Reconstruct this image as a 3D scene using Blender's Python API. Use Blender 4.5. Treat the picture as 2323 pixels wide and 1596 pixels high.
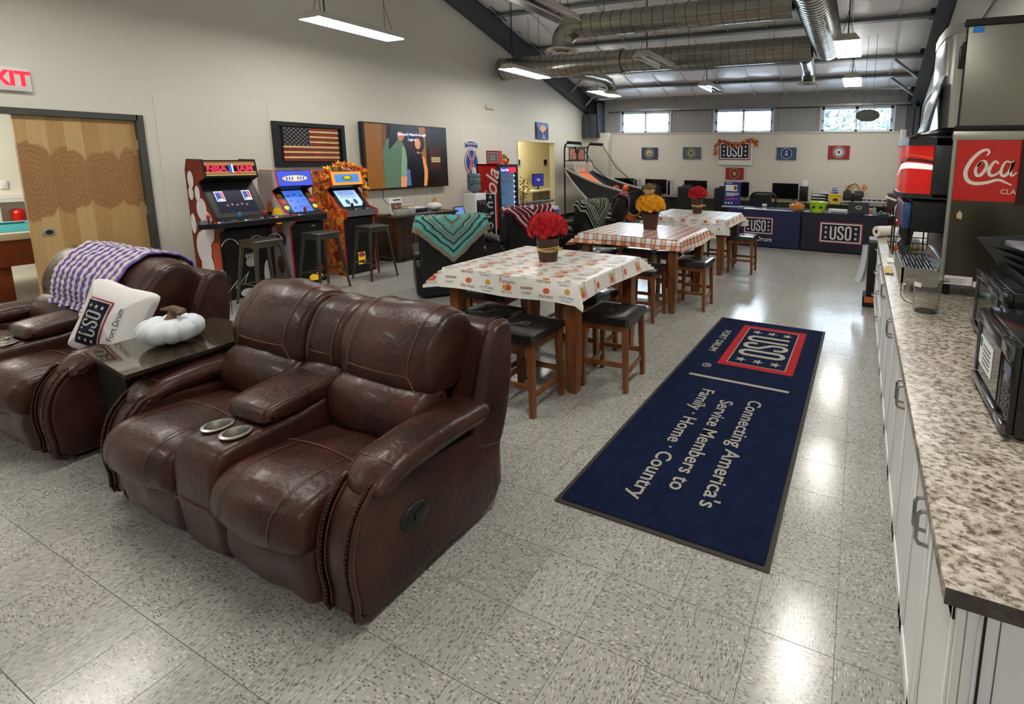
import bpy, bmesh, math, random
from mathutils import Matrix, Vector, Euler, noise
from math import pi, sin, cos, radians as RAD
for o in list(bpy.data.objects): bpy.data.objects.remove(o)
SC = bpy.context.scene
COL = SC.collection

# ------------------------------------------------------------ camera
F, PX, PY = 1117.0, 1476.6, 521.2
YAW, PITCH, ROLL = RAD(22.909), RAD(8.392), RAD(0.775)
H = 1.75
_fwd = Vector((-sin(YAW)*cos(PITCH), cos(YAW)*cos(PITCH), -sin(PITCH)))
_right = Vector((cos(YAW), sin(YAW), 0)); _down = _fwd.cross(_right)
_r = _right*cos(ROLL) - _down*sin(ROLL); _d = _right*sin(ROLL) + _down*cos(ROLL)
cam = bpy.data.objects.new('camera', bpy.data.cameras.new('camera')); COL.objects.link(cam)
cm = Matrix((_r, -_d, -_fwd)).transposed().to_4x4(); cm.translation = (0, 0, H)
cam.matrix_world = cm
cam.data.sensor_fit = 'HORIZONTAL'; cam.data.sensor_width = 36
cam.data.lens = F/2323*36
cam.data.shift_x = (1161.5-PX)/2323; cam.data.shift_y = (PY-798)/2323
cam.data.clip_start = 0.02; cam.data.clip_end = 200
SC.camera = cam

# ------------------------------------------------------------ world, exposure
def lin(r, g, b):
    f = lambda c: (c/255/12.92 if c/255 <= .04045 else ((c/255+.055)/1.055)**2.4)
    return (f(r), f(g), f(b), 1)
w = bpy.data.worlds.new('daylight'); SC.world = w; w.use_nodes = True
nt = w.node_tree; bg = nt.nodes['Background']
bg.inputs[0].default_value = (0.70, 0.85, 1.0, 1); bg.inputs[1].default_value = 14
SC.view_settings.view_transform = 'Standard'; SC.view_settings.look = 'None'
SC.view_settings.gamma = 1; SC.view_settings.use_curve_mapping = False
SC.view_settings.exposure = 0.95
LAMP = 16.0          # strength of a fluorescent lens
SC.cycles.max_bounces = 8; SC.cycles.diffuse_bounces = 4; SC.cycles.glossy_bounces = 2; SC.cycles.transmission_bounces = 8
SC.cycles.use_light_tree = False; SC.cycles.use_adaptive_sampling = True; SC.cycles.adaptive_threshold = .08; SC.cycles.caustics_reflective = False; SC.cycles.caustics_refractive = False
SC.cycles.transparent_max_bounces = 12
def area(name, loc, size, power, color=(1, .95, .86), rot=(0, 0, 0)):
    l = bpy.data.lights.new(name, 'AREA'); l.shape = 'RECTANGLE'; l.size, l.size_y = size; l.energy = power; l.color = color
    o = bpy.data.objects.new(name, l); COL.objects.link(o); o.location = loc; o.rotation_euler = rot; return o
# ceiling lamps of the two neighbouring rooms
area('pool_room_lamp', (-10.2, 1.2, 2.9), (1.2, 1.2), 70)
area('side_room_lamp', (-9.4, 11.4, 2.6), (1.2, .6), 50, (1, .94, .80))

# ------------------------------------------------------------ helpers
MATS = {}
def mat(name, col=(200, 200, 200), rough=.5, metal=0, spec=.5, nz=None, bump=None, coat=0, emit=0, trans=0, alpha=1, sheen=0, ior=1.45, col2=None, stretch=None):
    if name in MATS: return MATS[name]
    m = bpy.data.materials.new(name); m.use_nodes = True; MATS[name] = m
    n = m.node_tree.nodes; L = m.node_tree.links; b = n['Principled BSDF']
    c = lin(*col) if max(col) > 1.01 else (*col, 1)
    b.inputs['Base Color'].default_value = c; b.inputs['Roughness'].default_value = rough
    b.inputs['Metallic'].default_value = metal; b.inputs['Specular IOR Level'].default_value = spec
    b.inputs['Coat Weight'].default_value = coat; b.inputs['Coat Roughness'].default_value = .08
    b.inputs['Transmission Weight'].default_value = trans; b.inputs['Alpha'].default_value = alpha; b.inputs['IOR'].default_value = ior
    if sheen: b.inputs['Sheen Weight'].default_value = sheen
    if emit:
        b.inputs['Emission Color'].default_value = c; b.inputs['Emission Strength'].default_value = emit
        if emit < 3: m.cycles.emission_sampling = 'NONE'
    if nz or bump:
        tc = n.new('ShaderNodeTexCoord'); mp = n.new('ShaderNodeMapping'); L.new(tc.outputs['Object'], mp.inputs[0])
        if stretch: mp.inputs['Scale'].default_value = stretch
    if nz:
        t = n.new('ShaderNodeTexNoise'); t.inputs['Scale'].default_value = nz[0]; t.inputs['Detail'].default_value = 6
        L.new(mp.outputs[0], t.inputs[0])
        r = n.new('ShaderNodeValToRGB'); r.color_ramp.elements[0].position = .35; r.color_ramp.elements[1].position = .68
        c2 = lin(*col2) if col2 else tuple(x*(1-nz[1]) for x in c[:3])+(1,)
        r.color_ramp.elements[0].color = c2; r.color_ramp.elements[1].color = c
        L.new(t.outputs[0], r.inputs[0]); L.new(r.outputs[0], b.inputs['Base Color'])
        if emit: L.new(r.outputs[0], b.inputs['Emission Color'])
    if bump:
        t2 = n.new('ShaderNodeTexNoise'); t2.inputs['Scale'].default_value = bump[0]; t2.inputs['Detail'].default_value = 4
        L.new(mp.outputs[0], t2.inputs[0])
        bn = n.new('ShaderNodeBump'); bn.inputs['Strength'].default_value = bump[1]; bn.inputs['Distance'].default_value = .01
        L.new(t2.outputs[0], bn.inputs['Height']); L.new(bn.outputs[0], b.inputs['Normal'])
    return m

class MB:
    """collects shapes and becomes one mesh"""
    def __init__(s, M=None): s.v = []; s.f = []; s.mi = []; s.M = M; s.k = 0
    def add(s, vs, fs, T=None):
        o = len(s.v)
        for p in vs:
            p = Vector(p)
            if T is not None: p = T @ p
            if s.M is not None: p = s.M @ p
            s.v.append(p)
        for f in fs: s.f.append(tuple(i+o for i in f)); s.mi.append(s.k)
        return s
    def box(s, c, d, T=None, taper=1):
        x, y, z = (q/2 for q in d); t = taper
        vs = [(c[0]+i*x*(1 if k < 0 else t), c[1]+j*y*(1 if k < 0 else t), c[2]+k*z) for k in (-1, 1) for j in (-1, 1) for i in (-1, 1)]
        return s.add(vs, [(0, 2, 3, 1), (4, 5, 7, 6), (0, 1, 5, 4), (2, 6, 7, 3), (0, 4, 6, 2), (1, 3, 7, 5)], T)
    def bx(s, a, b, T=None):
        return s.box([(p+q)/2 for p, q in zip(a, b)], [abs(q-p) for p, q in zip(a, b)], T)
    def rb(s, c, d, r=.01, seg=2, T=None):
        bm = bmesh.new(); bmesh.ops.create_cube(bm, size=1)
        for v in bm.verts: v.co = Vector((v.co.x*d[0]+c[0], v.co.y*d[1]+c[1], v.co.z*d[2]+c[2]))
        bmesh.ops.bevel(bm, geom=bm.edges[:], offset=min(r, min(d)*.49), segments=seg, profile=.5, affect='EDGES')
        bm.verts.index_update()
        s.add([v.co for v in bm.verts], [[v.index for v in f.verts] for f in bm.faces], T); bm.free(); return s
    def rbx(s, a, b, r=.01, seg=2, T=None):
        return s.rb([(p+q)/2 for p, q in zip(a, b)], [abs(q-p) for p, q in zip(a, b)], r, seg, T)
    def cyl(s, p, q, r, r2=None, n=12, caps=True, T=None):
        p = Vector(p); q = Vector(q); r2 = r if r2 is None else r2
        d = (q-p).normalized(); a = d.orthogonal().normalized(); b = d.cross(a)
        vs = [p+(a*cos(2*pi*i/n)+b*sin(2*pi*i/n))*r for i in range(n)]+[q+(a*cos(2*pi*i/n)+b*sin(2*pi*i/n))*r2 for i in range(n)]
        fs = [(i, (i+1) % n, n+(i+1) % n, n+i) for i in range(n)]
        if caps: fs += [tuple(range(n-1, -1, -1)), tuple(range(n, 2*n))]
        return s.add(vs, fs, T)
    def tube(s, pts, r, n=8, closed=False, T=None):
        pts = [Vector(p) for p in pts]; N = len(pts); vs = []; fs = []; a = None
        rr = r if isinstance(r, (list, tuple)) else [r]*N
        for i, p in enumerate(pts):
            if closed: d = pts[(i+1) % N]-pts[i-1]
            else: d = pts[min(i+1, N-1)]-pts[max(i-1, 0)]
            d = d.normalized() if d.length > 1e-9 else Vector((0, 0, 1))
            a = d.orthogonal().normalized() if a is None else (a-d*a.dot(d)).normalized()
            b = d.cross(a)
            vs += [p+(a*cos(2*pi*j/n)+b*sin(2*pi*j/n))*rr[i] for j in range(n)]
        for i in range(N if closed else N-1):
            k = (i+1) % N
            fs += [(i*n+j, i*n+(j+1) % n, k*n+(j+1) % n, k*n+j) for j in range(n)]
        if not closed: fs += [tuple(range(n-1, -1, -1)), tuple(range((N-1)*n, N*n))]
        return s.add(vs, fs, T)
    def lathe(s, prof, n=24, c=(0, 0, 0), T=None, f=None):
        vs = []; fs = []
        for r, z in prof:
            for j in range(n):
                a = 2*pi*j/n; k = f(a, z) if f else 1
                vs.append((c[0]+r*k*cos(a), c[1]+r*k*sin(a), c[2]+z))
        for i in range(len(prof)-1):
            fs += [(i*n+j, i*n+(j+1) % n, (i+1)*n+(j+1) % n, (i+1)*n+j) for j in range(n)]
        if prof[0][0] > 1e-6: fs.append(tuple(range(n-1, -1, -1)))
        if prof[-1][0] > 1e-6: fs.append(tuple(range((len(prof)-1)*n, len(prof)*n)))
        return s.add(vs, fs, T)
    def prism(s, poly, a, b, ax='x', T=None):
        """poly of 2-D points extruded from a to b along an axis: ax x -> (y,z), y -> (x,z), z -> (x,y)"""
        m = {'x': lambda u, v, t: (t, u, v), 'y': lambda u, v, t: (u, t, v), 'z': lambda u, v, t: (u, v, t)}[ax]
        n = len(poly); vs = [m(u, v, a) for u, v in poly]+[m(u, v, b) for u, v in poly]
        ar = sum(poly[i][0]*poly[(i+1) % n][1]-poly[(i+1) % n][0]*poly[i][1] for i in range(n))
        fl = (ar > 0) ^ (ax == 'y') ^ (b < a)
        fs = [tuple(range(n-1, -1, -1)), tuple(range(n, 2*n))]+[(i, (i+1) % n, n+(i+1) % n, n+i) for i in range(n)]
        if not fl: fs = [tuple(reversed(q)) for q in fs]
        return s.add(vs, fs, T)
    def grid(s, fn, nu, nv, T=None, cu=False, cv=False):
        vs = [fn(i/nu, j/nv) for i in range(nu+(0 if cu else 1)) for j in range(nv+(0 if cv else 1))]
        A = nu if cu else nu+1; B = nv if cv else nv+1
        fs = [(i*B+j, ((i+1) % A)*B+j, ((i+1) % A)*B+(j+1) % B, i*B+(j+1) % B) for i in range(nu) for j in range(nv)]
        return s.add(vs, fs, T)
    def ell(s, c, r, n=16, m=10, T=None, f=None):
        def fn(u, v):
            a = 2*pi*u; b = pi*(v-.5); k = f(a, b) if f else 1
            return (c[0]+r[0]*cos(b)*cos(a)*k, c[1]+r[1]*cos(b)*sin(a)*k, c[2]+r[2]*sin(b))
        return s.grid(fn, n, m, T, cu=True)
    def pillow(s, c, d, e=.35, n=10, T=None, f=None):
        """superellipsoid cushion: soft rounded block"""
        def sp(x, p): return math.copysign(abs(x)**p, x)
        def fn(u, v):
            a = 2*pi*u; b = pi*(v-.5)
            p = Vector((d[0]/2*sp(cos(b), e)*sp(cos(a), e), d[1]/2*sp(cos(b), e)*sp(sin(a), e), d[2]/2*sp(sin(b), e)))
            if f: p = f(p)
            return (c[0]+p[0], c[1]+p[1], c[2]+p[2])
        return s.grid(fn, n*4, n*2, T, cu=True)
    def star(s, c, r, T, t=.002):
        pts = [(c[0]+(r if i % 2 == 0 else r*.4)*sin(pi*i/5), c[1]+(r if i % 2 == 0 else r*.4)*cos(pi*i/5)) for i in range(10)]
        return s.prism(pts, 0, t, 'z', T)
    def stroke(s, pts, wd, T, t=.002, closed=False):
        """flat ribbon of constant width along a 2-D path, thickness t"""
        P = [Vector((p[0], p[1])) for p in pts]; N = len(P); Lf = []; Rt = []
        for i in range(N):
            a = P[(i-1) % N] if (closed or i) else P[0]; b = P[(i+1) % N] if (closed or i < N-1) else P[-1]
            d1 = (P[i]-a); d2 = (b-P[i])
            d1 = d1.normalized() if d1.length > 1e-9 else d2.normalized(); d2 = d2.normalized() if d2.length > 1e-9 else d1
            d = (d1+d2); d = d.normalized() if d.length > 1e-6 else d1
            nrm = Vector((-d.y, d.x)); k = 1/max(.5, nrm.dot(Vector((-d1.y, d1.x))))
            w2 = (wd[i] if isinstance(wd, (list, tuple)) else wd)/2*k
            Lf.append(P[i]+nrm*w2); Rt.append(P[i]-nrm*w2)
        vs = [(p.x, p.y, z) for z in (0, t) for p in Lf+Rt]; fs = []; M2 = 2*N
        for i in range(N if closed else N-1):
            k = (i+1) % N
            fs += [(M2+i, M2+N+i, M2+N+k, M2+k), (i, k, N+k, N+i), (i, M2+i, M2+k, k), (N+i, N+k, M2+N+k, M2+N+i)]
        return s.add(vs, fs, T)
    def obj(s, name, mats, parent=None, sharp=38, smooth=True):
        me = bpy.data.meshes.new(name); me.from_pydata([tuple(p) for p in s.v], [], s.f)
        for m in (mats if isinstance(mats, (list, tuple)) else [mats]): me.materials.append(m)
        if len(me.materials) > 1: me.polygons.foreach_set('material_index', s.mi)
        if smooth:
            me.polygons.foreach_set('use_smooth', [True]*len(me.polygons)); me.set_sharp_from_angle(angle=RAD(sharp))
        me.update(); o = bpy.data.objects.new(name, me); COL.objects.link(o)
        if parent is not None: o.parent = parent
        return o

def tag(o, label, cat, group=None):
    o['label'] = label; o['category'] = cat
    if group: o['group'] = group
    return o
def thing(name, label, cat, loc=(0, 0, 0), rz=0, group=None):
    o = bpy.data.objects.new(name, None); COL.objects.link(o); o.location = loc; o.rotation_euler = (0, 0, rz)
    o.empty_display_size = .1
    return tag(o, label, cat, group)
def struct(mb, name, m, parent=None, **k):
    o = mb.obj(name, m, parent, **k); o['kind'] = 'structure'; return o
def kids(o): return [c for c in bpy.data.objects if c.parent == o]
def dup(root, loc, rz, label, group=None, deep=True):
    def cp(o, par):
        c = o.copy(); COL.objects.link(c); c.parent = par
        if deep:
            for ch in kids(o): cp(ch, c)
        return c
    r = cp(root, None); r.location = loc; r.rotation_euler = (0, 0, rz); r['label'] = label
    if group: r['group'] = group
    return r
def TT(loc, x=(1, 0, 0), y=(0, 1, 0)):
    """frame with the given x and y axes, for print on a face"""
    x = Vector(x).normalized(); y = Vector(y); y = (y-x*y.dot(x)).normalized(); z = x.cross(y)
    m = Matrix((x, y, z)).transposed().to_4x4(); m.translation = loc; return m
def RT(loc=(0, 0, 0), rz=0, rx=0, ry=0):
    return Matrix.Translation(loc) @ Euler((rx, ry, rz)).to_matrix().to_4x4()
def text(s, size, T, m, parent, name='lettering', t=.002, bold=0, align='CENTER', shear=0, sx=1, spacing=1):
    """flat lettering standing t proud of the face given by frame T"""
    cu = bpy.data.curves.new(name, 'FONT'); cu.body = s; cu.size = size; cu.extrude = t/2; cu.align_x = align; cu.align_y = 'CENTER'
    cu.offset = bold; cu.shear = shear; cu.space_character = spacing; cu.resolution_u = 3
    ob = bpy.data.objects.new(name, cu); me = bpy.data.meshes.new_from_object(ob)
    bpy.data.objects.remove(ob); bpy.data.curves.remove(cu)
    me.transform(Matrix.Diagonal((sx, 1, 1, 1))); me.transform(T @ Matrix.Translation((0, 0, t/2)))
    me.materials.clear(); me.materials.append(m); me.name = name
    o = bpy.data.objects.new(name, me); COL.objects.link(o); o.parent = parent; return o
def arc(cx, cy, r, a0, a1, n=8, ry=None):
    ry = r if ry is None else ry
    return [(cx+r*cos(RAD(a0+(a1-a0)*i/n)), cy+ry*sin(RAD(a0+(a1-a0)*i/n))) for i in range(n+1)]
def rrect(w, h, r, n=4):
    return arc(w/2-r, h/2-r, r, 0, 90, n)+arc(-w/2+r, h/2-r, r, 90, 180, n)+arc(-w/2+r, -h/2+r, r, 180, 270, n)+arc(w/2-r, -h/2+r, r, 270, 360, n)
def ring2d(mb, w, h, bw, T, t=.002):
    """rectangular outline, outer size w x h, border width bw"""
    a, b = w/2-bw/2, h/2-bw/2
    return mb.stroke([(-a, -b), (a, -b), (a, b), (-a, b)], bw, T, t, closed=True)
def uso(T, w, h, parent, wht, navy, red, t=.0015, rb=.03, ib=.058):
    """the star-and-letters emblem: red and white borders, navy field, three stars, U S O, three stars"""
    MB().prism([(-w/2, -h/2), (w/2, -h/2), (w/2, h/2), (-w/2, h/2)], 0, t, 'z', T).obj('emblem_border', red, parent)
    q = T @ Matrix.Translation((0, 0, t)); j = rb*w; k = ib*w
    MB().prism([(-w/2+j, -h/2+j), (w/2-j, -h/2+j), (w/2-j, h/2-j), (-w/2+j, h/2-j)], 0, t, 'z', q).obj('emblem_inner_border', wht, parent)
    q = T @ Matrix.Translation((0, 0, 2*t))
    MB().prism([(-w/2+k, -h/2+k), (w/2-k, -h/2+k), (w/2-k, h/2-k), (-w/2+k, h/2-k)], 0, t, 'z', q).obj('emblem_field', navy, parent)
    q = T @ Matrix.Translation((0, 0, 3*t))
    for sx in (-1, 1):
        for i in (-1, 0, 1): MB().star((sx*w*.345, i*h*.235), h*.085, q, t).obj('emblem_star', wht, parent)
    lw = w*.040; lh = h*.295; g = w*.053
    xs = (-w*.175, 0, w*.175)
    MB().stroke([(xs[0]-g, lh)]+arc(xs[0], -lh+g, g, 180, 360, 10)+[(xs[0]+g, lh)], lw, q, t).obj('letter_u', wht, parent)
    cx = xs[1]
    MB().stroke([(cx+g, lh*.45)]+arc(cx, lh-g, g, 0, 180, 10)+[(cx-g, lh*.5), (cx-g*.85, lh*.26), (cx+g*.85, -lh*.26), (cx+g, -lh*.5)]+arc(cx, -lh+g, g, 0, -180, 10)+[(cx-g, -lh*.45)], lw, q, t).obj('letter_s', wht, parent)
    MB().stroke(arc(xs[2], lh-g, g, 0, 180, 10)+arc(xs[2], -lh+g, g, 180, 360, 10), lw, q, t, closed=True).obj('letter_o', wht, parent)

# ------------------------------------------------------------ common materials
WHITE = mat('white_paint', (226, 226, 222), .45)
BLACK = mat('black_plastic', (14, 14, 15), .4)
MATTE = mat('matte_black', (20, 20, 21), .7)
STEEL = mat('stainless_steel', (176, 174, 164), .36, .65, nz=(3, .12))
CHROME = mat('chrome', (215, 215, 218), .1, 1)
NAVY = mat('navy_print', (22, 30, 58), .75)
RED = mat('red_print', (176, 40, 48), .7)
PWHITE = mat('white_print', (232, 230, 226), .7)
# ============================================================ THE ROOM
XL, XR, YB, YF = -7.8, 1.2, 13.5, -5.5
SL = .31; ZE = 3.45; YRIDGE = 4.0
def zroof(y): return ZE+SL*(YB-y) if y > YRIDGE else ZE+SL*(YB-YRIDGE)-SL*(YRIDGE-y)

def tile_material():
    m = bpy.data.materials.new('vinyl_tile'); m.use_nodes = True; n = m.node_tree.nodes; L = m.node_tree.links; b = n['Principled BSDF']
    g = n.new('ShaderNodeNewGeometry'); mp = n.new('ShaderNodeMapping'); L.new(g.outputs['Position'], mp.inputs[0])
    mp.inputs['Location'].default_value = (2.041/.296+100, -.763/.296+100, 0); mp.inputs['Scale'].default_value = (1/.296, 1/.296, 1)
    sp = n.new('ShaderNodeSeparateXYZ'); L.new(mp.outputs[0], sp.inputs[0])
    def math_(op, a, bb=None):
        q = n.new('ShaderNodeMath'); q.operation = op
        for i, x in enumerate((a, bb)):
            if x is None: continue
            if isinstance(x, (int, float)): q.inputs[i].default_value = x
            else: L.new(x, q.inputs[i])
        return q.outputs[0]
    ix = math_('FLOOR', sp.outputs[0]); iy = math_('FLOOR', sp.outputs[1])
    par = math_('MODULO', math_('ADD', ix, iy), 2)
    sw = n.new('ShaderNodeCombineXYZ'); L.new(sp.outputs[1], sw.inputs[0]); L.new(sp.outputs[0], sw.inputs[1])
    mx = n.new('ShaderNodeMix'); mx.data_type = 'VECTOR'; L.new(par, mx.inputs[0]); L.new(mp.outputs[0], mx.inputs[4]); L.new(sw.outputs[0], mx.inputs[5])
    def flecks(scale, thr, seed):
        q = n.new('ShaderNodeMapping'); q.inputs['Scale'].default_value = (15*scale, 42*scale, 1); q.inputs['Location'].default_value = (seed, seed*.7, 0)
        q.inputs['Rotation'].default_value = (0, 0, .12)
        L.new(mx.outputs[1], q.inputs[0])
        v = n.new('ShaderNodeTexVoronoi'); v.inputs['Scale'].default_value = 1; L.new(q.outputs[0], v.inputs[0])
        wn = n.new('ShaderNodeSeparateColor'); L.new(v.outputs['Color'], wn.inputs[0])
        a = math_('LESS_THAN', v.outputs['Distance'], .42)
        c = math_('LESS_THAN', wn.outputs[0], thr)
        return math_('MULTIPLY', a, c)
    wn2 = n.new('ShaderNodeTexWhiteNoise'); wn2.noise_dimensions = '2D'
    cb = n.new('ShaderNodeCombineXYZ'); L.new(ix, cb.inputs[0]); L.new(iy, cb.inputs[1]); L.new(cb.outputs[0], wn2.inputs[0])
    base = n.new('ShaderNodeMix'); base.data_type = 'RGBA'; L.new(wn2.outputs[0], base.inputs[0])
    base.inputs[6].default_value = lin(160, 159, 153); base.inputs[7].default_value = lin(167, 166, 160)
    last = base.outputs[2]
    for sc, thr, seed, colr in ((1.0, .30, 3.3, (122, 120, 113)), (1.15, .22, 17.1, (138, 136, 129)), (.95, .28, 41.7, (190, 188, 180)), (1.3, .12, 77.7, (98, 96, 90))):
        q = n.new('ShaderNodeMix'); q.data_type = 'RGBA'; L.new(flecks(sc, thr, seed), q.inputs[0]); L.new(last, q.inputs[6]); q.inputs[7].default_value = lin(*colr); last = q.outputs[2]
    L.new(last, b.inputs['Base Color'])
    nz = n.new('ShaderNodeTexNoise'); nz.inputs['Scale'].default_value = .7; nz.inputs['Detail'].default_value = 3; L.new(g.outputs['Position'], nz.inputs[0])
    r = n.new('ShaderNodeMapRange'); L.new(nz.outputs[0], r.inputs[0]); r.inputs[1].default_value = .3; r.inputs[2].default_value = .7; r.inputs[3].default_value = .13; r.inputs[4].default_value = .23
    L.new(r.outputs[0], b.inputs['Roughness']); b.inputs['Specular IOR Level'].default_value = .5
    nb = n.new('ShaderNodeTexNoise'); nb.inputs['Scale'].default_value = 5; L.new(g.outputs['Position'], nb.inputs[0])
    bn = n.new('ShaderNodeBump'); bn.inputs['Strength'].default_value = .06; bn.inputs['Distance'].default_value = .01; L.new(nb.outputs[0], bn.inputs['Height']); L.new(bn.outputs[0], b.inputs['Normal'])
    return m
TILE = tile_material()
floor = struct(MB().bx((XL-.02, YF, -.12), (XR+.1, YB+.1, -.002)), 'floor', mat('tile_joint', (96, 95, 90), .6))
TP = .296; TX, TY = -2.041, .763
tm = MB().box((0, 0, -.0015), (TP-.0022, TP-.0022, .003))
t0 = None; far = MB(); cnt = []
for i in range(-20, 12):
    for j in range(-22, 46):
        cx, cy = TX+(i+.5)*TP, TY+(j+.5)*TP
        if cx < XL+.02 or cx > XR or cy < YF or cy > YB-.05: continue
        d = Vector((cx, cy, -H)); q = Vector((d.dot(_r), d.dot(_d), d.dot(_fwd)))
        vis = q.z > .2 and -60 < F*q.x/q.z+PX < 2090 and 500 < F*q.y/q.z+PY < 1680
        cnt.append((0 if vis else 1, d.length, cx, cy))
cnt.sort()
for k, (vis, d, cx, cy) in enumerate(cnt):
    if vis == 0 and k < 300:
        if t0 is None: t0 = tm.obj('tile', TILE, floor, smooth=False); o = t0
        else: o = t0.copy(); COL.objects.link(o); o.parent = floor
        o.location = (cx, cy, 0)
    else: far.box((cx, cy, -.0015), (TP-.0022, TP-.0022, .003))
o = far.obj('floor_tiles', TILE, floor, smooth=False); o['kind'] = 'stuff'
struct(MB().bx((-12.4, 8.9, -.1), (XL, 15.2, .0)), 'floor_side_room', mat('carpet_grey', (120, 116, 106), .9))
struct(MB().bx((-13.4, -2, -.1), (XL+.0, 6, .0)), 'floor_pool_room', mat('pool_room_floor', (170, 165, 152), .3))

WALL = mat('wall_paint', (214, 211, 200), .75, bump=(90, .08))
PANEL = mat('wall_board', (216, 212, 199), .5, bump=(60, .06))
GREYW = mat('grey_liner_panel', (158, 158, 158), .55)
STEELG = mat('painted_frame_steel', (66, 72, 80), .5)
STEELL = mat('galvanised_steel', (150, 152, 152), .4, .4)
# left wall, with the double-door opening and the side-room doorway
D1a, D1b, D1z = 1.16, 3.045, 2.10
D2a, D2b, D2z = 9.98, 11.56, 2.105
w = MB()
def wallx(a, b, z0, z1f, z1g=None):  # piece of the left wall
    w.prism([(a, z0), (b, z0), (b, z1g if z1g else z1f), (a, z1f)], XL-.14, XL, 'x')
wallx(YF, D1a, 0, zroof(YF), zroof(D1a)); wallx(D1a, D1b, D1z, zroof(D1a), zroof(D1b)); wallx(D1b, YRIDGE, 0, zroof(D1b), zroof(YRIDGE))
wallx(YRIDGE, D2a, 0, zroof(YRIDGE), zroof(D2a)); wallx(D2a, D2b, D2z, zroof(D2a), zroof(D2b)); wallx(D2b, YB, 0, zroof(D2b), zroof(YB))
wall_left = struct(w, 'wall_left', WALL, smooth=False)
ys = [3.21, 4.44, 5.66, 6.87, 8.09, 9.31, 9.88]
for a, b in zip(ys, ys[1:]):
    MB().rbx((XL, a+.002, .1), (XL+.006, b-.002, 2.44), .002, 1).obj('wall_panel', PANEL, wall_left)
for a, b in ((11.72, 12.6), (12.604, 13.2)): MB().rbx((XL, a, .1), (XL+.006, b, 2.44), .002, 1).obj('wall_panel', PANEL, wall_left)
o = struct(MB().bx((XL, D1b+.1, 0), (XL+.012, D2a, .1)).bx((XL, D2b, 0), (XL+.012, YB, .1)), 'baseboard_left', mat('black_cove_base', (40, 40, 40), .6))
# back wall: grey liner wall above, cream partition below
wb = MB(); ZL = 2.45
wins = [(-6.70, -5.16), (-3.82, -2.25), (-1.02, .62)]
wz0, wz1 = 2.44, 3.06
xs = [XL-.2]+[c for ab in wins for c in ab]+[XR+.2]
for i in range(0, len(xs), 2): wb.bx((xs[i], YB, ZL-.6), (xs[i+1], YB+.14, wz1))
wb.bx((XL-.2, YB, wz1), (XR+.2, YB+.14, ZE+.3)).bx((XL-.2, YB, 0), (XR+.2, YB+.14, wz0-.02))
wall_back = struct(wb, 'wall_back', GREYW, smooth=False)
for x in (-6.9, -6.0, -5.0, -4.05, -3.2, -2.1, -1.15, -.3, .75): MB().bx((x, YB-.004, 2.45), (x+.006, YB, 3.44) if not any(a < x < b for a, b in wins) else (x+.006, YB, 3.0+.44)).obj('panel_seam', mat('panel_seam', (110, 110, 110), .6), wall_back) if not any(a-.02 < x < b+.02 for a, b in wins) else MB().bx((x, YB-.004, 3.12), (x+.006, YB, 3.44)).obj('panel_seam', mat('panel_seam'), wall_back)
MB().bx((XL+.7, YB-.10, 3.06), (XR-.2, YB, 3.075)).bx((XL+.7, YB-.10, 2.995+.065), (XR-.2, YB-.09, 3.13)).bx((XL+.7, YB-.03, 3.06), (XR-.2, YB, 3.13)).obj('girt', STEELL, wall_back)
o = struct(MB().bx((XL, YB-.09, 0), (XR, YB, 2.43)).bx((XL, YB-.12, 2.42), (XR, YB, 2.45)), 'wall_back_partition', mat('partition_paint', (214, 209, 198), .7, bump=(80, .06)))
for x in (-5.7, -4.47, -3.25, -2.03, -.81, .41): MB().bx((x, YB-.093, .1), (x+.004, YB-.09, 2.42)).obj('board_seam', mat('board_seam', (192, 187, 175), .7), o)
struct(MB().bx((XL, 13.16, 0), (-6.98, YB-.09, 2.45)), 'wall_corner_left', PANEL)
struct(MB().bx((.80, 13.1, 0), (XR, YB-.09, 2.47)), 'wall_corner_right', mat('corner_paint', (214, 210, 200), .7))
struct(MB().bx((XL, YB-.105, 0), (XR, YB-.09, .1)), 'baseboard_back', mat('black_cove_base'))
# right and front walls
struct(MB().prism([(YF, 0), (YB, 0), (YB, zroof(YB)), (YRIDGE, zroof(YRIDGE)), (YF, zroof(YF))], XR, XR+.14, 'x'), 'wall_right', WALL, smooth=False)
struct(MB().bx((XL, YF-.14, 0), (XR, YF, 3.5)), 'wall_front', WALL)
# windows of the back wall
GLASS = mat('window_glass', (235, 245, 250), .02, trans=1, ior=1.02, alpha=.25)
VINYL = mat('white_vinyl_frame', (214, 224, 236), .4)
for n_, (a, b) in enumerate(wins):
    f = MB(); z0, z1 = wz0+.01, wz1; y0, y1 = YB+.02, YB+.09
    f.bx((a, y0, z0), (a+.06, y1, z1)).bx((b-.06, y0, z0), (b, y1, z1)).bx((a, y0, z0), (b, y1, z0+.05)).bx((a, y0, z1-.06), (b, y1, z1))
    c = (a+b)/2; f.bx((c-.03, y0, z0), (c+.03, y1, z1))
    W_ = struct(f, 'window_%d' % (n_+1), VINYL)
    for p, q in ((a+.06, c-.03), (c+.03, b-.06)): MB().bx((p, YB+.05, z0+.05), (q, YB+.055, z1-.06)).obj('pane', GLASS, W_)
    MB().bx((a-.05, YB-.03, z0), (a, YB+.02, z1)).bx((b, YB-.03, z0), (b+.05, YB+.02, z1)).obj('reveal', mat('window_reveal', (190, 200, 214), .4, .3), W_)
    MB().box(((a+.03), YB+.012, 2.72), (.02, .02, .08)).box(((b-.03), YB+.012, 2.72), (.02, .02, .08)).obj('latch', BLACK, W_)
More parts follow.
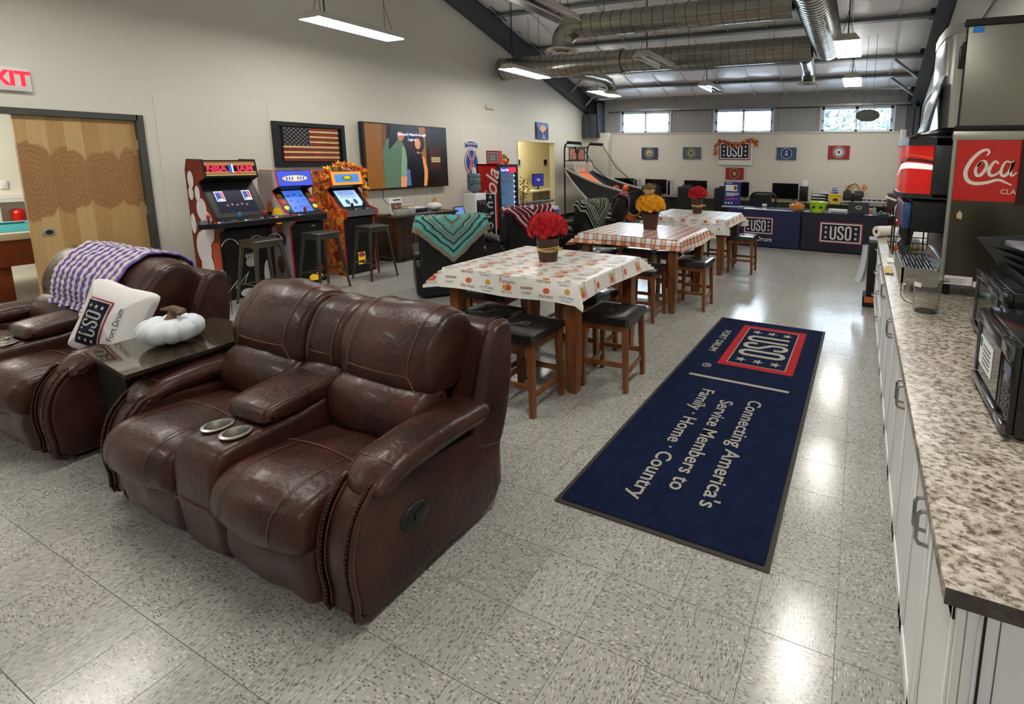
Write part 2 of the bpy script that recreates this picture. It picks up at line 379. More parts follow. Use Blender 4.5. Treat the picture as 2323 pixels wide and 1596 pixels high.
# roof insulation between purlins, with straps
pur = [13.45, 12.7, 11.88, 10.5, 9.1, 7.7, 6.3, 4.9, 4.0]
FOIL = mat('vinyl_faced_insulation', (246, 246, 250), .3, 0, bump=(7, .55), nz=(2.5, .06))
def roof_side(front):
    m_ = MB()
    for a, b in zip(pur, pur[1:]):
        nx = 96; ny = 8
        def fn(u, v):
            x = XL+u*(XR-XL); y = a+(b-a)*v
            s_ = abs(sin(pi*(x-.45)/.8))**.55
            sag = .055*abs(sin(pi*v))**.6*(.45+.55*s_)*(.8+.4*noise.noise((x*.9, y*.8, 1)))+.012*noise.noise((x*3, y*3, 2))
            z = zroof(y)-sag
            return (x, y if not front else 8-y, z)
        m_.grid(fn, nx, ny)
    return m_
struct(roof_side(False), 'ceiling', FOIL)
struct(MB().prism([(YF, ZE), (YRIDGE, zroof(YRIDGE)), (YRIDGE, zroof(YRIDGE)+.1), (YF, ZE+.1)], XL, XR, 'x'), 'ceiling_front', FOIL)
struct(MB().prism([(YRIDGE, zroof(YRIDGE)+.12), (YB+.4, zroof(YB+.4)+.12), (YB+.4, zroof(YB+.4)+.2), (YRIDGE, zroof(YRIDGE)+.2)], XL-.2, XR+.2, 'x'), 'roof_deck', STEELG)
sl = math.atan(SL)
for k_, y in enumerate(pur[1:-1]):
    T = RT((0, y, zroof(y)), 0, -sl)
    p_ = struct(MB().bx((XL+.25, -.006, -.10), (XR-.2, .006, .02), T).bx((XL+.25, -.07, -.11), (XR-.2, .006, -.10), T), 'trim_purlin_%d' % (k_+1), mat('purlin_steel', (140, 144, 146), .45, .2))
for i in range(12):
    x = .45-.8*i
    struct(MB().bx((x-.022, 0, -.012), (x+.022, 10.0, -.005), RT((0, YRIDGE, zroof(YRIDGE)-.03), 0, -sl)), 'trim_strap_%d' % (i+1), mat('white_strap', (214, 214, 212), .4))
# rigid-frame rafters and columns against both gable walls
def rafter(x0, x1, name):
    T = lambda y, d: (y, zroof(y)-d)
    m_ = MB(); c = (x0+x1)/2
    m_.prism([T(YRIDGE, .02), T(YB-.02, .02), T(YB-.02, .50), T(YRIDGE, .42)], c-.01, c+.01, 'x')
    for a, b in ((.0, .02),): m_.prism([T(YRIDGE, a), T(YB, a), T(YB, b), T(YRIDGE, b)], x0, x1, 'x')
    m_.prism([T(YRIDGE, .42), T(YB-.3, .52), T(YB-.3, .535), T(YRIDGE, .435)], x0, x1, 'x')
    return struct(m_, name, STEELG)
rafter(XL+.02, XL+.30, 'trim_rafter_1'); rafter(XR-.26, XR-.02, 'trim_rafter_2')
for x0, x1, nm in ((XL+.02, XL+.55, 'trim_column_1'), (XR-.3, XR-.04, 'trim_column_2')):
    c = (x0+x1)/2
    struct(MB().bx((c-.008, YB-.5, 2.3), (c+.008, YB-.06, 3.35)).bx((x0, YB-.08, 2.3), (x1, YB-.06, 3.4)).bx((x0, YB-.5, 2.3), (x1, YB-.485, 2.98)).bx((x1-.02, YB-.5, 2.3), (x1, YB-.06, 3.3)), nm, STEELG)
for i, (y, sd) in enumerate(((12.7, 0), (11.88, 0), (10.5, 0), (12.7, 1), (11.88, 1))):
    x0, x1 = ((XL+.28, XL+.75) if sd == 0 else (XR-.24, XR-.72))
    struct(MB().cyl((x0, y+.1, zroof(y)-.48), (x1, y, zroof(y)-.1), .03, n=6), 'trim_flange_brace_%d' % (i+1), mat('purlin_steel'))
# ============================================================ LIGHTS AND DUCTS
LENS = mat('lit_lens', (1.0, .965, .90), .4, emit=LAMP)
UPL = mat('added_uplight', (1.0, .97, .92), .4, emit=LAMP*.24)  # glow added on the housing tops to brighten the ceiling
HOUSE = mat('lamp_housing', (206, 204, 194), .45)
MIRROR = mat('mirror_reflector', (205, 205, 205), .12, 1)
WIRE = mat('wire', (60, 60, 58), .5, .5)
def pendant(x, y, label, lit=True, z=3.35):
    t = thing('pendant_light', label, 'light', (x, y, z), 0, 'rows of pendant lights')
    L2, w0, w1, h = .61, .175, .10, .10
    b = MB(); b.add([(-w0, -L2, 0), (w0, -L2, 0), (w0, L2, 0), (-w0, L2, 0), (-w1, -L2+.04, h), (w1, -L2+.04, h), (w1, L2-.04, h), (-w1, L2-.04, h)],
        [(0, 1, 5, 4), (1, 2, 6, 5), (2, 3, 7, 6), (3, 0, 4, 7), (4, 5, 6, 7)])
    b.obj('housing', HOUSE, t)
    if lit: MB().bx((-w1+.03, -L2+.08, h), (w1-.03, L2-.08, h+.004)).obj('added_uplight', UPL, t); MB().bx((-w0+.008, -L2+.008, -.004), (w0-.008, L2-.008, .012)).obj('lens', LENS, t)
    else:
        MB().prism([(-.16, .002), (-.10, .07), (.10, .07), (.16, .002), (.165, .004), (.105, .076), (-.105, .076), (-.165, .004)], -L2+.03, L2-.03, 'y').obj('reflector', MIRROR, t)
        for q in (-.07, .07): MB().cyl((q, -L2+.06, .035), (q, L2-.06, .035), .014, n=8).obj('tube', mat('unlit_tube', (220, 222, 228), .25), t)
        MB().bx((-w0, -L2, -.004), (-w0+.014, L2, .01)).bx((w0-.014, -L2, -.004), (w0, L2, .01)).bx((-w0, -L2, -.004), (w0, -L2+.014, .01)).bx((-w0, L2-.014, -.004), (w0, L2, .01)).obj('rim', HOUSE, t)
    ht = zroof(y)-z-.05
    for s in (-1, 1):
        MB().tube([(0, s*.45, ht), (0, s*.45, .45), (-.07, s*.5, h), (0, s*.45, .45), (.07, s*.5, h)], .004, 5).obj('hanging_wire', WIRE, t)
    MB().tube([(0, -.4, ht), (0, -.41, ht*.5), (0, -.4, h)], .009, 6).obj('power_cord', BLACK, t)
    return t
LF, MF, RF = -6.25, -3.37, -.30
pendant(LF, 4.72, 'lit pendant light closest to the camera, over the arcade machines')
pendant(LF, 8.32, 'lit pendant light hanging in front of the left end of the lower duct')
pendant(LF, 11.6, 'lit pendant light hanging below the left rafter, near the basketball game')
pendant(MF, 4.75, 'unlit mirrored pendant light cut off by the top of the picture', False)
pendant(MF, 8.1, 'unlit mirrored pendant light hanging under the middle of the lower duct', False)
pendant(MF, 11.5, 'unlit mirrored pendant light in front of the middle back window', False)
pendant(RF, 8.05, 'lit square-looking pendant light, larger one beside the end of the main duct')
pendant(RF, 11.4, 'lit square-looking pendant light, smaller one above the right back window')
for x, y, l in ((RF, 4.7, 'lit pendant light over the blue floor mat, above the picture'), (RF, 1.3, 'lit pendant light over the near end of the counter'), (LF, 1.4, 'lit pendant light over the wooden door, above the picture'),
                (MF, 1.4, 'lit pendant light over the near brown loveseat'), (RF, -2.1, 'lit pendant light behind the camera on the counter side'), (LF, -2.1, 'lit pendant light behind the camera on the door side')):
    pendant(x, y, l)
DUCT = mat('spiral_duct_steel', (160, 160, 150), .26, .9, nz=(1.4, .22), bump=(2.5, .25), stretch=(1, 1, 4))
SEAM = mat('duct_seam', (92, 92, 88), .4, .8)
GRILL = mat('diffuser_enamel', (216, 212, 200), .45)
def run(parent, p, q, r, name='run', step=.16, cap0=False, cap1=False):
    p = Vector(p); q = Vector(q); d = (q-p).normalized()
    MB().cyl(p, q, r, n=32, caps=True).obj(name, DUCT, parent)
    n_ = int((q-p).length/step); a = d.orthogonal().normalized(); b = d.cross(a); s = MB()
    for i in range(1, n_):
        c = p+d*(i*step)
        s.tube([c+(a*cos(2*pi*k/28)+b*sin(2*pi*k/28))*(r+.001) for k in range(28)], .0045, 4, closed=True)
    s.obj('spiral_seam', SEAM, parent)
    for f, c in ((cap0, p), (cap1, q)):
        if f: MB().cyl(c-d*.03, c+d*.03, r+.018, n=32).obj('collar', DUCT, parent)
def diffuser(parent, c, r=.2):
    m = MB(); x, y, z = c
    m.lathe([(r*.45, .10), (r*.55, .05), (r*1.0, .012), (r*1.0, 0), (r*.8, -.004), (r*.78, .012)], 32, c)
    for k in (.62, .42, .2): m.lathe([(r*k, .0), (r*k+.012, -.012), (r*k-.03, .02), (r*k-.035, .018)], 28, c)
    m.obj('diffuser', GRILL, parent)
da = thing('upper_cross_duct', 'upper spiral duct across the roof that turns down into a round diffuser', 'duct', (0, 0, 0))
run(da, (-4.05, 6.65, 3.66), (-.92, 6.65, 3.66), .165, cap1=False)
el = [(-4.05+.0, 6.65, 3.66)]; R_ = .26
pts = [(-4.05-R_*sin(a), 6.65, 3.66-R_+R_*cos(a)) for a in [RAD(q) for q in (0, 18, 36, 54, 72, 90)]]
MB().tube(pts+[(-4.05-R_, 6.65, 3.36)], .163, 24).obj('elbow', DUCT, da, sharp=12)
diffuser(da, (-4.05-R_, 6.65, 3.33), .24)
db = thing('lower_cross_duct', 'lower spiral duct that runs from the left wall with small branches and diffusers', 'duct', (0, 0, 0))
run(db, (-7.60, 9.3, 3.66), (-4.6, 9.3, 3.66), .235, 'run', cap0=True, cap1=True)
run(db, (-4.6, 9.3, 3.66), (-.93, 9.3, 3.66), .215, 'run')
MB().tube([(-6.0, 9.4, 3.55), (-5.9, 10.1, 3.58), (-5.82, 10.7, 3.58), (-5.80, 10.95, 3.54), (-5.79, 11.08, 3.44), (-5.79, 11.1, 3.33)], .12, 20).obj('branch', DUCT, db, sharp=14)
diffuser(db, (-5.79, 11.1, 3.30), .2)
MB().tube([(-1.05, 9.45, 3.56), (-1.1, 10.3, 3.55), (-1.13, 10.75, 3.52), (-1.14, 10.9, 3.42), (-1.14, 10.95, 3.32)], .13, 20).obj('branch', DUCT, db, sharp=14)
diffuser(db, (-1.14, 10.95, 3.29), .22)
dc = thing('main_duct', 'wide main spiral duct running away from the camera beside the right lights', 'duct', (0, 0, 0))
run(dc, (-.66, 2.5, 3.74), (-.70, 9.62, 3.74), .245, 'run', .11, cap1=False)
MB().lathe([(.247, 0), (.247, .01), (.16, .035), (0, .04)], 32, T=RT((-.70, 9.62, 3.74), 0, -pi/2)).obj('end_cap', DUCT, dc)
for d_, xs_ in ((da, (-3.6, -2.3, -1.2)), (db, (-6.9, -5.2, -3.2, -1.6))):
    y = 6.65 if d_ is da else 9.3
    for x in xs_: MB().tube([(x, y, zroof(y)-.05), (x, y, 3.66)], .004, 5).obj('hanger', WIRE, d_)
for y in (4, 6, 8.2): MB().tube([(-.68, y, zroof(y)-.05), (-.68, y, 3.74)], .004, 5).obj('hanger', WIRE, dc)
# ============================================================ LOVESEATS
def smooth_poly(P, n=4):
    out = []; N = len(P)
    for i in range(N):
        p0, p1, p2, p3 = (Vector(P[(i+k) % N]) for k in (-1, 0, 1, 2))
        for j in range(n):
            t = j/n
            out.append(.5*((2*p1)+(-p0+p2)*t+(2*p0-5*p1+4*p2-p3)*t*t+(-p0+3*p1-3*p2+p3)*t**3))
    return out
def inset_poly(P, d):
    N = len(P); ar = sum(P[i].x*P[(i+1) % N].y-P[(i+1) % N].x*P[i].y for i in range(N)); sg = 1 if ar > 0 else -1
    out = []
    for i in range(N):
        t = (P[(i+1) % N]-P[i-1]); t = t.normalized() if t.length > 1e-9 else Vector((1, 0))
        out.append(P[i]+Vector((-t.y, t.x))*sg*d)
    return out
def loft(mb, prof, x0, x1, r=.03, bulge=.01, n=8, T=None, sm=4, wob=0, seed=0):
    """upholstered piece: closed (y,z) profile lofted along x with rounded ends and a crowned middle"""
    P = smooth_poly(prof, sm) if sm > 1 else [Vector(p) for p in prof]
    rings = []
    for k in range(5): a = pi/2*k/4; rings.append((x0+r*(1-cos(pi/2-a)) if False else x0+r*(1-sin(a)) if False else x0+r*(1-cos(a)), 0))
    ends = [(r*(1-cos(pi/2*k/4)), r*(1-sin(pi/2*k/4))) for k in range(5)]
    L = x1-x0; st = [(x0+e, i) for e, i in ends]
    for k in range(1, n): u = k/n; st.append((x0+r+(L-2*r)*u, -bulge*sin(pi*u)))
    st += [(x1-e, i) for e, i in reversed(ends)]
    vs = []; fs = []; N = len(P)
    for x, i in st:
        for q in inset_poly(P, i):
            d = wob*noise.noise((x*9+seed, q.x*9, q.y*9)) if wob else 0
            vs.append((x+d*.5, q.x+d, q.y+d))
    ar = sum(P[i].x*P[(i+1) % N].y-P[(i+1) % N].x*P[i].y for i in range(N)) > 0
    for a in range(len(st)-1):
        for j in range(N):
            f = (a*N+j, a*N+(j+1) % N, (a+1)*N+(j+1) % N, (a+1)*N+j)
            fs.append(f if not ar else tuple(reversed(f)))
    c0 = tuple(range(N)); c1 = tuple(range((len(st)-1)*N, len(st)*N))
    fs += [c0 if ar else tuple(reversed(c0)), tuple(reversed(c1)) if ar else c1]
    if ar: fs = [tuple(reversed(f)) for f in fs]
    return mb.add(vs, fs, T)
def profline(prof, x, i0, i1, d=.001, sm=4, bulge=0):
    P = inset_poly(smooth_poly(prof, sm), -d-bulge); return [(x, q.x, q.y) for q in P[i0*sm:i1*sm+1]]

LEATHER = mat('brown_leather', (70, 38, 29), .36, spec=.42, nz=(5, .3), col2=(44, 23, 18), bump=(38, .35), coat=.06)
STITCH = mat('tan_stitch', (108, 72, 52), .7)
NAIL = mat('dark_nailhead', (60, 40, 28), .3, .8)
def cut(o, cutters):
    for c in cutters:
        m = o.modifiers.new('cut', 'BOOLEAN'); m.operation = 'DIFFERENCE'; m.object = c; m.solver = 'EXACT'
    dg = bpy.context.evaluated_depsgraph_get(); me = bpy.data.meshes.new_from_object(o.evaluated_get(dg))
    o.modifiers.clear(); o.data = me
    for c in cutters: bpy.data.objects.remove(c)
def loveseat(name, label, loc):
    t = thing(name, label, 'sofa', loc, 0, 'brown leather loveseats')
    hw = .905
    # base and outer back shell
    MB().rbx((-hw+.06, .10, .05), (hw-.06, .84, .30), .02).obj('base', LEATHER, t)
    for x in (-.8, .8):
        for y in (.12, .72): MB().cyl((x, y, 0), (x, y, .06), .03, n=10).obj('foot', BLACK, t)
    shell = [(.62, .30), (.66, .55), (.74, .80), (.77, .90), (.83, .93), (.88, .90), (.87, .6), (.80, .34), (.76, .12), (.66, .12)]
    loft(MB(), shell, -hw+.07, hw-.07, .03, 0).obj('back_shell', LEATHER, t)
    for s in (-1, 1):
        a, b = (hw-.085, hw-.005) if s > 0 else (-hw+.005, -hw+.085)
        wing = [(.60, .42), (.66, .66), (.72, .84), (.77, .925), (.84, .945), (.885, .90), (.875, .62), (.80, .36), (.72, .34)]
        wg = loft(MB(), wing, a, b, .03, .004).obj('back_wing', LEATHER, t)
        MB().tube([(s*(hw-.03), y+.004, z) for y, z in ((.885, .62), (.895, .88), (.84, .955), (.77, .93))], .0025, 5).obj('stitching', STITCH, wg)
        # arm: side panel with scrolled front, padded top, nailhead trim
        a, b = (hw-.20, hw) if s > 0 else (-hw, -hw+.20)
        arm = [(.045, .045), (.005, .16), (-.005, .30), (.02, .42), (.07, .50), (.14, .535), (.40, .50), (.72, .46), (.79, .44), (.785, .28), (.73, .05), (.40, .045)]
        ar_ = loft(MB(), arm, a+.012, b-.012, .025, .003).obj('arm', LEATHER, t)
        for xx in (a+.015, b-.015):
            band = MB(); tr = profline(arm, xx, 0, 5, .006)
            band.tube(tr, .011, 8); band.obj('welt', LEATHER, ar_)
            nl = MB()
            for q in range(2, len(tr)):
                p0, p1 = Vector(tr[q-1]), Vector(tr[q])
                for f in (0, .5):
                    p = p0.lerp(p1, f); nl.ell((p.x+(-.016 if xx > (a+b)/2 else .016)*1, p.y-.008, p.z+.004), (.008, .008, .008), 8, 5)
            nl_ = nl.obj('nailhead_trim', NAIL, ar_); nl_['kind'] = 'stuff'
            MB().tube([(q[0]+(-.034 if xx > (a+b)/2 else .034), q[1]-.003, q[2]) for q in tr], .0018, 4).obj('stitching', STITCH, ar_)
        pad = [(.10, .545), (.085, .505), (.12, .485), (.24, .505), (.50, .515), (.64, .51), (.70, .55), (.67, .60), (.55, .615), (.34, .618), (.18, .60)]
        pa, pb = (hw-.205, hw+.03) if s > 0 else (-hw-.03, -hw+.205)
        pd = loft(MB(), pad, pa, pb, .055, .012, wob=.006, seed=s).obj('arm_pad', LEATHER, t)
        MB().tube([(pb-.03 if s > 0 else pa+.03, y, z) for y, z in ((.09, .535), (.18, .592), (.34, .608), (.55, .603), (.68, .57))], .002, 4).obj('stitching', STITCH, pd)
        MB().tube([(pa+.02 if s > 0 else pb-.02, y, z) for y, z in ((.09, .535), (.18, .592), (.34, .608), (.55, .603), (.68, .57))], .002, 4).obj('stitching', STITCH, pd)
        MB().tube([(pa+.03+k*(pb-pa-.06)/6, .165-.006*sin(pi*k/6), .598+.004*sin(pi*k/6)) for k in range(7)], .002, 4).obj('stitching', STITCH, pd)
        if s > 0:
            hd = MB().ell((hw-.010, .26, .31), (.016, .07, .055), 20, 8).obj('recliner_lever_plate', BLACK, t)
            MB().rb((hw+.006, .275, .315), (.012, .06, .03), .01, 2).obj('lever', mat('dark_lever', (28, 28, 28), .3), hd)
    # seats
    for x0, x1 in ((-.70, -.155), (.155, .70)):
        cu = [(-.055, .30), (-.085, .36), (-.06, .45), (.03, .495), (.20, .49), (.40, .465), (.60, .45), (.60, .34), (.30, .30), (.08, .285)]
        st = loft(MB(), cu, x0, x1, .045, .022, wob=.008, seed=x0).obj('seat_cushion', LEATHER, t)
        for f in (.22, .78): MB().tube(profline(cu, x0+(x1-x0)*f, 0, 4, .004, bulge=.013), .0018, 4).obj('stitching', STITCH, st)
        MB().tube([(x0+.03+(x1-x0-.06)*k/10, .215, .49+.024*sin(pi*k/10)) for k in range(11)], .0025, 4).obj('stitching', STITCH, st)
        ft = [(.0, .06), (-.035, .14), (-.035, .26), (.01, .31), (.10, .31), (.10, .06)]
        loft(MB(), ft, x0+.01, x1-.01, .04, .01, wob=.012, seed=x1).obj('footrest_panel', LEATHER, t)
    # centre console with cup holders and lid
    cn = [(-.005, .05), (-.045, .20), (-.055, .42), (-.02, .525), (.06, .55), (.30, .56), (.58, .57), (.58, .06), (.2, .05)]
    co = loft(MB(), cn, -.152, .152, .035, .004, sm=3).obj('console', LEATHER, t)
    cts = []
    for x in (-.068, .068): cts.append(MB().cyl((x, .085, .47), (x, .085, .62), .046, n=28).obj('cutter', BLACK))
    bpy.context.view_layer.update()
    for c in cts: c.matrix_world = t.matrix_basis.copy()
    bpy.context.view_layer.update()
    cut(co, cts)
    for p in co.data.polygons: p.use_smooth = True
    co.data.set_sharp_from_angle(angle=RAD(38))
    for x in (-.068, .068):
        MB().lathe([(.0, -.072), (.044, -.072), (.0445, 0), (.058, .006), (.058, .010), (.046, .012), (.042, .004), (.042, -.068), (0, -.068)], 28, (x, .085, .554)).obj('cup_holder', mat('cup_steel', (196, 194, 186), .26, .85), co)
    MB().tube([(-.13+.26*k/6, -.062, .30) for k in range(7)], .003, 4).obj('stitching', STITCH, co)
    ld = [(.175, .565), (.16, .60), (.19, .635), (.35, .655), (.52, .66), (.55, .62), (.53, .57), (.35, .56)]
    lo = loft(MB(), ld, -.148, .148, .03, .006).obj('console_lid', LEATHER, t)
    for x in (-.12, .12): MB().tube(profline(ld, x, 1, 4, .001, bulge=.003), .002, 4).obj('stitching', STITCH, lo)
    # back cushions: upper, lumbar
    for x0, x1, sm_ in ((-.735, -.145, 0), (-.15, .15, 1), (.145, .735, 0)):
        k = .02 if sm_ else 0
        up = [(.515+k, .66), (.485+k, .72), (.505+k, .84), (.575+k, .955), (.665+k, 1.01-k), (.765, .99-k), (.80, .90), (.74, .72), (.66, .64)]
        u_ = loft(MB(), up, x0, x1, .038, .02 if not sm_ else .008, wob=.012, seed=x0*3).obj('upper_back_cushion', LEATHER, t)
        m = .10 if not sm_ else .06
        for x in (x0+m, x1-m): MB().tube(profline(up, x, 1, 5, .005, bulge=.008 if not sm_ else .002), .002, 4).obj('stitching', STITCH, u_)
        MB().tube([(x0+m+(x1-x0-2*m)*q/8, (.464 if not sm_ else .497)+.012*(q/4-1)**2, .755) for q in range(9)], .003, 4).obj('stitching', STITCH, u_)
        if not sm_: 
            for s2, x in ((-1, x0+m), (1, x1-m)): MB().tube([(x, .475, .755), (x+s2*.03, .478, .70), (x+s2*.05, .495, .66)], .003, 4).obj('stitching', STITCH, u_)
        lu = [(.47+k, .42), (.41+k, .50), (.405+k, .58), (.45+k, .665), (.54, .70), (.62, .68), (.64, .50), (.58, .42)]
        l_ = loft(MB(), lu, x0-.005, x1+.005, .06, .022 if not sm_ else .008, wob=.012, seed=x0*5).obj('lumbar_cushion', LEATHER, t)
    return t
ls1 = loveseat('loveseat', 'brown leather reclining loveseat in the foreground with cup-holder console', (-2.455, 1.03, 0))
ls2 = dup(ls1, (-4.86, 1.03, 0), 0, 'brown leather reclining loveseat at the left under the purple striped blanket')
# crocheted striped blanket over the back of the left loveseat
def striped_blanket():
    path = [(.90, .62), (.905, .80), (.90, .94), (.84, 1.0), (.76, 1.03), (.665, 1.045), (.565, .99), (.49, .90), (.46, .80), (.45, .72), (.42, .66), (.385, .60), (.375, .54), (.385, .46)]
    P = [Vector(p) for p in path]; n = len(P)
    nu, nv = 150, 90
    def fn(u, v):
        x = -.44+.90*u+.12*(v-.45)
        end = 9.7+2.3*max(0, u-.45)/.55+.12*sin(u*34)
        s = end*v; i = min(int(s), n-2); p = P[i].lerp(P[i+1], s-i)
        d = P[min(i+1, n-1)]-P[max(i-1, 0)]; d.normalize(); nr = Vector((-d.y, d.x))*-1
        rib = .011*abs(sin(pi*22*u))+.004*sin(v*150+8*u)*sin(u*22*pi)+.012*noise.noise((u*4, v*3, 0))
        return (x+.005*sin(v*70), p.x-nr.x*-1*(rib+.012), p.y+nr.y*(rib+.012))
    b = MB(); b.grid(fn, nu, nv)
    b.mi = [0 if int(22*((i//nv)+.5)/nu) % 2 == 0 else (1 if (i//nv) % 7 else 2) for i in range(len(b.f))]
    return b
bl = striped_blanket()
bl.M = None
o = bl.obj('striped_blanket', [mat('cream_yarn', (226, 218, 208), .9, bump=(160, 1)), mat('purple_yarn', (112, 92, 168), .9, bump=(160, 1)), mat('lilac_yarn', (170, 152, 196), .9, bump=(160, 1))], None, 60)
o.location = (-4.86, 1.03, 0)
sm_ = o.modifiers.new('thickness', 'SOLIDIFY'); sm_.thickness = .008; sm_.offset = 1
tag(o, 'purple and cream striped crochet blanket over the left loveseat', 'blanket')
# throw pillow
PIL = mat('white_canvas', (222, 220, 218), .85, bump=(60, .15))
tp = thing('throw_pillow', 'white throw pillow with printed emblem on the left loveseat', 'pillow', (-4.08, 1.37, .50), 0)
def pil(p):
    e = max(abs(p.x), abs(p.y))/.21
    return Vector((p.x*(1+.10*(abs(p.x)*abs(p.y))/.044), p.y*(1+.10*(abs(p.x)*abs(p.y))/.044), p.z*(1-.72*min(1, e)**2.5)))
Tp = TT((.0, .0, .235), (.12, .34, .93), (-.86, -.36, -.20))   # x up the pillow, y to the left
MB().pillow((0, 0, 0), (.40, .40, .15), .22, 12, Tp, pil).obj('cover', PIL, tp)
nv_ = mat('pillow_navy', (24, 30, 52), .85)
uso(Tp @ Matrix.Translation((-.03, .055, .064)), .29, .175, tp, mat('pillow_white', (226, 224, 222), .85), nv_, mat('pillow_red', (190, 66, 74), .85), .002, .025, .05)
text('Fort Drum', .044, Tp @ Matrix.Translation((.0, -.10, .066)), nv_, tp)
Ti = Tp.inverted()
for o in kids(tp):
    if o.name.startswith('cover'): continue
    bm = bmesh.new(); bm.from_mesh(o.data)
    if len(bm.verts) == 8: bmesh.ops.subdivide_edges(bm, edges=bm.edges[:], cuts=11, use_grid_fill=True)
    off = {'emblem_border': .001, 'emblem_inner_border': .003, 'emblem_field': .005}.get(o.name.split('.')[0], .007)
    for v in bm.verts:
        p = Ti @ v.co; e = min(1, max(abs(p.x), abs(p.y))/.21); zt = .075*(1-.72*e**2.5)+off
        v.co = Tp @ Vector((p.x, p.y, zt))
    bm.to_mesh(o.data); bm.free()
# dark wedge table between the loveseats
wt = thing('wedge_table', 'dark glossy wedge table between the two brown loveseats', 'table', (-3.5, 1.1, 0))
DWOOD = mat('espresso_wood', (38, 26, 20), .22, nz=(6, .3), coat=.4)
poly = [(-.29, .04), (.30, -.02), (.25, .55), (-.08, .65), (-.35, .66)]
MB().prism(poly, .655, .675, 'z').obj('table_top', mat('smoked_glass_top', (60, 52, 36), .06, coat=.6, nz=(5, .35)), wt)
MB().prism([(x*.93, y*.95+.02) for x, y in poly], .638, .655, 'z').obj('top_rim', DWOOD, wt)
MB().prism([(-.36, .10), (.07, .06), (.07, .60), (-.36, .62)], .04, .638, 'z').obj('cabinet', mat('table_black', (12, 10, 9), .8, spec=.2), wt)
# white velvet pumpkin
pk = thing('velvet_pumpkin', 'white velvet pumpkin with a dried stem on the dark wedge table', 'pumpkin', (-3.52, 1.40, .675))
def lobes(a, b): return 1-.20*abs(cos(5*a+.3))**5-.03*sin(3*a)
m = MB(); m.ell((0, 0, .085), (.155, .145, .085), 66, 18, None, lambda a, b: lobes(a, b)*(1+.015*sin(40*a)*max(0, b)))
m.v = [Vector((p.x, p.y, p.z-.035*max(0, 1-math.hypot(p.x, p.y)/.11)*(1 if p.z > .08 else -.5))) for p in m.v]
m.obj('body', mat('white_velvet', (214, 222, 228), .8, sheen=.6, bump=(25, .5)), pk, 60)
MB().tube([(0, 0, .12), (.0, .01, .155), (-.01, .02, .18)], [.035, .022, .02], 10).tube([(-.06, -.01, .19), (0, .02, .195), (.06, .03, .185), (.10, .0, .18)], [.006, .02, .022, .01], 8).obj('stem', mat('dry_stem', (104, 82, 64), .9, bump=(40, 1)), pk)
# ============================================================ RECLINERS, BLANKETS, TABLES, STOOLS
BLKL = mat('black_leather', (24, 23, 22), .38, bump=(30, .35), nz=(4, .3))
def recliner(loc, rz, label):
    t = thing('recliner', label, 'recliner', loc, rz, 'black recliners facing the television')
    hw = .42
    MB().rbx((-.36, -.32, .03), (.36, .36, .28), .02).obj('base', MATTE, t)
    for s in (-1, 1):
        a, b = (hw-.15, hw) if s > 0 else (-hw, -hw+.15)
        arm = [(-.40, .05), (-.43, .20), (-.43, .42), (-.38, .50), (-.20, .52), (.10, .50), (.30, .47), (.34, .30), (.32, .05), (0, .05)]
        ar_ = loft(MB(), arm, a, b, .03, .004, n=4).obj('arm', BLKL, t)
        pad = [(-.46, .50), (-.47, .45), (-.40, .45), (-.1, .49), (.22, .48), (.26, .53), (.20, .57), (-.1, .59), (-.36, .585), (-.43, .56)]
        loft(MB(), pad, a-.02, b+.02, .04, .008, n=4).obj('arm_pad', BLKL, t)
    cu = [(-.42, .30), (-.45, .38), (-.40, .47), (-.2, .48), (.15, .44), (.30, .40), (.28, .28), (-.2, .26)]
    loft(MB(), cu, -hw+.15, hw-.15, .03, .015, n=5, wob=.006).obj('seat_cushion', BLKL, t)
    loft(MB(), [(-.38, .05), (-.42, .12), (-.42, .26), (-.36, .29), (-.30, .2), (-.30, .06)], -hw+.16, hw-.16, .03, .008, n=4).obj('footrest', BLKL, t)
    bk = [(.16, .40), (.14, .55), (.20, .75), (.26, .92), (.33, .99), (.42, .975), (.46, .90), (.42, .60), (.37, .30), (.34, .10), (.26, .10)]
    loft(MB(), bk, -hw+.05, hw-.05, .05, .012, n=6, wob=.008).obj('backrest', BLKL, t)
    return t
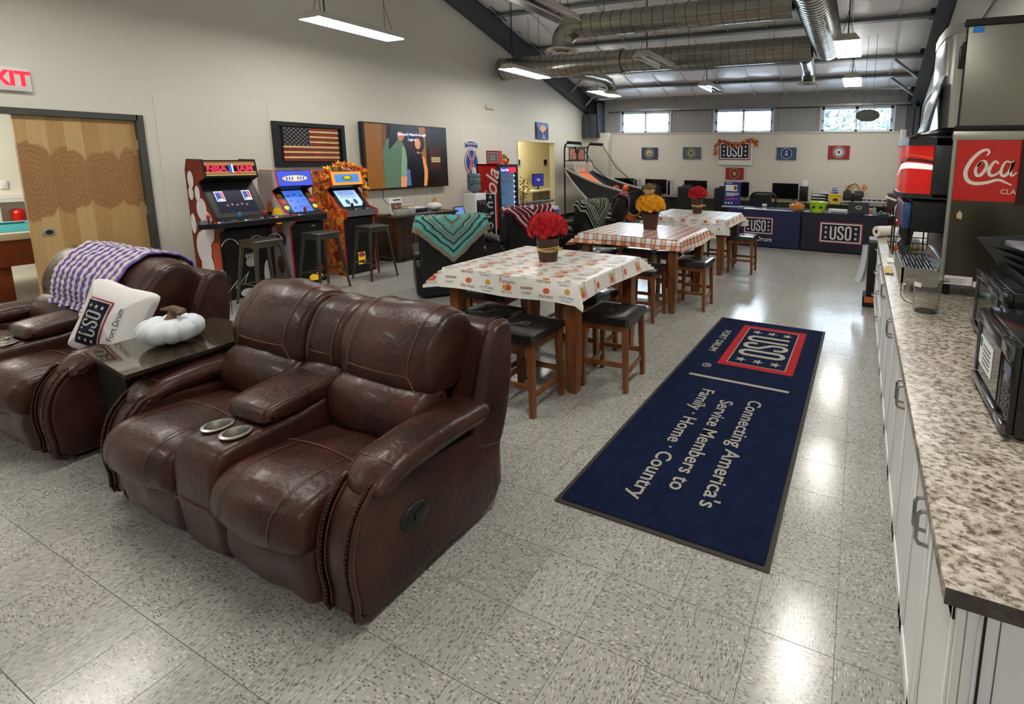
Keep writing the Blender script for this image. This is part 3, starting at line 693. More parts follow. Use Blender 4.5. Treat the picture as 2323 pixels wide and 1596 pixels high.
def granny(label, rec, size, cols, bands, path, hw, sh=0, dv=0, seed=0, n=76):
    """square crochet blanket hung cornerwise over a chair back; path = (y,z) polyline over the back, t=0 at index mid"""
    P = [Vector(p) for p in path]; ln = [0]
    for a, b in zip(P, P[1:]): ln.append(ln[-1]+(b-a).length)
    mid = ln[-1]*dv
    def at(t):
        s = max(0, min(ln[-1]-1e-4, mid+t)); i = max(k for k in range(len(ln)-1) if ln[k] <= s)
        f = (s-ln[i])/(ln[i+1]-ln[i]); p = P[i].lerp(P[i+1], f)
        d = (P[i+1]-P[i]).normalized(); return p, Vector((-d.y, d.x)), mid+t-s
    def fn(u, v):
        a, b = (u-.5)*2, (v-.5)*2
        s = (a+b)/2*size*1.41*.5*1.0+sh; t = (a-b)/2*size*1.41*.5
        p, nr, ov = at(t)
        sc = .012*abs(sin(a*n*.5))*abs(sin(b*n*.5))
        x = s; dz = 0
        if abs(s) > hw:
            e = abs(s)-hw; x = math.copysign(hw+.25*e+.012, s); dz = -.92*e
        lift = .022+sc+.008*noise.noise((u*5+seed, v*5, seed))
        return (x+.012*noise.noise((u*9, v*9, seed)), p.x+nr.x*lift, p.y+nr.y*lift+dz+.012*noise.noise((u*7, v*7, 3+seed)))
    m = MB(); m.grid(fn, n, n)
    mi = []
    for i in range(n):
        for j in range(n):
            r = max(abs((i+.5)/n-.5), abs((j+.5)/n-.5))*2
            mi.append(bands[min(len(bands)-1, int(r*len(bands)))])
    m.mi = mi
    o = m.obj('crochet_blanket', cols, None, 60)
    sd = o.modifiers.new('thickness', 'SOLIDIFY'); sd.thickness = .006
    o.location = rec.location; o.rotation_euler = rec.rotation_euler
    return tag(o, label, 'blanket', 'crochet blankets on the recliners')
yarn = lambda n_, c: mat(n_, c, .95, bump=(200, .8))
TEAL, DTEAL, TAUPE = yarn('turquoise_yarn', (98, 196, 190)), yarn('dark_teal_yarn', (22, 78, 92)), yarn('taupe_yarn', (150, 142, 122))
over = [(.12, .50), (.13, .56), (.19, .75), (.25, .93), (.33, 1.0), (.42, .985), (.465, .90), (.43, .60), (.38, .30)]
def rot(fx, fy): return math.atan2(-fy, -fx)-pi/2
r1 = recliner((-4.84, 4.76, 0), rot(-.78, .63), 'black recliner with the turquoise crochet blanket, nearest the brown loveseat')
r2 = recliner((-4.82, 6.02, 0), rot(-.96, .28), 'black recliner with the burgundy and white blanket')
r3 = recliner((-4.55, 7.35, 0), rot(-1, .05), 'black recliner with the black and pale green zigzag blanket')
r4 = recliner((-4.70, 8.72, 0), rot(-.93, -.36), 'black recliner with the pink and maroon blanket, furthest away')
granny('turquoise, teal and taupe crochet blanket hung over a recliner back', r1, .80, [TEAL, DTEAL, TAUPE], [0, 0, 0, 1, 2, 2, 0, 0, 2, 1, 0, 2, 2, 0, 1, 2, 0, 0, 1, 2, 0, 0, 2, 2, 2], over, .38, 0, .47, 1)
granny('burgundy crochet blanket with white zigzags on a recliner back', r2, .72, [yarn('burgundy_yarn', (112, 14, 48)), yarn('white_yarn', (220, 206, 206))], [0, 0, 1, 0, 0, 1, 0, 0, 1, 0, 0, 1, 0, 0, 1, 0, 0], over, .38, -.02, .44, 2)
granny('black and pale green zigzag crochet blanket on a recliner back', r3, .78, [yarn('black_yarn', (24, 26, 24)), yarn('sage_yarn', (164, 178, 152))], [0, 1, 0, 1, 0, 1, 0, 1, 0, 1, 0, 1, 0, 1, 0, 1], over, .38, 0, .47, 3)
granny('pink, maroon and black crochet blanket on the furthest recliner', r4, .62, [yarn('pink_yarn', (190, 138, 138)), yarn('maroon_yarn', (98, 34, 38)), yarn('black_yarn', (24, 26, 24))], [2, 0, 2, 1, 0, 1, 0, 1, 0, 1, 0, 1, 1], over, .38, 0, .46, 4)

WOOD = mat('honey_oak', (134, 80, 40), .38, nz=(3, .3), col2=(100, 56, 26), stretch=(6, 6, .6), coat=.15)
TH = .85
def dining(cx, cy, label):
    t = thing('counter_height_table', label, 'table', (cx, cy, 0), 0, 'counter-height dining tables')
    MB().rbx((-.62, -.53, TH-.04), (.62, .53, TH-.005), .006).obj('table_top', WOOD, t)
    for s in (-1, 1):
        MB().rbx((-.52, s*.46-.012, TH-.13), (.52, s*.46+.012, TH-.04), .003).obj('apron', WOOD, t)
        MB().rbx((s*.555-.012, -.42, TH-.13), (s*.555+.012, .42, TH-.04), .003).obj('apron', WOOD, t)
        for q in (-1, 1):
            x, y = s*.55, q*.47; a = .045
            MB().prism([(x-a, y-a), (x+a, y-a), (x+a, y+a), (x-a, y+a)], .24, TH-.04, 'z').add(
                [(x+i*a*.72, y+j*a*.72, 0) for i, j in ((-1, -1), (1, -1), (1, 1), (-1, 1))]+[(x+i*a, y+j*a, .24) for i, j in ((-1, -1), (1, -1), (1, 1), (-1, 1))],
                [(3, 2, 1, 0), (0, 1, 5, 4), (1, 2, 6, 5), (2, 3, 7, 6), (3, 0, 4, 7)]).obj('leg', WOOD, t)
    return t
HX, HY = .632, .542
def clothmap(u, v, ov, seed, lift=0):
    """unfolded cloth coordinates (u,v) -> 3-D draped over the table"""
    ex, ey = max(0, abs(u)-HX), max(0, abs(v)-HY); sx, sy = math.copysign(1, u), math.copysign(1, v)
    wv = .010*sin(7*u+seed)*sin(6*v+seed*2)
    x = min(abs(u), HX)*sx; y = min(abs(v), HY)*sy; z = TH+.004+lift
    k = .22+.10*sin(5*(u+v)+seed)
    if ex > 0 and ey > 0:
        m_ = max(ex, ey); n_ = min(ex, ey)
        x += sx*(k*ex+.55*n_); y += sy*(k*ey+.55*n_); z -= .93*m_
    elif ex > 0: x += sx*(k*ex+lift); z -= .95*ex
    elif ey > 0: y += sy*(k*ey+lift); z -= .95*ey
    return (x, y, z+wv*(1 if ex+ey > .03 else .12))
CLOTHW = mat('white_vinyl_cloth', (222, 220, 214), .32, coat=.25, bump=(6, .15))
def cloth(loc, label, plaid, ov, seed):
    U, V = HX+ov[0], HY+ov[1]
    if plaid:
        def lines(L):
            pts = []; x = -L; k = 0
            while x < L: pts.append((x, [2, 1, 0, 1][k % 4])); x += [.045, .008, .062, .008][k % 4]; k += 1
            pts.append((L, 0)); return pts
        lu, lv = lines(U), lines(V)
        def fine(l):
            o_ = []
            for (a, c), (b, _) in zip(l, l[1:]):
                n_ = max(1, int((b-a)/.022)); o_ += [(a+(b-a)*i/n_, c) for i in range(n_)]
            return o_+[l[-1]]
        lu, lv = fine(lu), fine(lv); A, B = len(lu), len(lv)
        m = MB(); vs = [clothmap(a, b, ov, seed) for a, _ in lu for b, _ in lv]
        fs = []; mi = []
        for i in range(A-1):
            for j in range(B-1):
                fs.append((i*B+j, (i+1)*B+j, (i+1)*B+j+1, i*B+j+1)); p, q = lu[i][1], lv[j][1]
                mi.append(2 if 1 in (p, q) else (1 if p == 2 and q == 2 else (3 if 2 in (p, q) else 0)))
        m.add(vs, fs); m.mi = mi
        o = m.obj('plaid_tablecloth', [mat('plaid_white', (224, 220, 214), .3, coat=.3), mat('plaid_orange', (206, 108, 60), .32, coat=.3), mat('plaid_navy', (58, 60, 84), .32, coat=.3), mat('plaid_peach', (226, 178, 148), .32, coat=.3)], None, 60)
    else:
        o = MB().grid(lambda a, b: clothmap(-U+2*U*a, -V+2*V*b, ov, seed), 60, 52).obj('printed_tablecloth', CLOTHW, None, 60)
    o.location = loc
    return tag(o, label, 'tablecloth', 'vinyl tablecloths')
def prints(o, ov, seed):
    """autumn motifs printed on the cloth: flat shapes wrapped onto the drape"""
    U, V = HX+ov[0], HY+ov[1]; rnd = random.Random(seed)
    OR, YE, BR, BL, TA = (mat('print_'+n_, c, .4) for n_, c in (('orange', (200, 92, 46)), ('gold', (204, 150, 70)), ('brown', (150, 84, 50)), ('slate', (112, 122, 134)), ('taupe', (156, 142, 120))))
    def put(shape2d, cx, cy, m, name):
        vs, fs = shape2d; v3 = [clothmap(max(-U, min(U, cx+p[0])), max(-V, min(V, cy+p[1])), ov, seed, .0012) for p in vs]
        b = m; b.add(v3, fs)
    def disk(r, ry, dx=0, dy=0, n=14):
        vs = [(dx, dy)]+[(dx+r*cos(2*pi*i/n), dy+ry*sin(2*pi*i/n)) for i in range(n)]; return vs, [(0, 1+i, 1+(i+1) % n) for i in range(n)]
    def bar(w_, h_, dx=0, dy=0): return [(dx-w_/2, dy-h_/2), (dx, dy-h_/2), (dx+w_/2, dy-h_/2), (dx+w_/2, dy+h_/2), (dx, dy+h_/2), (dx-w_/2, dy+h_/2)], [(0, 1, 4, 5), (1, 2, 3, 4)]
    cache = {}
    def word(s, size):
        if (s, size) not in cache:
            ob = text(s, size, Matrix(), CLOTHW, None, t=.0005); me = ob.data
            cache[(s, size)] = ([tuple(v.co[:2]) for v in me.vertices], [tuple(p.vertices) for p in me.polygons if p.normal.z > .5]); bpy.data.objects.remove(ob)
        return cache[(s, size)]
    B = [MB() for _ in range(5)]; px, py = .29, .19; j = 0; y = -V+.075
    while y < V-.04:
        x = -U+.06+(.145 if j % 2 else 0); i = 0
        while x < U-.06:
            k = (i+j) % 4
            if k == 0:
                put(word('Pumpkin', .045), x, y+.042, B[2], ''); put(disk(.030, .024, .012), x, y, B[0], ''); put(disk(.024, .021, -.02, -.002), x, y, B[1], ''); put(word('PATCH', .032), x, y-.04, B[2], '')
            elif k == 1:
                put(bar(.11, .018), x, y+.01, B[4], ''); put(word('SWEET', .03), x, y-.03, B[3], '')
            elif k == 2:
                put(disk(.03, .022), x, y, B[0], ''); put(word('Harvest', .042), x, y-.042, B[2], '')
            else:
                put(disk(.024, .022), x, y+.012, B[1], ''); put(word('AUTUMN', .03), x, y-.032, B[3], ''); put(bar(.09, .005), x, y-.055, B[3], '')
            x += px*.62; i += 1
        y += py*.62; j += 1
    for b, m in zip(B, (OR, YE, BR, BL, TA)):
        q = b.obj('cloth_print', m, o, smooth=False); q['kind'] = 'stuff'
T1, T2, T3 = (-2.42, 3.46), (-2.42, 5.55), (-2.42, 7.58)
dining(*T1, 'oak counter-height table with red flowers, nearest the brown loveseat')
dining(*T2, 'oak counter-height table under the orange plaid cloth')
dining(*T3, 'oak counter-height table closest to the navy information tables')
o = cloth((*T1, 0), 'white vinyl tablecloth printed with pumpkins on the nearest table', False, (.13, .16), 1.3); prints(o, (.13, .16), 1.3)
cloth((*T2, 0), 'orange, white and navy plaid vinyl tablecloth on the middle table', True, (.16, .12), 2.1)
o = cloth((*T3, 0), 'cream vinyl tablecloth with autumn print on the furthest table', False, (.14, .24), 3.4); prints(o, (.14, .24), 3.4)

PAD = mat('black_vinyl_pad', (26, 24, 24), .25, coat=.3, bump=(20, .12))
def stool_proto():
    t = thing('square_stool', '', 'stool', (0, 0, 0), 0, 'padded oak stools around the tables'); h = .58
    m = MB()
    def fn(u, v):
        x, y = (u-.5)*.42, (v-.5)*.42; r = math.hypot(x, y); e = max(abs(x), abs(y))/.21
        z = h-.012+.014*(1-e**6)-.016*math.exp(-(r/.03)**2)-.004*math.exp(-(min(abs(x-y), abs(x+y))/.008)**2)*(1-e)
        k = 1 if e < .96 else .985
        return (x*k, y*k, z if e < .999 else h-.055)
    m.grid(fn, 28, 28); m.box((0, 0, h-.05), (.40, .40, .02)); m.obj('seat_pad', PAD, t, 50)
    for s in (-1, 1):
        MB().rbx((-.17, s*.165-.011, h-.115), (.17, s*.165+.011, h-.055), .003).obj('apron', WOOD, t)
        MB().rbx((s*.165-.011, -.17, h-.115), (s*.165+.011, .17, h-.055), .003).obj('apron', WOOD, t)
        MB().rbx((-.17, s*.175-.011, .19), (.17, s*.175+.011, .225), .003).obj('stretcher', WOOD, t)
        MB().rbx((s*.175-.011, -.17, .13), (s*.175+.011, .17, .165), .003).obj('stretcher', WOOD, t)
        for q in (-1, 1):
            a = .021; x, y = s*.165, q*.165; x0, y0 = s*.18, q*.18; b = .017
            MB().add([(x0+i*b, y0+j*b, 0) for i, j in ((-1, -1), (1, -1), (1, 1), (-1, 1))]+[(x+i*a, y+j*a, h-.055) for i, j in ((-1, -1), (1, -1), (1, 1), (-1, 1))],
                     [(3, 2, 1, 0), (4, 5, 6, 7), (0, 1, 5, 4), (1, 2, 6, 5), (2, 3, 7, 6), (3, 0, 4, 7)]).obj('leg', WOOD, t)
    return t
sp = stool_proto(); first = True
for x, y, r, l in ((-2.11, 2.73, .03, 'black-padded oak stool in front of the nearest table, closest to the camera'),
    (-2.56, 2.86, -.12, 'black-padded oak stool half hidden behind the loveseat back'),
    (-1.70, 3.30, .06, 'black-padded oak stool at the right side of the nearest table beside the mat'),
    (-2.14, 3.66, .0, 'black-padded oak stool tucked under the far right of the nearest table'),
    (-2.94, 3.42, .1, 'black-padded oak stool tucked behind the left front leg of the nearest table'),
    (-2.62, 3.98, .0, 'black-padded oak stool at the far side of the nearest table'),
    (-2.12, 4.84, .03, 'black-padded oak stool at the front of the plaid table, right one'),
    (-2.58, 4.98, -.04, 'black-padded oak stool at the front of the plaid table, left one'),
    (-1.74, 5.44, .03, 'black-padded oak stool at the right side of the plaid table'),
    (-2.13, 5.88, 0, 'black-padded oak stool under the far right corner of the plaid table'),
    (-2.60, 5.86, .05, 'black-padded oak stool under the far middle of the plaid table'),
    (-3.04, 5.44, .02, 'black-padded oak stool at the left end of the plaid table'),
    (-1.62, 7.52, .03, 'black-padded oak stool at the near right side of the furthest table'),
    (-2.14, 7.82, -.02, 'black-padded oak stool at the far right side of the furthest table'),
    (-2.45, 7.06, .0, 'black-padded oak stool at the front of the furthest table')):
    if first: sp.location = (x, y, 0); sp.rotation_euler = (0, 0, r); sp['label'] = l; first = False
    else: dup(sp, (x, y, 0), r, l)
# flower pots
def mums(loc, r, h0, label, petal, dark, potm, wrap, nf=34, seed=1, pot=(.085, .20)):
    t = thing('flower_pot', label, 'plant', loc); rnd = random.Random(seed); pr, ph = pot
    MB().lathe([(0, 0), (pr*.82, 0), (pr*.86, .02), (pr*.98, ph*.55), (pr*1.05, ph*.95), (pr*1.15, ph), (pr*1.05, ph+.005), (pr*.9, ph*.9), (0, ph*.9)], 24, f=lambda a, z: 1+.03*sin(6*a)*min(1, z/.1)).obj('pot', potm, t)
    if wrap:
        w_ = MB()
        for k in range(3): w_.tube([(pr*1.03*cos(a), pr*1.03*sin(a), ph*.48+.012*k+.006*sin(2*a+k)) for a in [2*pi*i/20 for i in range(20)]], .005, 5, closed=True)
        w_.tube([(pr, -.0, ph*.5), (pr+.04, -.02, ph*.56), (pr+.05, .01, ph*.46)], .005, 5).tube([(pr, 0, ph*.5), (pr+.03, .03, ph*.6), (pr+.045, .0, ph*.55)], .005, 5)
        q = w_.obj('raffia_tie', mat('raffia', (198, 168, 104), .8), t); q['kind'] = 'stuff'
    lf = MB()
    for i in range(26):
        a = rnd.uniform(0, 2*pi); rr = r*rnd.uniform(.35, .85); z = ph+rnd.uniform(.0, .08); d = Vector((cos(a), sin(a), rnd.uniform(-.4, .2))).normalized(); s_ = Vector((-sin(a), cos(a), 0)); p = Vector((rr*.8*cos(a), rr*.8*sin(a), z)); L_ = .055
        lf.add([p, p+d*L_*.5+s_*.02+Vector((0, 0, .008)), p+d*L_, p+d*L_*.5-s_*.02+Vector((0, 0, .008))], [(0, 1, 2, 3)])
    q = lf.obj('leaves', mat('mum_leaf', (62, 66, 40), .6), t); q['kind'] = 'stuff'
    MB().ell((0, 0, ph+h0*.42), (r*.62, r*.62, h0*.40), 14, 8).obj('flower_core', dark, t)
    fm = MB()
    for ring in range(4):
        n_ = (18, 14, 10, 6)[ring]; L_ = (.064, .060, .048, .034)[ring]
        for k in range(n_):
            a = 2*pi*(k+.5*ring)/n_; up = (.12, .45, .8, 1.3)[ring]
            d = Vector((cos(a), sin(a), up)).normalized(); s_ = Vector((-sin(a), cos(a), 0))*.0065
            p0 = Vector((0, 0, 0)); p1 = d*L_*.6; p2 = d*L_+Vector((0, 0, .004))
            fm.add([p0, p1+s_, p2, p1-s_+Vector((0, 0, .003))], [(0, 1, 2, 3)])
    proto = None
    for i in range(nf):
        ph_ = math.acos(1-1.25*(i+.5)/nf); a = i*2.39996
        n_ = Vector((sin(ph_)*cos(a), sin(ph_)*sin(a), cos(ph_))); p = Vector((n_.x*r*.82, n_.y*r*.82, ph+h0*.42+n_.z*h0*.55))
        if proto is None: f_ = fm.obj('flower_head', petal, t, smooth=False); proto = f_
        else: f_ = proto.copy(); COL.objects.link(f_); f_.parent = t
        f_.location = p; f_.rotation_euler = n_.to_track_quat('Z', 'Y').to_euler(); s_ = rnd.uniform(.85, 1.15); f_.scale = (s_, s_, s_)
    return t
POTB = mat('brown_pot_wrap', (72, 48, 34), .45, nz=(6, .25), bump=(10, .3))
mums((-2.44, 3.50, TH+.006), .17, .20, 'red chrysanthemums in a brown raffia-tied pot on the nearest table', mat('red_petal', (196, 24, 36), .6), mat('dark_red', (110, 10, 22), .7), POTB, True, 46, 1, (.092, .20))
yl = mums((-2.40, 5.66, TH+.006), .19, .22, 'yellow flowers with a little scarecrow in a brown pot on the plaid table', mat('yellow_petal', (238, 172, 22), .6), mat('dark_yellow', (176, 104, 10), .7), POTB, False, 46, 2, (.10, .20))
MB().ell((0, 0, 0), (.065, .06, .065), 14, 10).obj('scarecrow_head', mat('burlap', (204, 176, 132), .9, bump=(80, .8)), yl).location = (-.01, -.03, .485)
h_ = MB()
for i in range(30):
    a = i*2.4; h_.cyl((.05*cos(a), .05*sin(a), .035), (.085*cos(a), .085*sin(a), .02+.05*sin(i)), .005, .002, 4)
q = h_.obj('straw_hair', mat('straw', (196, 160, 96), .9), yl); q.location = (-.01, -.03, .485); q['kind'] = 'stuff'
MB().lathe([(.09, .03), (.092, .036), (.05, .045), (.04, .08), (.0, .095)], 16).obj('scarecrow_hat', mat('hat_brown', (110, 88, 46), .9), yl).location = (-.01, -.03, .485)
mums((-2.42, 7.66, TH+.006), .155, .17, 'red flowers in a brown raffia-tied pot on the furthest table', mat('red_petal'), mat('dark_red'), POTB, True, 38, 3, (.088, .24))
# ============================================================ LEFT WALL
# ---- double door: frame, closed right leaf, open left leaf beyond
FRM = mat('grey_door_frame', (72, 74, 68), .5)
f = MB(); X0, X1 = XL-.15, XL+.025
f.bx((X0, D1b-.012, 0), (X1, D1b+.05, 2.155)).bx((X0, D1a-.05, 0), (X1, D1a+.012, 2.155)).bx((X0, D1a, 2.09), (X1, D1b, 2.155))
struct(f, 'trim_door_frame', FRM)
def veneer():
    m = bpy.data.materials.new('figured_maple_veneer'); m.use_nodes = True; n = m.node_tree.nodes; L = m.node_tree.links; b = n['Principled BSDF']
    tc = n.new('ShaderNodeTexCoord'); sp = n.new('ShaderNodeSeparateXYZ'); L.new(tc.outputs['Object'], sp.inputs[0])
    def M_(op, *a):
        q = n.new('ShaderNodeMath'); q.operation = op
        for i, x in enumerate(a):
            if isinstance(x, (int, float)): q.inputs[i].default_value = x
            else: L.new(x, q.inputs[i])
        return q.outputs[0]
    strip = M_('FLOOR', M_('MULTIPLY', sp.outputs[1], 7.7))
    wn = n.new('ShaderNodeTexWhiteNoise'); wn.noise_dimensions = '1D'; L.new(strip, wn.inputs[1])
    r1_ = n.new('ShaderNodeValToRGB'); r1_.color_ramp.elements[0].color = lin(186, 146, 92); r1_.color_ramp.elements[1].color = lin(206, 172, 120); L.new(wn.outputs[0], r1_.inputs[0])
    gr = n.new('ShaderNodeTexNoise'); mp = n.new('ShaderNodeMapping'); mp.inputs['Scale'].default_value = (1, 18, 1.2); L.new(tc.outputs['Object'], mp.inputs[0]); L.new(mp.outputs[0], gr.inputs[0]); gr.inputs['Scale'].default_value = 3
    # heartwood figure: a darker band of rounded tongues with rings
    jit = n.new('ShaderNodeTexNoise'); jit.noise_dimensions = '1D'; jit.inputs['Scale'].default_value = 1; L.new(M_('MULTIPLY', sp.outputs[1], 9), jit.inputs['W'])
    zc = M_('ADD', M_('SUBTRACT', sp.outputs[2], 1.42), M_('MULTIPLY', M_('SUBTRACT', jit.outputs[0], .5), .10))
    fr = M_('SUBTRACT', M_('MULTIPLY', M_('FRACT', M_('MULTIPLY', sp.outputs[1], 3.85)), 2), 1)
    wn3 = n.new('ShaderNodeTexWhiteNoise'); wn3.noise_dimensions = '1D'; L.new(M_('ADD', strip, 13.7), wn3.inputs[1])
    lim = M_('SUBTRACT', M_('ADD', .27, M_('MULTIPLY', wn3.outputs[0], .15)), M_('MULTIPLY', M_('POWER', M_('ABSOLUTE', fr), 4), .10))
    sm = n.new('ShaderNodeMapRange'); sm.interpolation_type = 'SMOOTHSTEP'; L.new(M_('SUBTRACT', lim, M_('ABSOLUTE', zc)), sm.inputs[0]); sm.inputs[1].default_value = -.015; sm.inputs[2].default_value = .02
    dist = M_('SQRT', M_('ADD', M_('MULTIPLY', M_('MULTIPLY', fr, fr), .10), M_('MULTIPLY', zc, zc)))
    ring = M_('SINE', M_('ADD', M_('MULTIPLY', dist, 120), M_('MULTIPLY', gr.outputs[0], 12)))
    rc = n.new('ShaderNodeValToRGB'); L.new(M_('ADD', M_('MULTIPLY', ring, .5), .5), rc.inputs[0]); rc.color_ramp.elements[0].color = lin(150, 106, 66); rc.color_ramp.elements[1].color = lin(170, 126, 82)
    mx = n.new('ShaderNodeMix'); mx.data_type = 'RGBA'; L.new(M_('MULTIPLY', sm.outputs[0], .92), mx.inputs[0]); L.new(r1_.outputs[0], mx.inputs[6]); L.new(rc.outputs[0], mx.inputs[7])
    mx2 = n.new('ShaderNodeMix'); mx2.data_type = 'RGBA'; mx2.blend_type = 'MULTIPLY'; mx2.inputs[0].default_value = .25; L.new(mx.outputs[2], mx2.inputs[6]); L.new(gr.outputs[0], mx2.inputs[7])
    L.new(mx2.outputs[2], b.inputs['Base Color']); b.inputs['Roughness'].default_value = .42
    return m
VEN = veneer()
d1 = struct(MB().rbx((XL-.075, 2.125, .01), (XL-.03, 3.032, 2.088), .003, 1), 'door_1', VEN)
for z in (.25, 1.05, 1.82): MB().cyl((XL-.02, 3.036, z-.055), (XL-.02, 3.036, z+.055), .011, n=8).obj('hinge', STEEL, d1)
lk = MB().rb((XL-.028, 2.245, .885), (.006, .085, .085), .004).obj('lock_plate', STEEL, d1)
MB().cyl((XL-.027, 2.245, .885), (XL-.018, 2.245, .885), .026, n=20).obj('lock_cylinder', mat('dark_bronze', (60, 56, 50), .4, .8), lk)
MB().cyl((XL-.075, 2.245, .885), (XL-.12, 2.245, .885), .012, n=10).obj('door_handle', STEEL, d1)
struct(MB().rb((0, 0, 1.05), (.045, .90, 2.07), .003, 1, RT((XL-.5, 1.18, 0), pi/2)), 'door_2', VEN)
# ---- pool room behind it
PW = mat('pool_room_wall', (226, 222, 210), .8)
struct(MB().bx((-11.3, -2, 0), (-11.2, 6, 3)).bx((-11.3, 5.9, 0), (XL-.14, 6, 3)).bx((-11.3, -2, 0), (XL-.14, -1.9, 3)), 'wall_pool_room', PW)
struct(MB().bx((-11.3, -2, 3), (XL-.14, 6, 3.05)), 'ceiling_pool_room', PW)
pt = thing('pool_table', 'pool table with teal cloth and brown sides in the room behind the door', 'pool table', (-9.55, 1.6, 0))
MB().rbx((-.62, -1.15, .74), (.62, 1.15, .78), .01).obj('playing_bed', mat('teal_cloth', (36, 128, 134), .9), pt)
for a, b in (((-.75, -1.28, .72), (-.62, 1.28, .80)), ((.62, -1.28, .72), (.75, 1.28, .80)), ((-.75, -1.28, .72), (.75, -1.15, .80)), ((-.75, 1.15, .72), (.75, 1.28, .80))):
    MB().rbx(a, b, .015).obj('rail', mat('rail_cream', (196, 186, 160), .4), pt)
for a, b in (((-.64, -1.15, .75), (-.57, 1.15, .805)), ((.57, -1.15, .75), (.64, 1.15, .805)), ((-.57, 1.1, .75), (.57, 1.17, .805)), ((-.57, -1.17, .75), (.57, -1.1, .805))):
    MB().rbx(a, b, .012).obj('cushion', mat('teal_cloth'), pt)
MB().bx((-.70, -1.23, .42), (.70, 1.23, .73)).obj('body', mat('cherry_laminate', (122, 54, 22), .4, nz=(4, .3)), pt)
for s in (-1, 1):
    for q in (-1, 1): MB().rbx((s*.5-.09, q*.55-.09, 0), (s*.5+.09, q*.55+.09, .43), .01).obj('leg', mat('cherry_laminate'), pt)
ec = thing('extinguisher_cabinet', 'white cabinet with a red extinguisher on the pool room wall', 'cabinet', (-11.2, 2.9, .80))
MB().bx((0, -.21, -.27), (.02, .21, .27)).bx((0, -.21, -.27), (.13, -.18, .27)).bx((0, .18, -.27), (.13, .21, .27)).bx((0, -.21, .24), (.13, .21, .27)).bx((0, -.21, -.27), (.13, .21, -.24)).obj('box', WHITE, ec)
fr_ = MB(); ring2d(fr_, .42, .54, .07, TT((.13, 0, 0), (0, 1, 0), (0, 0, 1)), .012); fr_.obj('door_frame', WHITE, ec)
MB().cyl((.07, .03, -.22), (.07, .03, .04), .07, n=16).lathe([(.07, 0), (.05, .04), (.02, .06)], 16, (.07, .03, .04)).obj('extinguisher', mat('extinguisher_red', (200, 30, 24), .3), ec)
tag(MB().rb((-11.192, 2.86, 1.24), (.012, .075, .115), .006).obj('wall_outlet', WHITE), 'white outlet plate above the extinguisher cabinet', 'outlet')
# ---- exit sign
ex = thing('exit_sign', 'white exit sign with glowing red letters above the wooden door', 'sign', (XL, 2.10, 2.43))
MB().rbx((0, -.17, -.115), (.05, .17, .115), .008).obj('housing', mat('sign_white', (222, 220, 214), .5), ex)
text('EXIT', .19, TT((.0505, 0, 0), (0, 1, 0), (0, 0, 1)), mat('exit_red', (255, 30, 50), .4, emit=1.1), ex, 'lettering', .003, .008, sx=.80, spacing=1.05)
# ---- side room
SW = mat('side_room_wall', (232, 222, 180), .8)
struct(MB().bx((-9.5, 8.9, 0), (-9.4, 15.2, 2.8)).bx((-9.5, 8.9, 0), (XL-.14, 9.0, 2.8)).bx((-9.5, 15.1, 0), (XL-.14, 15.2, 2.8)).bx((XL-.14, 13.4, 0), (XL-.04, 15.2, 2.8)), 'wall_side_room', SW)
struct(MB().bx((-9.5, 8.9, 2.8), (XL-.14, 15.2, 2.85)), 'ceiling_side_room', SW)
struct(MB().bx((XL-.15, D2b-.01, 0), (XL+.012, D2b+.02, 2.12)).bx((XL-.15, D2a-.02, 0), (XL+.012, D2a+.01, 2.12)).bx((XL-.15, D2a, 2.095), (XL+.012, D2b, 2.12)), 'trim_doorway', mat('cream_trim', (216, 206, 176), .5))
dk = thing('side_room_desk', 'white wall desk seen through the doorway', 'desk', (-9.1, 12.8, 0))
MB().bx((-.29, -1.0, .68), (.29, 1.6, .72)).obj('top', mat('desk_white', (226, 218, 186), .4), dk)
for y in (-.9, .35, 1.5): MB().bx((-.27, y-.02, 0), (.27, y+.02, .68)).obj('side_panel', mat('desk_white'), dk)
mo = thing('desktop_monitor', 'blue-screened monitor on the desk through the doorway', 'monitor', (-9.18, 12.70, .72))
MB().rbx((-.02, -.28, .10), (.02, .28, .48), .008).obj('casing', BLACK, mo); MB().bx((.021, -.26, .12), (.023, .26, .46)).obj('screen', mat('blue_screen', (34, 40, 130), .3, emit=.5), mo)
MB().cyl((0, 0, 0), (0, 0, .14), .025, n=10).lathe([(.0, 0), (.11, 0), (.10, .012), (0, .015)], 20).obj('stand', BLACK, mo)
MB().bx((.0235, -.08, .26), (.025, .08, .33)).obj('logo', PWHITE, mo)
for y, l in ((12.05, 'paper notice at the left of the side room wall'), (13.42, 'paper notice at the right of the side room wall')):
    nt_ = tag(MB().bx((-9.4, y-.12, 1.37), (-9.397, y+.12, 1.69)).obj('wall_notice', PWHITE), l, 'notice')
    MB().bx((-9.397, y-.09, 1.45), (-9.396, y+.09, 1.63)).obj('print_block', NAVY, nt_)
    for k in range(2): MB().bx((-9.397, y-.09, 1.40+.02*k), (-9.396, y+.09, 1.41+.02*k)).obj('print_line', NAVY, nt_)
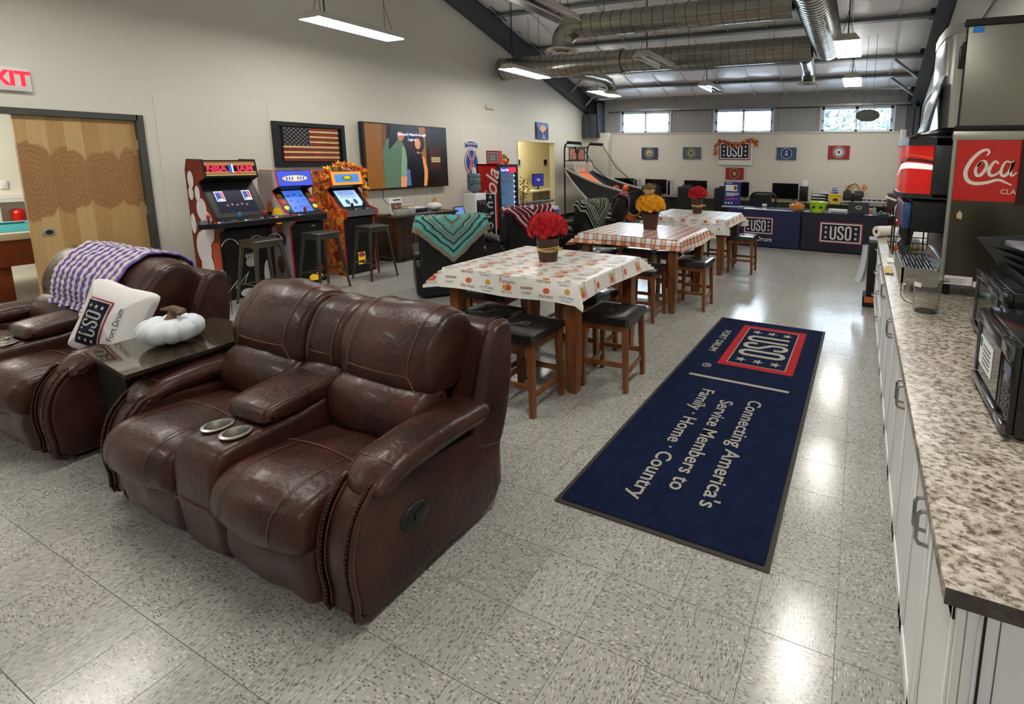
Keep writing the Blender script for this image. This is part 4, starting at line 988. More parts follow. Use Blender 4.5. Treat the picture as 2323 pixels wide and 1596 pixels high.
for y, rz_, l in ((12.55, .3, 'black mesh office chair in the doorway, left one'), (13.5, -.2, 'black mesh office chair at the edge of the doorway, right one')):
    oc = thing('mesh_office_chair', l, 'chair', (-8.55, y, 0), rz_)
    MB().rbx((-.22, -.23, .42), (.22, .23, .48), .03).obj('seat', MATTE, oc)
    bk_ = MB()
    for k in range(-5, 6): bk_.tube([(.24, .042*k, .60), (.27, .042*k, .80), (.25, .040*k, .98)], .006, 4); bk_.tube([(.24+.002*abs(k), -.22, .79+.034*k), (.28, 0, .79+.034*k), (.24, .22, .79+.034*k)], .006, 4)
    q = bk_.obj('mesh_back', MATTE, oc); q['kind'] = 'stuff'
    MB().tube([(.24, a_, b_) for a_, b_ in rrect(.46, .42, .08)], .016, 6, closed=True, T=RT((0, 0, .79))).obj('back_frame', BLACK, oc)
    MB().cyl((0, 0, .08), (0, 0, .42), .03, n=8).obj('column', BLACK, oc)
    for k in range(5): MB().cyl((0, 0, .10), (.27*cos(k*1.257), .27*sin(k*1.257), .05), .02, .015, 6).cyl((.27*cos(k*1.257), .27*sin(k*1.257)-.01, .03), (.27*cos(k*1.257), .27*sin(k*1.257)+.01, .03), .03, n=8).obj('leg', BLACK, oc)
dp = thing('dried_plant', 'dried bushy plant just inside the doorway', 'plant', (-8.45, 11.0, 0)); rnd = random.Random(5); m = MB()
MB().lathe([(0, 0), (.14, 0), (.18, .3), (.16, .32), (0, .3)], 16).obj('pot', POTB, dp)
for i in range(150):
    a = rnd.uniform(0, 6.28); r_ = rnd.uniform(0, .26); z = rnd.uniform(.45, 1.15); p = Vector((r_*cos(a), r_*sin(a), z)); s_ = Vector((rnd.uniform(-1, 1), rnd.uniform(-1, 1), rnd.uniform(-.5, 1))).normalized()*.07; u_ = s_.orthogonal().normalized()*.03
    m.add([p, p+s_*.5+u_, p+s_, p+s_*.5-u_], [(0, 1, 2, 3)])
q = m.obj('leaves', mat('dried_leaf', (152, 136, 84), .8), dp, smooth=False); q['kind'] = 'stuff'
MB().cyl((0, 0, .3), (0, 0, .8), .02, n=6).obj('stem', mat('dry_stem'), dp)

# ---- arcade machines (face +x)
def arcade(name, label, y0, y1, xf, xb, H_, trim, sidem, body, deckz=.93, deck=None):
    t = thing(name, label, 'arcade machine', (0, 0, 0), 0, 'arcade machines along the left wall')
    w2 = y1-y0
    prof = [(xb, 0), (xf, 0), (xf, .55), (xf+.0, deckz-.12), (xf+.10, deckz-.06), (xf+.10, deckz+.02), (xf-.06, deckz+.06), (xf-.30, H_-.26), (xf-.16, H_-.20), (xf-.20, H_), (xb+.05, H_), (xb, H_-.12)]
    for y in (y0, y1-.018): 
        MB().prism(prof, y, y+.018, 'y').obj('side_panel', sidem if y == y0 else sidem, t)
        MB().tube([(x, y+.009, z) for x, z in prof[1:11]], .0105, 6).obj('edge_trim', trim, t)
    MB().bx((xb+.02, y0+.018, .02), (xf-.012, y1-.018, deckz-.10)).obj('cabinet_front', body, t)
    MB().bx((xb, y0+.018, .05), (xb+.02, y1-.018, H_-.1)).obj('back_panel', body, t)
    scr = [(xf-.045, deckz+.055), (xf-.285, H_-.27), (xf-.33, H_-.27), (xf-.10, deckz+.03)]
    MB().prism(scr, y0+.018, y1-.018, 'y').obj('bezel', BLACK, t)
    MB().prism([(xf-.30, H_-.265), (xf-.17, H_-.205), (xf-.17, H_-.19), (xf-.32, H_-.25)], y0+.018, y1-.018, 'y').obj('speaker_grille', BLACK, t)
    MB().bx((xb+.03, y0+.018, H_-.02), (xf-.205, y1-.018, H_-.005)).obj('top', body, t)
    # frame of the screen face: x along +y, y up the slope
    a = Vector((xf-.045, 0, deckz+.055)); b = Vector((xf-.285, 0, H_-.27)); up = (b-a)
    S = lambda c, off=.001: TT(Vector((a.x, (y0+y1)/2, a.z))+up*c+Vector((up.z, 0, -up.x)).normalized()*off, (0, 1, 0), up)
    c0, c1 = Vector((xf-.16, 0, H_-.195)), Vector((xf-.20, 0, H_-.005)); mu = c1-c0
    MB().prism([(c0.x, c0.z), (c1.x, c1.z), (c1.x-.02, c1.z), (c0.x-.02, c0.z)], y0+.018, y1-.018, 'y').obj('marquee_backing', body, t)
    Q = TT(Vector((0, (y0+y1)/2, 0))+(c0+c1)/2+Vector((mu.z, 0, -mu.x)).normalized()*.001, (0, 1, 0), mu)
    if deck is None: deck = MB().prism([(xf+.09, deckz-.055), (xf+.09, deckz+.018), (xf-.06, deckz+.056), (xf-.06, deckz-.055)], y0+.018, y1-.018, 'y').obj('control_deck', body, t)
    return t, S, up.length, Q, w2-.036, mu.length
def rect(T, w_, h_, m, parent, name, cx=0, cy=0, t=.0015, z=0):
    return MB().prism([(cx-w_/2, cy-h_/2), (cx+w_/2, cy-h_/2), (cx+w_/2, cy+h_/2), (cx-w_/2, cy+h_/2)], z, z+t, 'z', T).obj(name, m, parent)
def disc(T, r, m, parent, name, cx=0, cy=0, ry=None, t=.0015, z=0, n=24):
    ry = r if ry is None else ry
    return MB().prism([(cx+r*cos(2*pi*i/n), cy+ry*sin(2*pi*i/n)) for i in range(n)], z, z+t, 'z', T).obj(name, m, parent)
def joystick(parent, x, y, z, m):
    j = MB().cyl((x, y, z), (x, y, z+.055), .006, n=6).obj('joystick', BLACK, parent)
    MB().lathe([(.008, 0), (.018, .02), (.017, .05), (.008, .062), (0, .064)], 12, (x, y, z+.04)).obj('joystick_knob', m, j)
def button(parent, x, y, z, m): MB().lathe([(.014, 0), (.014, .006), (.010, .012), (0, .013)], 12, (x, y, z)).obj('button', m, parent)
AR, AB, AW = mat('arcade_red', (196, 40, 36), .3), mat('arcade_blue', (40, 130, 200), .3), mat('arcade_white', (226, 226, 226), .3)
BRICK = mat('brick_red_art', (124, 46, 34), .45, nz=(5, .2)); ORG = mat('hardwood_orange', (204, 120, 60), .5)
t, S, sl_, Q, w2, mh = arcade('basketball_arcade_machine', 'tall arcade machine with orange striped marquee and wide four-player deck', 3.22, 3.77, -6.76, -7.32, 1.65, BLACK, BRICK, MATTE, .93)
MB().prism([(-6.98, 3.12), (-6.60, 2.96), (-6.50, 3.10), (-6.50, 3.89), (-6.60, 4.0), (-6.635, 3.96), (-6.98, 3.93)], .90, .955, 'z').obj('player_deck', mat('deck_black', (24, 24, 26), .3), t)
for i, (x, y, m) in enumerate(((-6.60, 3.06, AR), (-6.60, 3.36, AB), (-6.60, 3.62, AR), (-6.60, 3.92, AB))):
    joystick(t, x, y, .955, m)
    for k in range(3): button(t, x+.02, y+.05+.035*k, .955, (AR, AW, AB)[(i+k) % 3])
for cy, r_ in ((3.50, .16), (3.82, .2)):
    MB().tube([(-6.62-.24*cos(a), cy+r_*sin(a), .958) for a in [RAD(-75+15*k) for k in range(11)]], .005, 4).obj('court_line', AW, t)
for cy in (3.30, 3.58, 3.78): MB().tube([(-6.737, cy+.10*cos(a), .58+.16*sin(a)) for a in [RAD(30+12*k) for k in range(11)]], .005, 4).obj('court_line', AW, t)
rect(S(.45), .40, .30, mat('screen_dark_game', (22, 26, 46), .2, emit=.25), t, 'screen')
for sx in (-1, 1):
    rect(S(.60, .003), .085, .13, mat('screen_white', (220, 224, 240), .3, emit=.8), t, 'screen_card', sx*.14)
    rect(S(.60, .005), .05, .11, mat('screen_blue', (26, 50, 130), .3, emit=.5), t, 'screen_card_blue', sx*.14-.012)
    rect(S(.60, .005), .02, .11, mat('screen_red', (190, 30, 44), .3, emit=.5), t, 'screen_card_red', sx*.14+.026)
    text('NBA', .026, S(.55, .0075) @ Matrix.Translation((sx*.14, -.02, 0)), mat('screen_white'), t, 'screen_lettering')
for k in range(5): disc(S(.33, .003), .012, mat('screen_orange', (150, 90, 60), .3, emit=.4), t, 'screen_figure', -.10+.05*k, .01*(k % 2))
rect(Q, w2, mh, mat('marquee_black', (14, 14, 20), .3), t, 'marquee')
for k, (yy, c_) in enumerate(((.075, ORG), (.055, mat('cream_stripe', (222, 190, 130), .5)), (.038, ORG), (-.045, mat('cream_stripe')), (-.062, ORG), (-.078, mat('cream_stripe')))):
    rect(Q, w2, .014, c_, t, 'marquee_stripe', 0, yy, z=.002)
text('NBA', .105, Q @ Matrix.Translation((-.145, -.004, .003)), mat('marquee_pink', (206, 44, 78), .4, emit=.35), t, 'marquee_lettering', .004, .004, sx=.95)
text('JAM', .105, Q @ Matrix.Translation((.145, -.004, .003)), mat('marquee_pink'), t, 'marquee_lettering', .004, .004, sx=.95)
rect(Q, .03, .10, mat('logo_blue', (60, 90, 190), .4, emit=.3), t, 'marquee_logo', -.008, 0, z=.004); rect(Q, .016, .10, mat('logo_white', (230, 230, 236), .4, emit=.3), t, 'marquee_logo', .014, 0, z=.004)
# white player shapes printed on the side and front
SIDE = TT((-7.04, 3.2195, 0), (1, 0, 0), (0, 0, 1)); AWP = mat('white_art', (226, 226, 230), .5)
for cx, cz, rx, rz_ in ((-.17, 1.42, .06, .10), (-.06, 1.26, .05, .09), (-.20, 1.26, .05, .08), (-.02, 1.08, .10, .13), (.06, .86, .13, .20), (-.06, .62, .15, .20), (-.02, .36, .13, .22), (.05, .12, .12, .10), (-.22, .90, .05, .12)):
    disc(SIDE, rx, AWP, t, 'side_art', cx, cz, rz_, z=.0002*len(kids(t)) % .004)
rect(SIDE, .16, .50, mat('basketball_orange', (186, 82, 50), .6), t, 'side_art_panel', .19, .45, z=.002)
FR = TT((-6.7715, 3.495, 0), (0, 1, 0), (0, 0, 1))
disc(FR, .055, AWP, t, 'front_art', .02, .42); disc(FR, .05, AWP, t, 'front_art', .20, .22, .2); disc(FR, .07, AWP, t, 'front_art', -.05, .06, .05)
MB().stroke([(-.25, .10), (-.13, .24), (-.16, .14), (-.02, .30), (-.08, .16)], [.01, .02, .016, .02, .008], FR, .0015).obj('front_art', AWP, t)
for k in range(3): disc(FR, .012, AWP, t, 'front_art', -.02+.03*k, .50, .035)
# second machine: blue marquee, white sides
WSIDE = mat('white_side', (216, 214, 216), .45)
t, S, sl_, Q, w2, mh = arcade('blue_marquee_arcade_machine', 'white-sided arcade machine with blue marquee and red edging', 3.97, 4.43, -6.74, -7.32, 1.51, AR, WSIDE, MATTE, .92)
rect(S(.50), .25, .36, mat('screen_blue_game', (62, 100, 190), .2, emit=.6), t, 'screen')
for k in range(9): disc(S(.5, .003), .018, mat('screen_navy', (40, 62, 140), .3, emit=.4), t, 'screen_shape', -.08+.08*(k % 3), -.11+.10*(k//3)+.02*(k % 2), .013)
rect(Q, w2, mh, mat('marquee_blue', (52, 78, 200), .3, emit=.4), t, 'marquee')
YEL = mat('arcade_yellow', (236, 190, 40), .4, emit=.2)
disc(Q, .16, YEL, t, 'marquee_outline', 0, 0, .042, z=.002); disc(Q, .145, mat('marquee_cream', (240, 232, 196), .4, emit=.2), t, 'marquee_oval', 0, 0, .032, z=.004)
for k in range(7): rect(Q, .018, .04, mat('marquee_blue'), t, 'marquee_bar', -.105+.035*k, 0, z=.0055) if k != 3 else None
SIDE = TT((-7.03, 3.9695, 0), (1, 0, 0), (0, 0, 1))
disc(SIDE, .11, YEL, t, 'side_art', .08, .93); disc(SIDE, .06, mat('art_orange', (214, 134, 60), .5), t, 'side_art', -.08, 1.02, .10); disc(SIDE, .10, mat('art_purple', (96, 66, 130), .5), t, 'side_art', .10, .62, .10); disc(SIDE, .07, mat('art_orange'), t, 'side_art', .08, .78, .07)
disc(SIDE, .07, mat('art_brown', (130, 90, 60), .5), t, 'side_art', .05, .28, .12); disc(SIDE, .05, mat('art_grey', (120, 120, 126), .5), t, 'side_art', -.09, .92, .06)
for sx in (-1, 1):
    for k in range(3): disc(S(.22+.28*k, .002), .03, (YEL, mat('art_red', (190, 60, 40), .5), mat('art_gold', (160, 120, 40), .5))[k], t, 'bezel_art', sx*.18, 0, .035)
joystick(t, -6.72, 4.17, .945, AR); button(t, -6.72, 4.30, .94, AW)
FR = TT((-6.7515, 4.2, 0), (0, 1, 0), (0, 0, 1)); disc(FR, .09, YEL, t, 'front_art', .06, .08, .05); rect(FR, .05, .012, AWP, t, 'front_label', .08, .78); disc(FR, .05, AR, t, 'front_art', .12, .2, .03)
# third machine: orange art, grey deck front
def flame_art():
    m = mat('flame_art', (214, 96, 40), .5); n = m.node_tree.nodes; L = m.node_tree.links; b = n['Principled BSDF']
    tc = n.new('ShaderNodeTexCoord'); t_ = n.new('ShaderNodeTexNoise'); t_.inputs['Scale'].default_value = 7; t_.inputs['Detail'].default_value = 3; t_.inputs['Distortion'].default_value = 1.6
    r = n.new('ShaderNodeValToRGB'); r.color_ramp.interpolation = 'CONSTANT'
    for i, (p, c) in enumerate(((0, (110, 44, 20)), (.40, (206, 78, 34)), (.50, (228, 130, 44)), (.58, (226, 182, 70)), (.66, (120, 92, 40)))):
        e = r.color_ramp.elements[i] if i < 2 else r.color_ramp.elements.new(p); e.position = p; e.color = lin(*c)
    L.new(tc.outputs['Object'], t_.inputs[0]); L.new(t_.outputs[0], r.inputs[0]); L.new(r.outputs[0], b.inputs['Base Color']); return m
FLAME = flame_art(); ORED = mat('orange_red_trim', (214, 62, 34), .35)
t, S, sl_, Q, w2, mh = arcade('orange_arcade_machine', 'arcade machine with orange flame art sides wrapped in autumn leaves', 4.65, 5.14, -6.70, -7.30, 1.49, ORED, FLAME, MATTE, .92)
rect(S(.50), .32, .30, mat('screen_pale_game', (150, 180, 232), .2, emit=.6), t, 'screen')
for k in range(8): rect(S(.6, .003), .24, .006, mat('screen_grey', (90, 104, 140), .3, emit=.3), t, 'screen_line', 0, -.02+.02*k)
for sx in (-1, 1): disc(S(.3, .003), .03, mat('screen_fig', (70, 80, 104), .3, emit=.25), t, 'screen_shape', sx*.06, 0, .05)
rect(Q, w2, mh, mat('marquee_orange', (226, 150, 60), .3, emit=.3), t, 'marquee'); rect(Q, w2*.8, mh*.6, mat('marquee_sky', (70, 130, 210), .3, emit=.3), t, 'marquee_panel', z=.002); disc(Q, .085, mat('marquee_green', (90, 130, 60), .4, emit=.2), t, 'marquee_oval', 0, 0, .04, z=.004); disc(Q, .05, YEL, t, 'marquee_oval', 0, .01, .02, z=.006)
FR = TT((-6.61, 4.895, 0), (0, 1, 0), (0, 0, 1)); rect(TT((-6.6095, 4.895, 0), (0, 1, 0), (0, 0, 1)), w2, .085, mat('speckled_grey', (128, 128, 130), .6, nz=(60, .4)), t, 'deck_front', 0, .90)
for sx in (-1, 1): joystick(t, -6.68, 4.80+.09*(sx+1), .945, BLACK)
for k in range(6): button(t, -6.66, 4.84+.03*k if k < 3 else 4.93+.03*k, .945, (AW, AR, AB)[k % 3])
FR = TT((-6.7115, 4.895, 0), (0, 1, 0), (0, 0, 1)); rect(FR, .11, .18, YEL, t, 'front_sticker', .02, .22); disc(FR, .05, mat('sticker_pink', (206, 90, 110), .5), t, 'front_sticker_art', .02, .27, .035, z=.002); rect(FR, .08, .04, mat('sticker_brown', (120, 60, 40), .5), t, 'front_sticker_art', .02, .17, z=.002)
# autumn leaf garland around it
gl = thing('leaf_garland', 'orange and yellow autumn leaf garland draped over the flame-art arcade machine', 'garland', (0, 0, 0)); rnd = random.Random(11)
path = [(-7.0, 4.62, .78), (-7.02, 4.61, .98), (-7.05, 4.60, 1.2), (-7.0, 4.60, 1.38), (-6.98, 4.64, 1.49), (-6.98, 4.80, 1.55), (-6.98, 4.98, 1.56), (-6.97, 5.12, 1.54), (-6.97, 5.20, 1.42), (-6.98, 5.20, 1.25), (-6.97, 5.22, 1.05)]
MB().tube(path, .008, 6).obj('vine', mat('vine_brown', (96, 66, 30), .8), gl)
lm = MB(); pts = []
for i in range(10): r_ = .055 if i % 2 == 0 else .026; pts.append((r_*sin(2*pi*i/10), r_*cos(2*pi*i/10)))
lm.add([(0, 0, .008)]+[(x, y, -.006 if k % 2 else 0) for k, (x, y) in enumerate(pts)], [(0, 1+i, 1+(i+1) % 10) for i in range(10)])
LC = [mat('leaf_'+n_, c, .6) for n_, c in (('orange', (222, 110, 34)), ('yellow', (238, 188, 44)), ('rust', (186, 72, 30)), ('gold', (214, 150, 36)))]
lp = []
for m in LC: lp.append(lm.obj('leaf', m, gl, smooth=False))
def leafy(parent, path, n_, spread, protos, rnd, dens=None):
    P = [Vector(p) for p in path]
    for i in range(n_):
        s = (len(P)-1)*(i+.5)/n_; k = min(int(s), len(P)-2); p = P[k].lerp(P[k+1], s-k)
        p = p+Vector((rnd.uniform(-.4, 1), rnd.uniform(-1, 1), rnd.uniform(-1, 1)))*spread
        q = rnd.choice(protos)
        if i < len(protos): o = protos[i]
        else: o = q.copy(); COL.objects.link(o); o.parent = parent
        o.location = p; o.rotation_euler = (rnd.uniform(.3, 1.6), rnd.uniform(-.6, .6), rnd.uniform(.6, 2.4)); s_ = rnd.uniform(.7, 1.15); o.scale = (s_, s_, s_)
leafy(gl, path, 130, .065, lp, rnd)

# ---- metal bar stools
GUN = mat('gunmetal', (104, 102, 92), .38, .75, nz=(4, .2))
def barstool():
    t = thing('metal_bar_stool', '', 'stool', (0, 0, 0), 0, 'metal bar stools at the arcade machines'); h = .75
    MB().rb((0, 0, h-.014), (.31, .31, .026), .012, 3).obj('seat', GUN, t)
    for s in (-1, 1):
        MB().rb((0, s*.140, h-.055), (.26, .008, .06), .003, 1).obj('skirt', GUN, t); MB().rb((s*.140, 0, h-.055), (.008, .26, .06), .003, 1).obj('skirt', GUN, t)
        for q in (-1, 1):
            m = MB(); a, b = Vector((s*.135, q*.135, h-.03)), Vector((s*.205, q*.205, 0)); c = .030; e = .014
            m.add([(a.x+s*c*.3, a.y-q*c, a.z), (a.x+s*c*.3, a.y+q*c*.3, a.z), (a.x-s*c, a.y+q*c*.3, a.z), (b.x+s*e*.3, b.y-q*e, b.z), (b.x+s*e*.3, b.y+q*e*.3, b.z), (b.x-s*e, b.y+q*e*.3, b.z), (a.x-s*c*.9, a.y-q*c*.9, a.z), (b.x-s*e*.9, b.y-q*e*.9, b.z)],
                  [(0, 1, 4, 3), (1, 2, 5, 4), (3, 4, 5, 7), (2, 6, 7, 5), (6, 0, 3, 7), (0, 6, 2, 1)])
            m.obj('leg', GUN, t)
        MB().cyl((-.185, s*.183, .25), (.185, s*.183, .25), .008, n=6).obj('foot_bar', GUN, t); MB().cyl((s*.183, -.185, .22), (s*.183, .185, .22), .008, n=6).obj('foot_bar', GUN, t)
    return t
bs = barstool(); bs.location = (-6.37, 3.43, 0); bs.rotation_euler = (0, 0, .0); bs['label'] = 'gunmetal bar stool in front of the wide four-player arcade machine'
dup(bs, (-6.33, 4.09, 0), .05, 'gunmetal bar stool in front of the blue marquee arcade machine'); dup(bs, (-6.30, 4.80, 0), -.04, 'gunmetal bar stool in front of the flame-art arcade machine')

# ---- wooden flag
fl = thing('wooden_flag', 'framed wooden american flag with raised stripes on black board', 'wall art', (XL+.006, 5.0, 1.865))
T0 = TT((.0, 0, 0), (0, 1, 0), (0, 0, 1)); BFR = mat('black_board', (22, 24, 24), .5)
MB().bx((0, -.53, -.325), (.02, .53, .325)).obj('backing', BFR, fl)
q = MB(); ring2d(q, 1.06, .65, .06, TT((.02, 0, 0), (0, 1, 0), (0, 0, 1)), .035); q.obj('frame', BFR, fl)
RW, CW = mat('red_stained_wood', (150, 58, 34), .5, nz=(8, .25)), mat('natural_pine', (226, 188, 136), .5, nz=(8, .2))
for k in range(13):
    z = .235-.0385*k; x0 = -.03 if k < 7 else -.41
    MB().rbx((.02, x0, z-.0165), (.048 if k % 2 else .038, .42, z+.0165), .003, 1).obj('stripe', CW if k % 2 else RW, fl)
MB().rbx((.02, -.41, -.02), (.042, -.035, .254), .003, 1).obj('canton', mat('navy_stained_wood', (30, 36, 54), .5), fl)
sm0 = None
for r_ in range(9):
    for c_ in range(6 if r_ % 2 == 0 else 5):
        if sm0 is None: sm0 = MB().star((0, 0), .0125, TT((0, 0, 0), (0, 1, 0), (0, 0, 1)), .003).obj('star', CW, fl); o = sm0
        else: o = sm0.copy(); COL.objects.link(o); o.parent = fl
        o.location = (.042, -.38+.0625*c_+(.031 if r_ % 2 else 0), .235-.029*r_)
MB().bx((.02, -.075, -.30), (.026, .10, -.27)).obj('name_plate', mat('plate_grey', (170, 170, 168), .4), fl)

# ---- television
tv = thing('television', 'large wall television showing a man in a green jacket and a woman in black', 'television', (XL+.06, 6.70, 1.70))
MB().rbx((-.02, -.92, -.575), (.05, .92, .575), .008).obj('casing', BLACK, tv); MB().bx((-.055, -.3, -.2), (-.02, .3, .2)).obj('wall_mount', MATTE, tv)
Ts = TT((.0505, 0, 0), (0, 1, 0), (0, 0, 1)); em = lambda n_, c=(9, 9, 9), e=.55: mat('tv_'+n_, c, .25, emit=e)
def shape(pts, m, name, z): return MB().prism(pts, z, z+.0008, 'z', Ts).obj(name, m, tv)
rect(Ts, 1.81, 1.11, em('dark', (30, 18, 12), .3), tv, 'screen')
rect(Ts, .40, 1.11, em('ochre', (118, 76, 30), .4), tv, 'picture_curtain', -.66, 0, z=.002)
rect(Ts, .09, 1.11, em('ochre_dark', (84, 52, 20)), tv, 'picture_curtain_fold', -.50, 0, z=.003); rect(Ts, .14, .85, em('door', (120, 74, 30)), tv, 'picture_door', .32, .12, z=.002)
rect(Ts, .34, 1.11, em('shelf', (26, 22, 20), .3), tv, 'picture_shelf', .72, 0, z=.002); rect(Ts, .26, .44, em('maroon', (58, 18, 14), .3), tv, 'picture_books', .60, -.02, z=.003)
for k in range(3): rect(Ts, .22, .025, em('book', (150, 140, 90)), tv, 'picture_book', .62, -.02-.035*k, z=.004)
shape([(-.54, -.55), (-.54, .10), (-.47, .28), (-.38, .36), (-.22, .36), (-.12, .24), (-.06, .08), (-.07, -.45), (-.10, -.55)], em('green_jacket', (74, 98, 80), .4), 'picture_jacket', .005)
shape([(-.20, -.36), (-.14, .20), (-.08, .16), (-.05, -.05), (-.08, -.40)], em('green_sleeve', (98, 124, 100)), 'picture_sleeve', .0062)
shape([(-.20, -.36), (-.07, -.36), (-.09, -.55), (-.21, -.55)], em('hand', (176, 118, 84)), 'picture_hand', .0064)
shape([(-.42, .12), (-.40, .40), (-.38, .52), (-.28, .57), (-.16, .55), (-.13, .45), (-.20, .32), (-.33, .20)], em('hair', (20, 14, 12), .3), 'picture_hair', .0066)
shape([(-.23, .33), (-.21, .44), (-.13, .44), (-.09, .36), (-.12, .29), (-.18, .28)], em('face', (150, 92, 64)), 'picture_face', .0072)
shape([(.02, -.55), (.00, -.20), (.05, .04), (.16, .10), (.28, .06), (.34, -.08), (.36, -.55)], em('black_dress', (10, 10, 12), .2), 'picture_dress', .005)
shape([(.30, -.55), (.33, -.30), (.29, .02), (.35, -.02), (.41, -.24), (.40, -.42), (.37, -.55)], em('arm', (176, 116, 66)), 'picture_arm', .0062)
disc(Ts, .12, em('hair'), tv, 'picture_hair', .24, .25, .17, .0008, .0066); disc(Ts, .065, em('face2', (176, 116, 78)), tv, 'picture_face', .20, .24, .10, .0008, .0076); rect(Ts, .06, .12, em('face2'), tv, 'picture_neck', .21, .12, .0008, .0064)
rect(Ts, .10, .30, em('jeans', (70, 90, 140), .4), tv, 'picture_jeans', -.03, -.38, z=.004)
text('-[Sawyer] What\'d he say?', .062, Ts @ Matrix.Translation((.08, .40, .0085)), mat('tv_caption', (190, 200, 250), .3, emit=1.2), tv, 'caption'); text('-I got it.', .062, Ts @ Matrix.Translation((.08, .31, .0085)), mat('tv_caption'), tv, 'caption')
for k, pth in enumerate(([(.0, -.55, -.56), (.01, -.56, -.75), (.02, -.40, -.92), (.04, -.28, -.95)], [(.0, .48, -.56), (.0, .49, -.75), (0, .46, -.95)])): MB().tube(pth, .006, 5).obj('cord', (BLACK, WHITE)[k], tv)

# ---- dark wood console and what stands on it
cs = thing('media_console', 'dark rustic wood media console under the television', 'cabinet', (-7.0, 6.20, 0))
RUS = mat('rustic_wood', (70, 44, 26), .4, nz=(3, .5), col2=(36, 22, 14), stretch=(3, 3, .5))
MB().rbx((-.30, -.66, .715), (.26, .68, .75), .006).obj('top', mat('console_top', (58, 34, 22), .3, nz=(3, .3)), cs)
MB().rbx((-.28, -.62, .06), (.22, .64, .715), .004).obj('body', RUS, cs)
for k in range(4): MB().rbx((.22, -.60+.31*k, .10), (.232, -.31+.31*k, .69), .004, 1).obj('door', RUS, cs)
for y in (-.55, .57): MB().bx((-.25, y-.04, 0), (.2, y+.04, .06)).obj('foot', RUS, cs)
pl = thing('flower_planter', 'white-washed planter box of cream silk flowers on the media console', 'planter', (-6.90, 5.86, .75), .05)
MB().rbx((-.07, -.17, 0), (.07, .17, .10), .006).obj('box', mat('whitewash', (176, 180, 172), .7, nz=(8, .3)), pl); rnd = random.Random(3); m = MB()
for i in range(34):
    p = Vector((rnd.uniform(-.06, .06), rnd.uniform(-.16, .16), rnd.uniform(.10, .16)))
    for k in range(5): a = k*1.256; d = Vector((cos(a), sin(a), .5))*.028; s_ = Vector((-sin(a), cos(a), 0))*.012; m.add([p, p+d*.6+s_, p+d, p+d*.6-s_], [(0, 1, 2, 3)])
q = m.obj('flowers', mat('cream_petal', (222, 206, 164), .7), pl, smooth=False); q['kind'] = 'stuff'
ph_ = thing('photo_card', 'leaning photo card behind the flower planter', 'picture', (-7.08, 5.86, .75)); Tc = TT((0, 0, .14), (0, 1, 0), (-.22, 0, 1))
rect(Tc, .25, .28, PWHITE, ph_, 'card', t=.004); rect(Tc, .21, .14, mat('photo_print', (130, 96, 70), .4, nz=(14, .6)), ph_, 'photo_print', 0, -.02, z=.004); rect(Tc, .14, .02, NAVY, ph_, 'card_heading', .03, .10, z=.004)
wp = thing('white_pumpkin', 'white ribbed pumpkin with orange stem on the media console', 'pumpkin', (-7.05, 6.62, .75))
MB().ell((0, 0, .075), (.135, .135, .075), 48, 12, None, lambda a, b: 1-.08*abs(cos(5*a))**4).obj('body', mat('white_ceramic', (220, 216, 214), .5), wp); MB().tube([(0, 0, .13), (.005, .01, .18), (.0, .03, .205)], [.04, .026, .03], 9).obj('stem', mat('orange_stem', (196, 128, 44), .7, bump=(30, 1)), wp)
md = thing('media_box', 'flat black media box and papers on the media console', 'electronics', (-7.1, 6.25, .75)); MB().rbx((-.12, -.16, 0), (.12, .16, .07), .006, 2).obj('casing', BLACK, md); MB().bx((-.13, -.17, .072), (.11, .15, .085)).obj('paper_stack', PWHITE, md); MB().bx((.16, -.2, 0), (.28, .2, .008)).obj('folder', mat('folder_grey', (120, 124, 130), .5), md)
tag(MB().lathe([(0, .005), (.09, 0), (.12, .03), (.115, .03), (.085, .008), (0, .01)], 20, f=lambda a, z: 1).obj('wooden_tray', mat('tray_wood', (150, 128, 96), .6)), 'shallow wooden tray on the left end of the media console', 'tray').location = (-7.1, 5.62, .75)
# tablet on a small stand, folding chair frame
tb = thing('digital_frame', 'small blue-screened digital frame beside the media console', 'tablet', (-6.95, 7.10, 0)); MB().rbx((-.12, -.12, 0), (.12, .12, .60), .01).obj('pedestal', MATTE, tb); Tt = TT((.02, 0, .69), (0, 1, 0), (-.3, 0, 1)); rect(Tt, .25, .19, BLACK, tb, 'casing', t=.012); rect(Tt, .21, .15, mat('frame_screen', (90, 120, 190), .3, emit=.4), tb, 'screen', z=.0125)
fc = thing('metal_frame_chair', 'thin black metal chair frame in front of the water cooler', 'chair', (-6.55, 7.30, 0), .3)
for s in (-1, 1): MB().tube([(s*.17, -.18, 0), (s*.17, -.17, .36), (s*.17, .12, .36), (s*.17, .16, .60)], .009, 6).obj('side_frame', BLACK, fc); MB().cyl((s*.17, .16, 0), (s*.17, .12, .36), .009, n=6).obj('leg', BLACK, fc)
MB().cyl((-.17, .16, .60), (.17, .16, .60), .009, n=6).cyl((-.17, .14, .50), (.17, .14, .50), .009, n=6).obj('back_rail', BLACK, fc); MB().rbx((-.17, -.17, .355), (.17, .12, .375), .005).obj('seat', BLACK, fc)
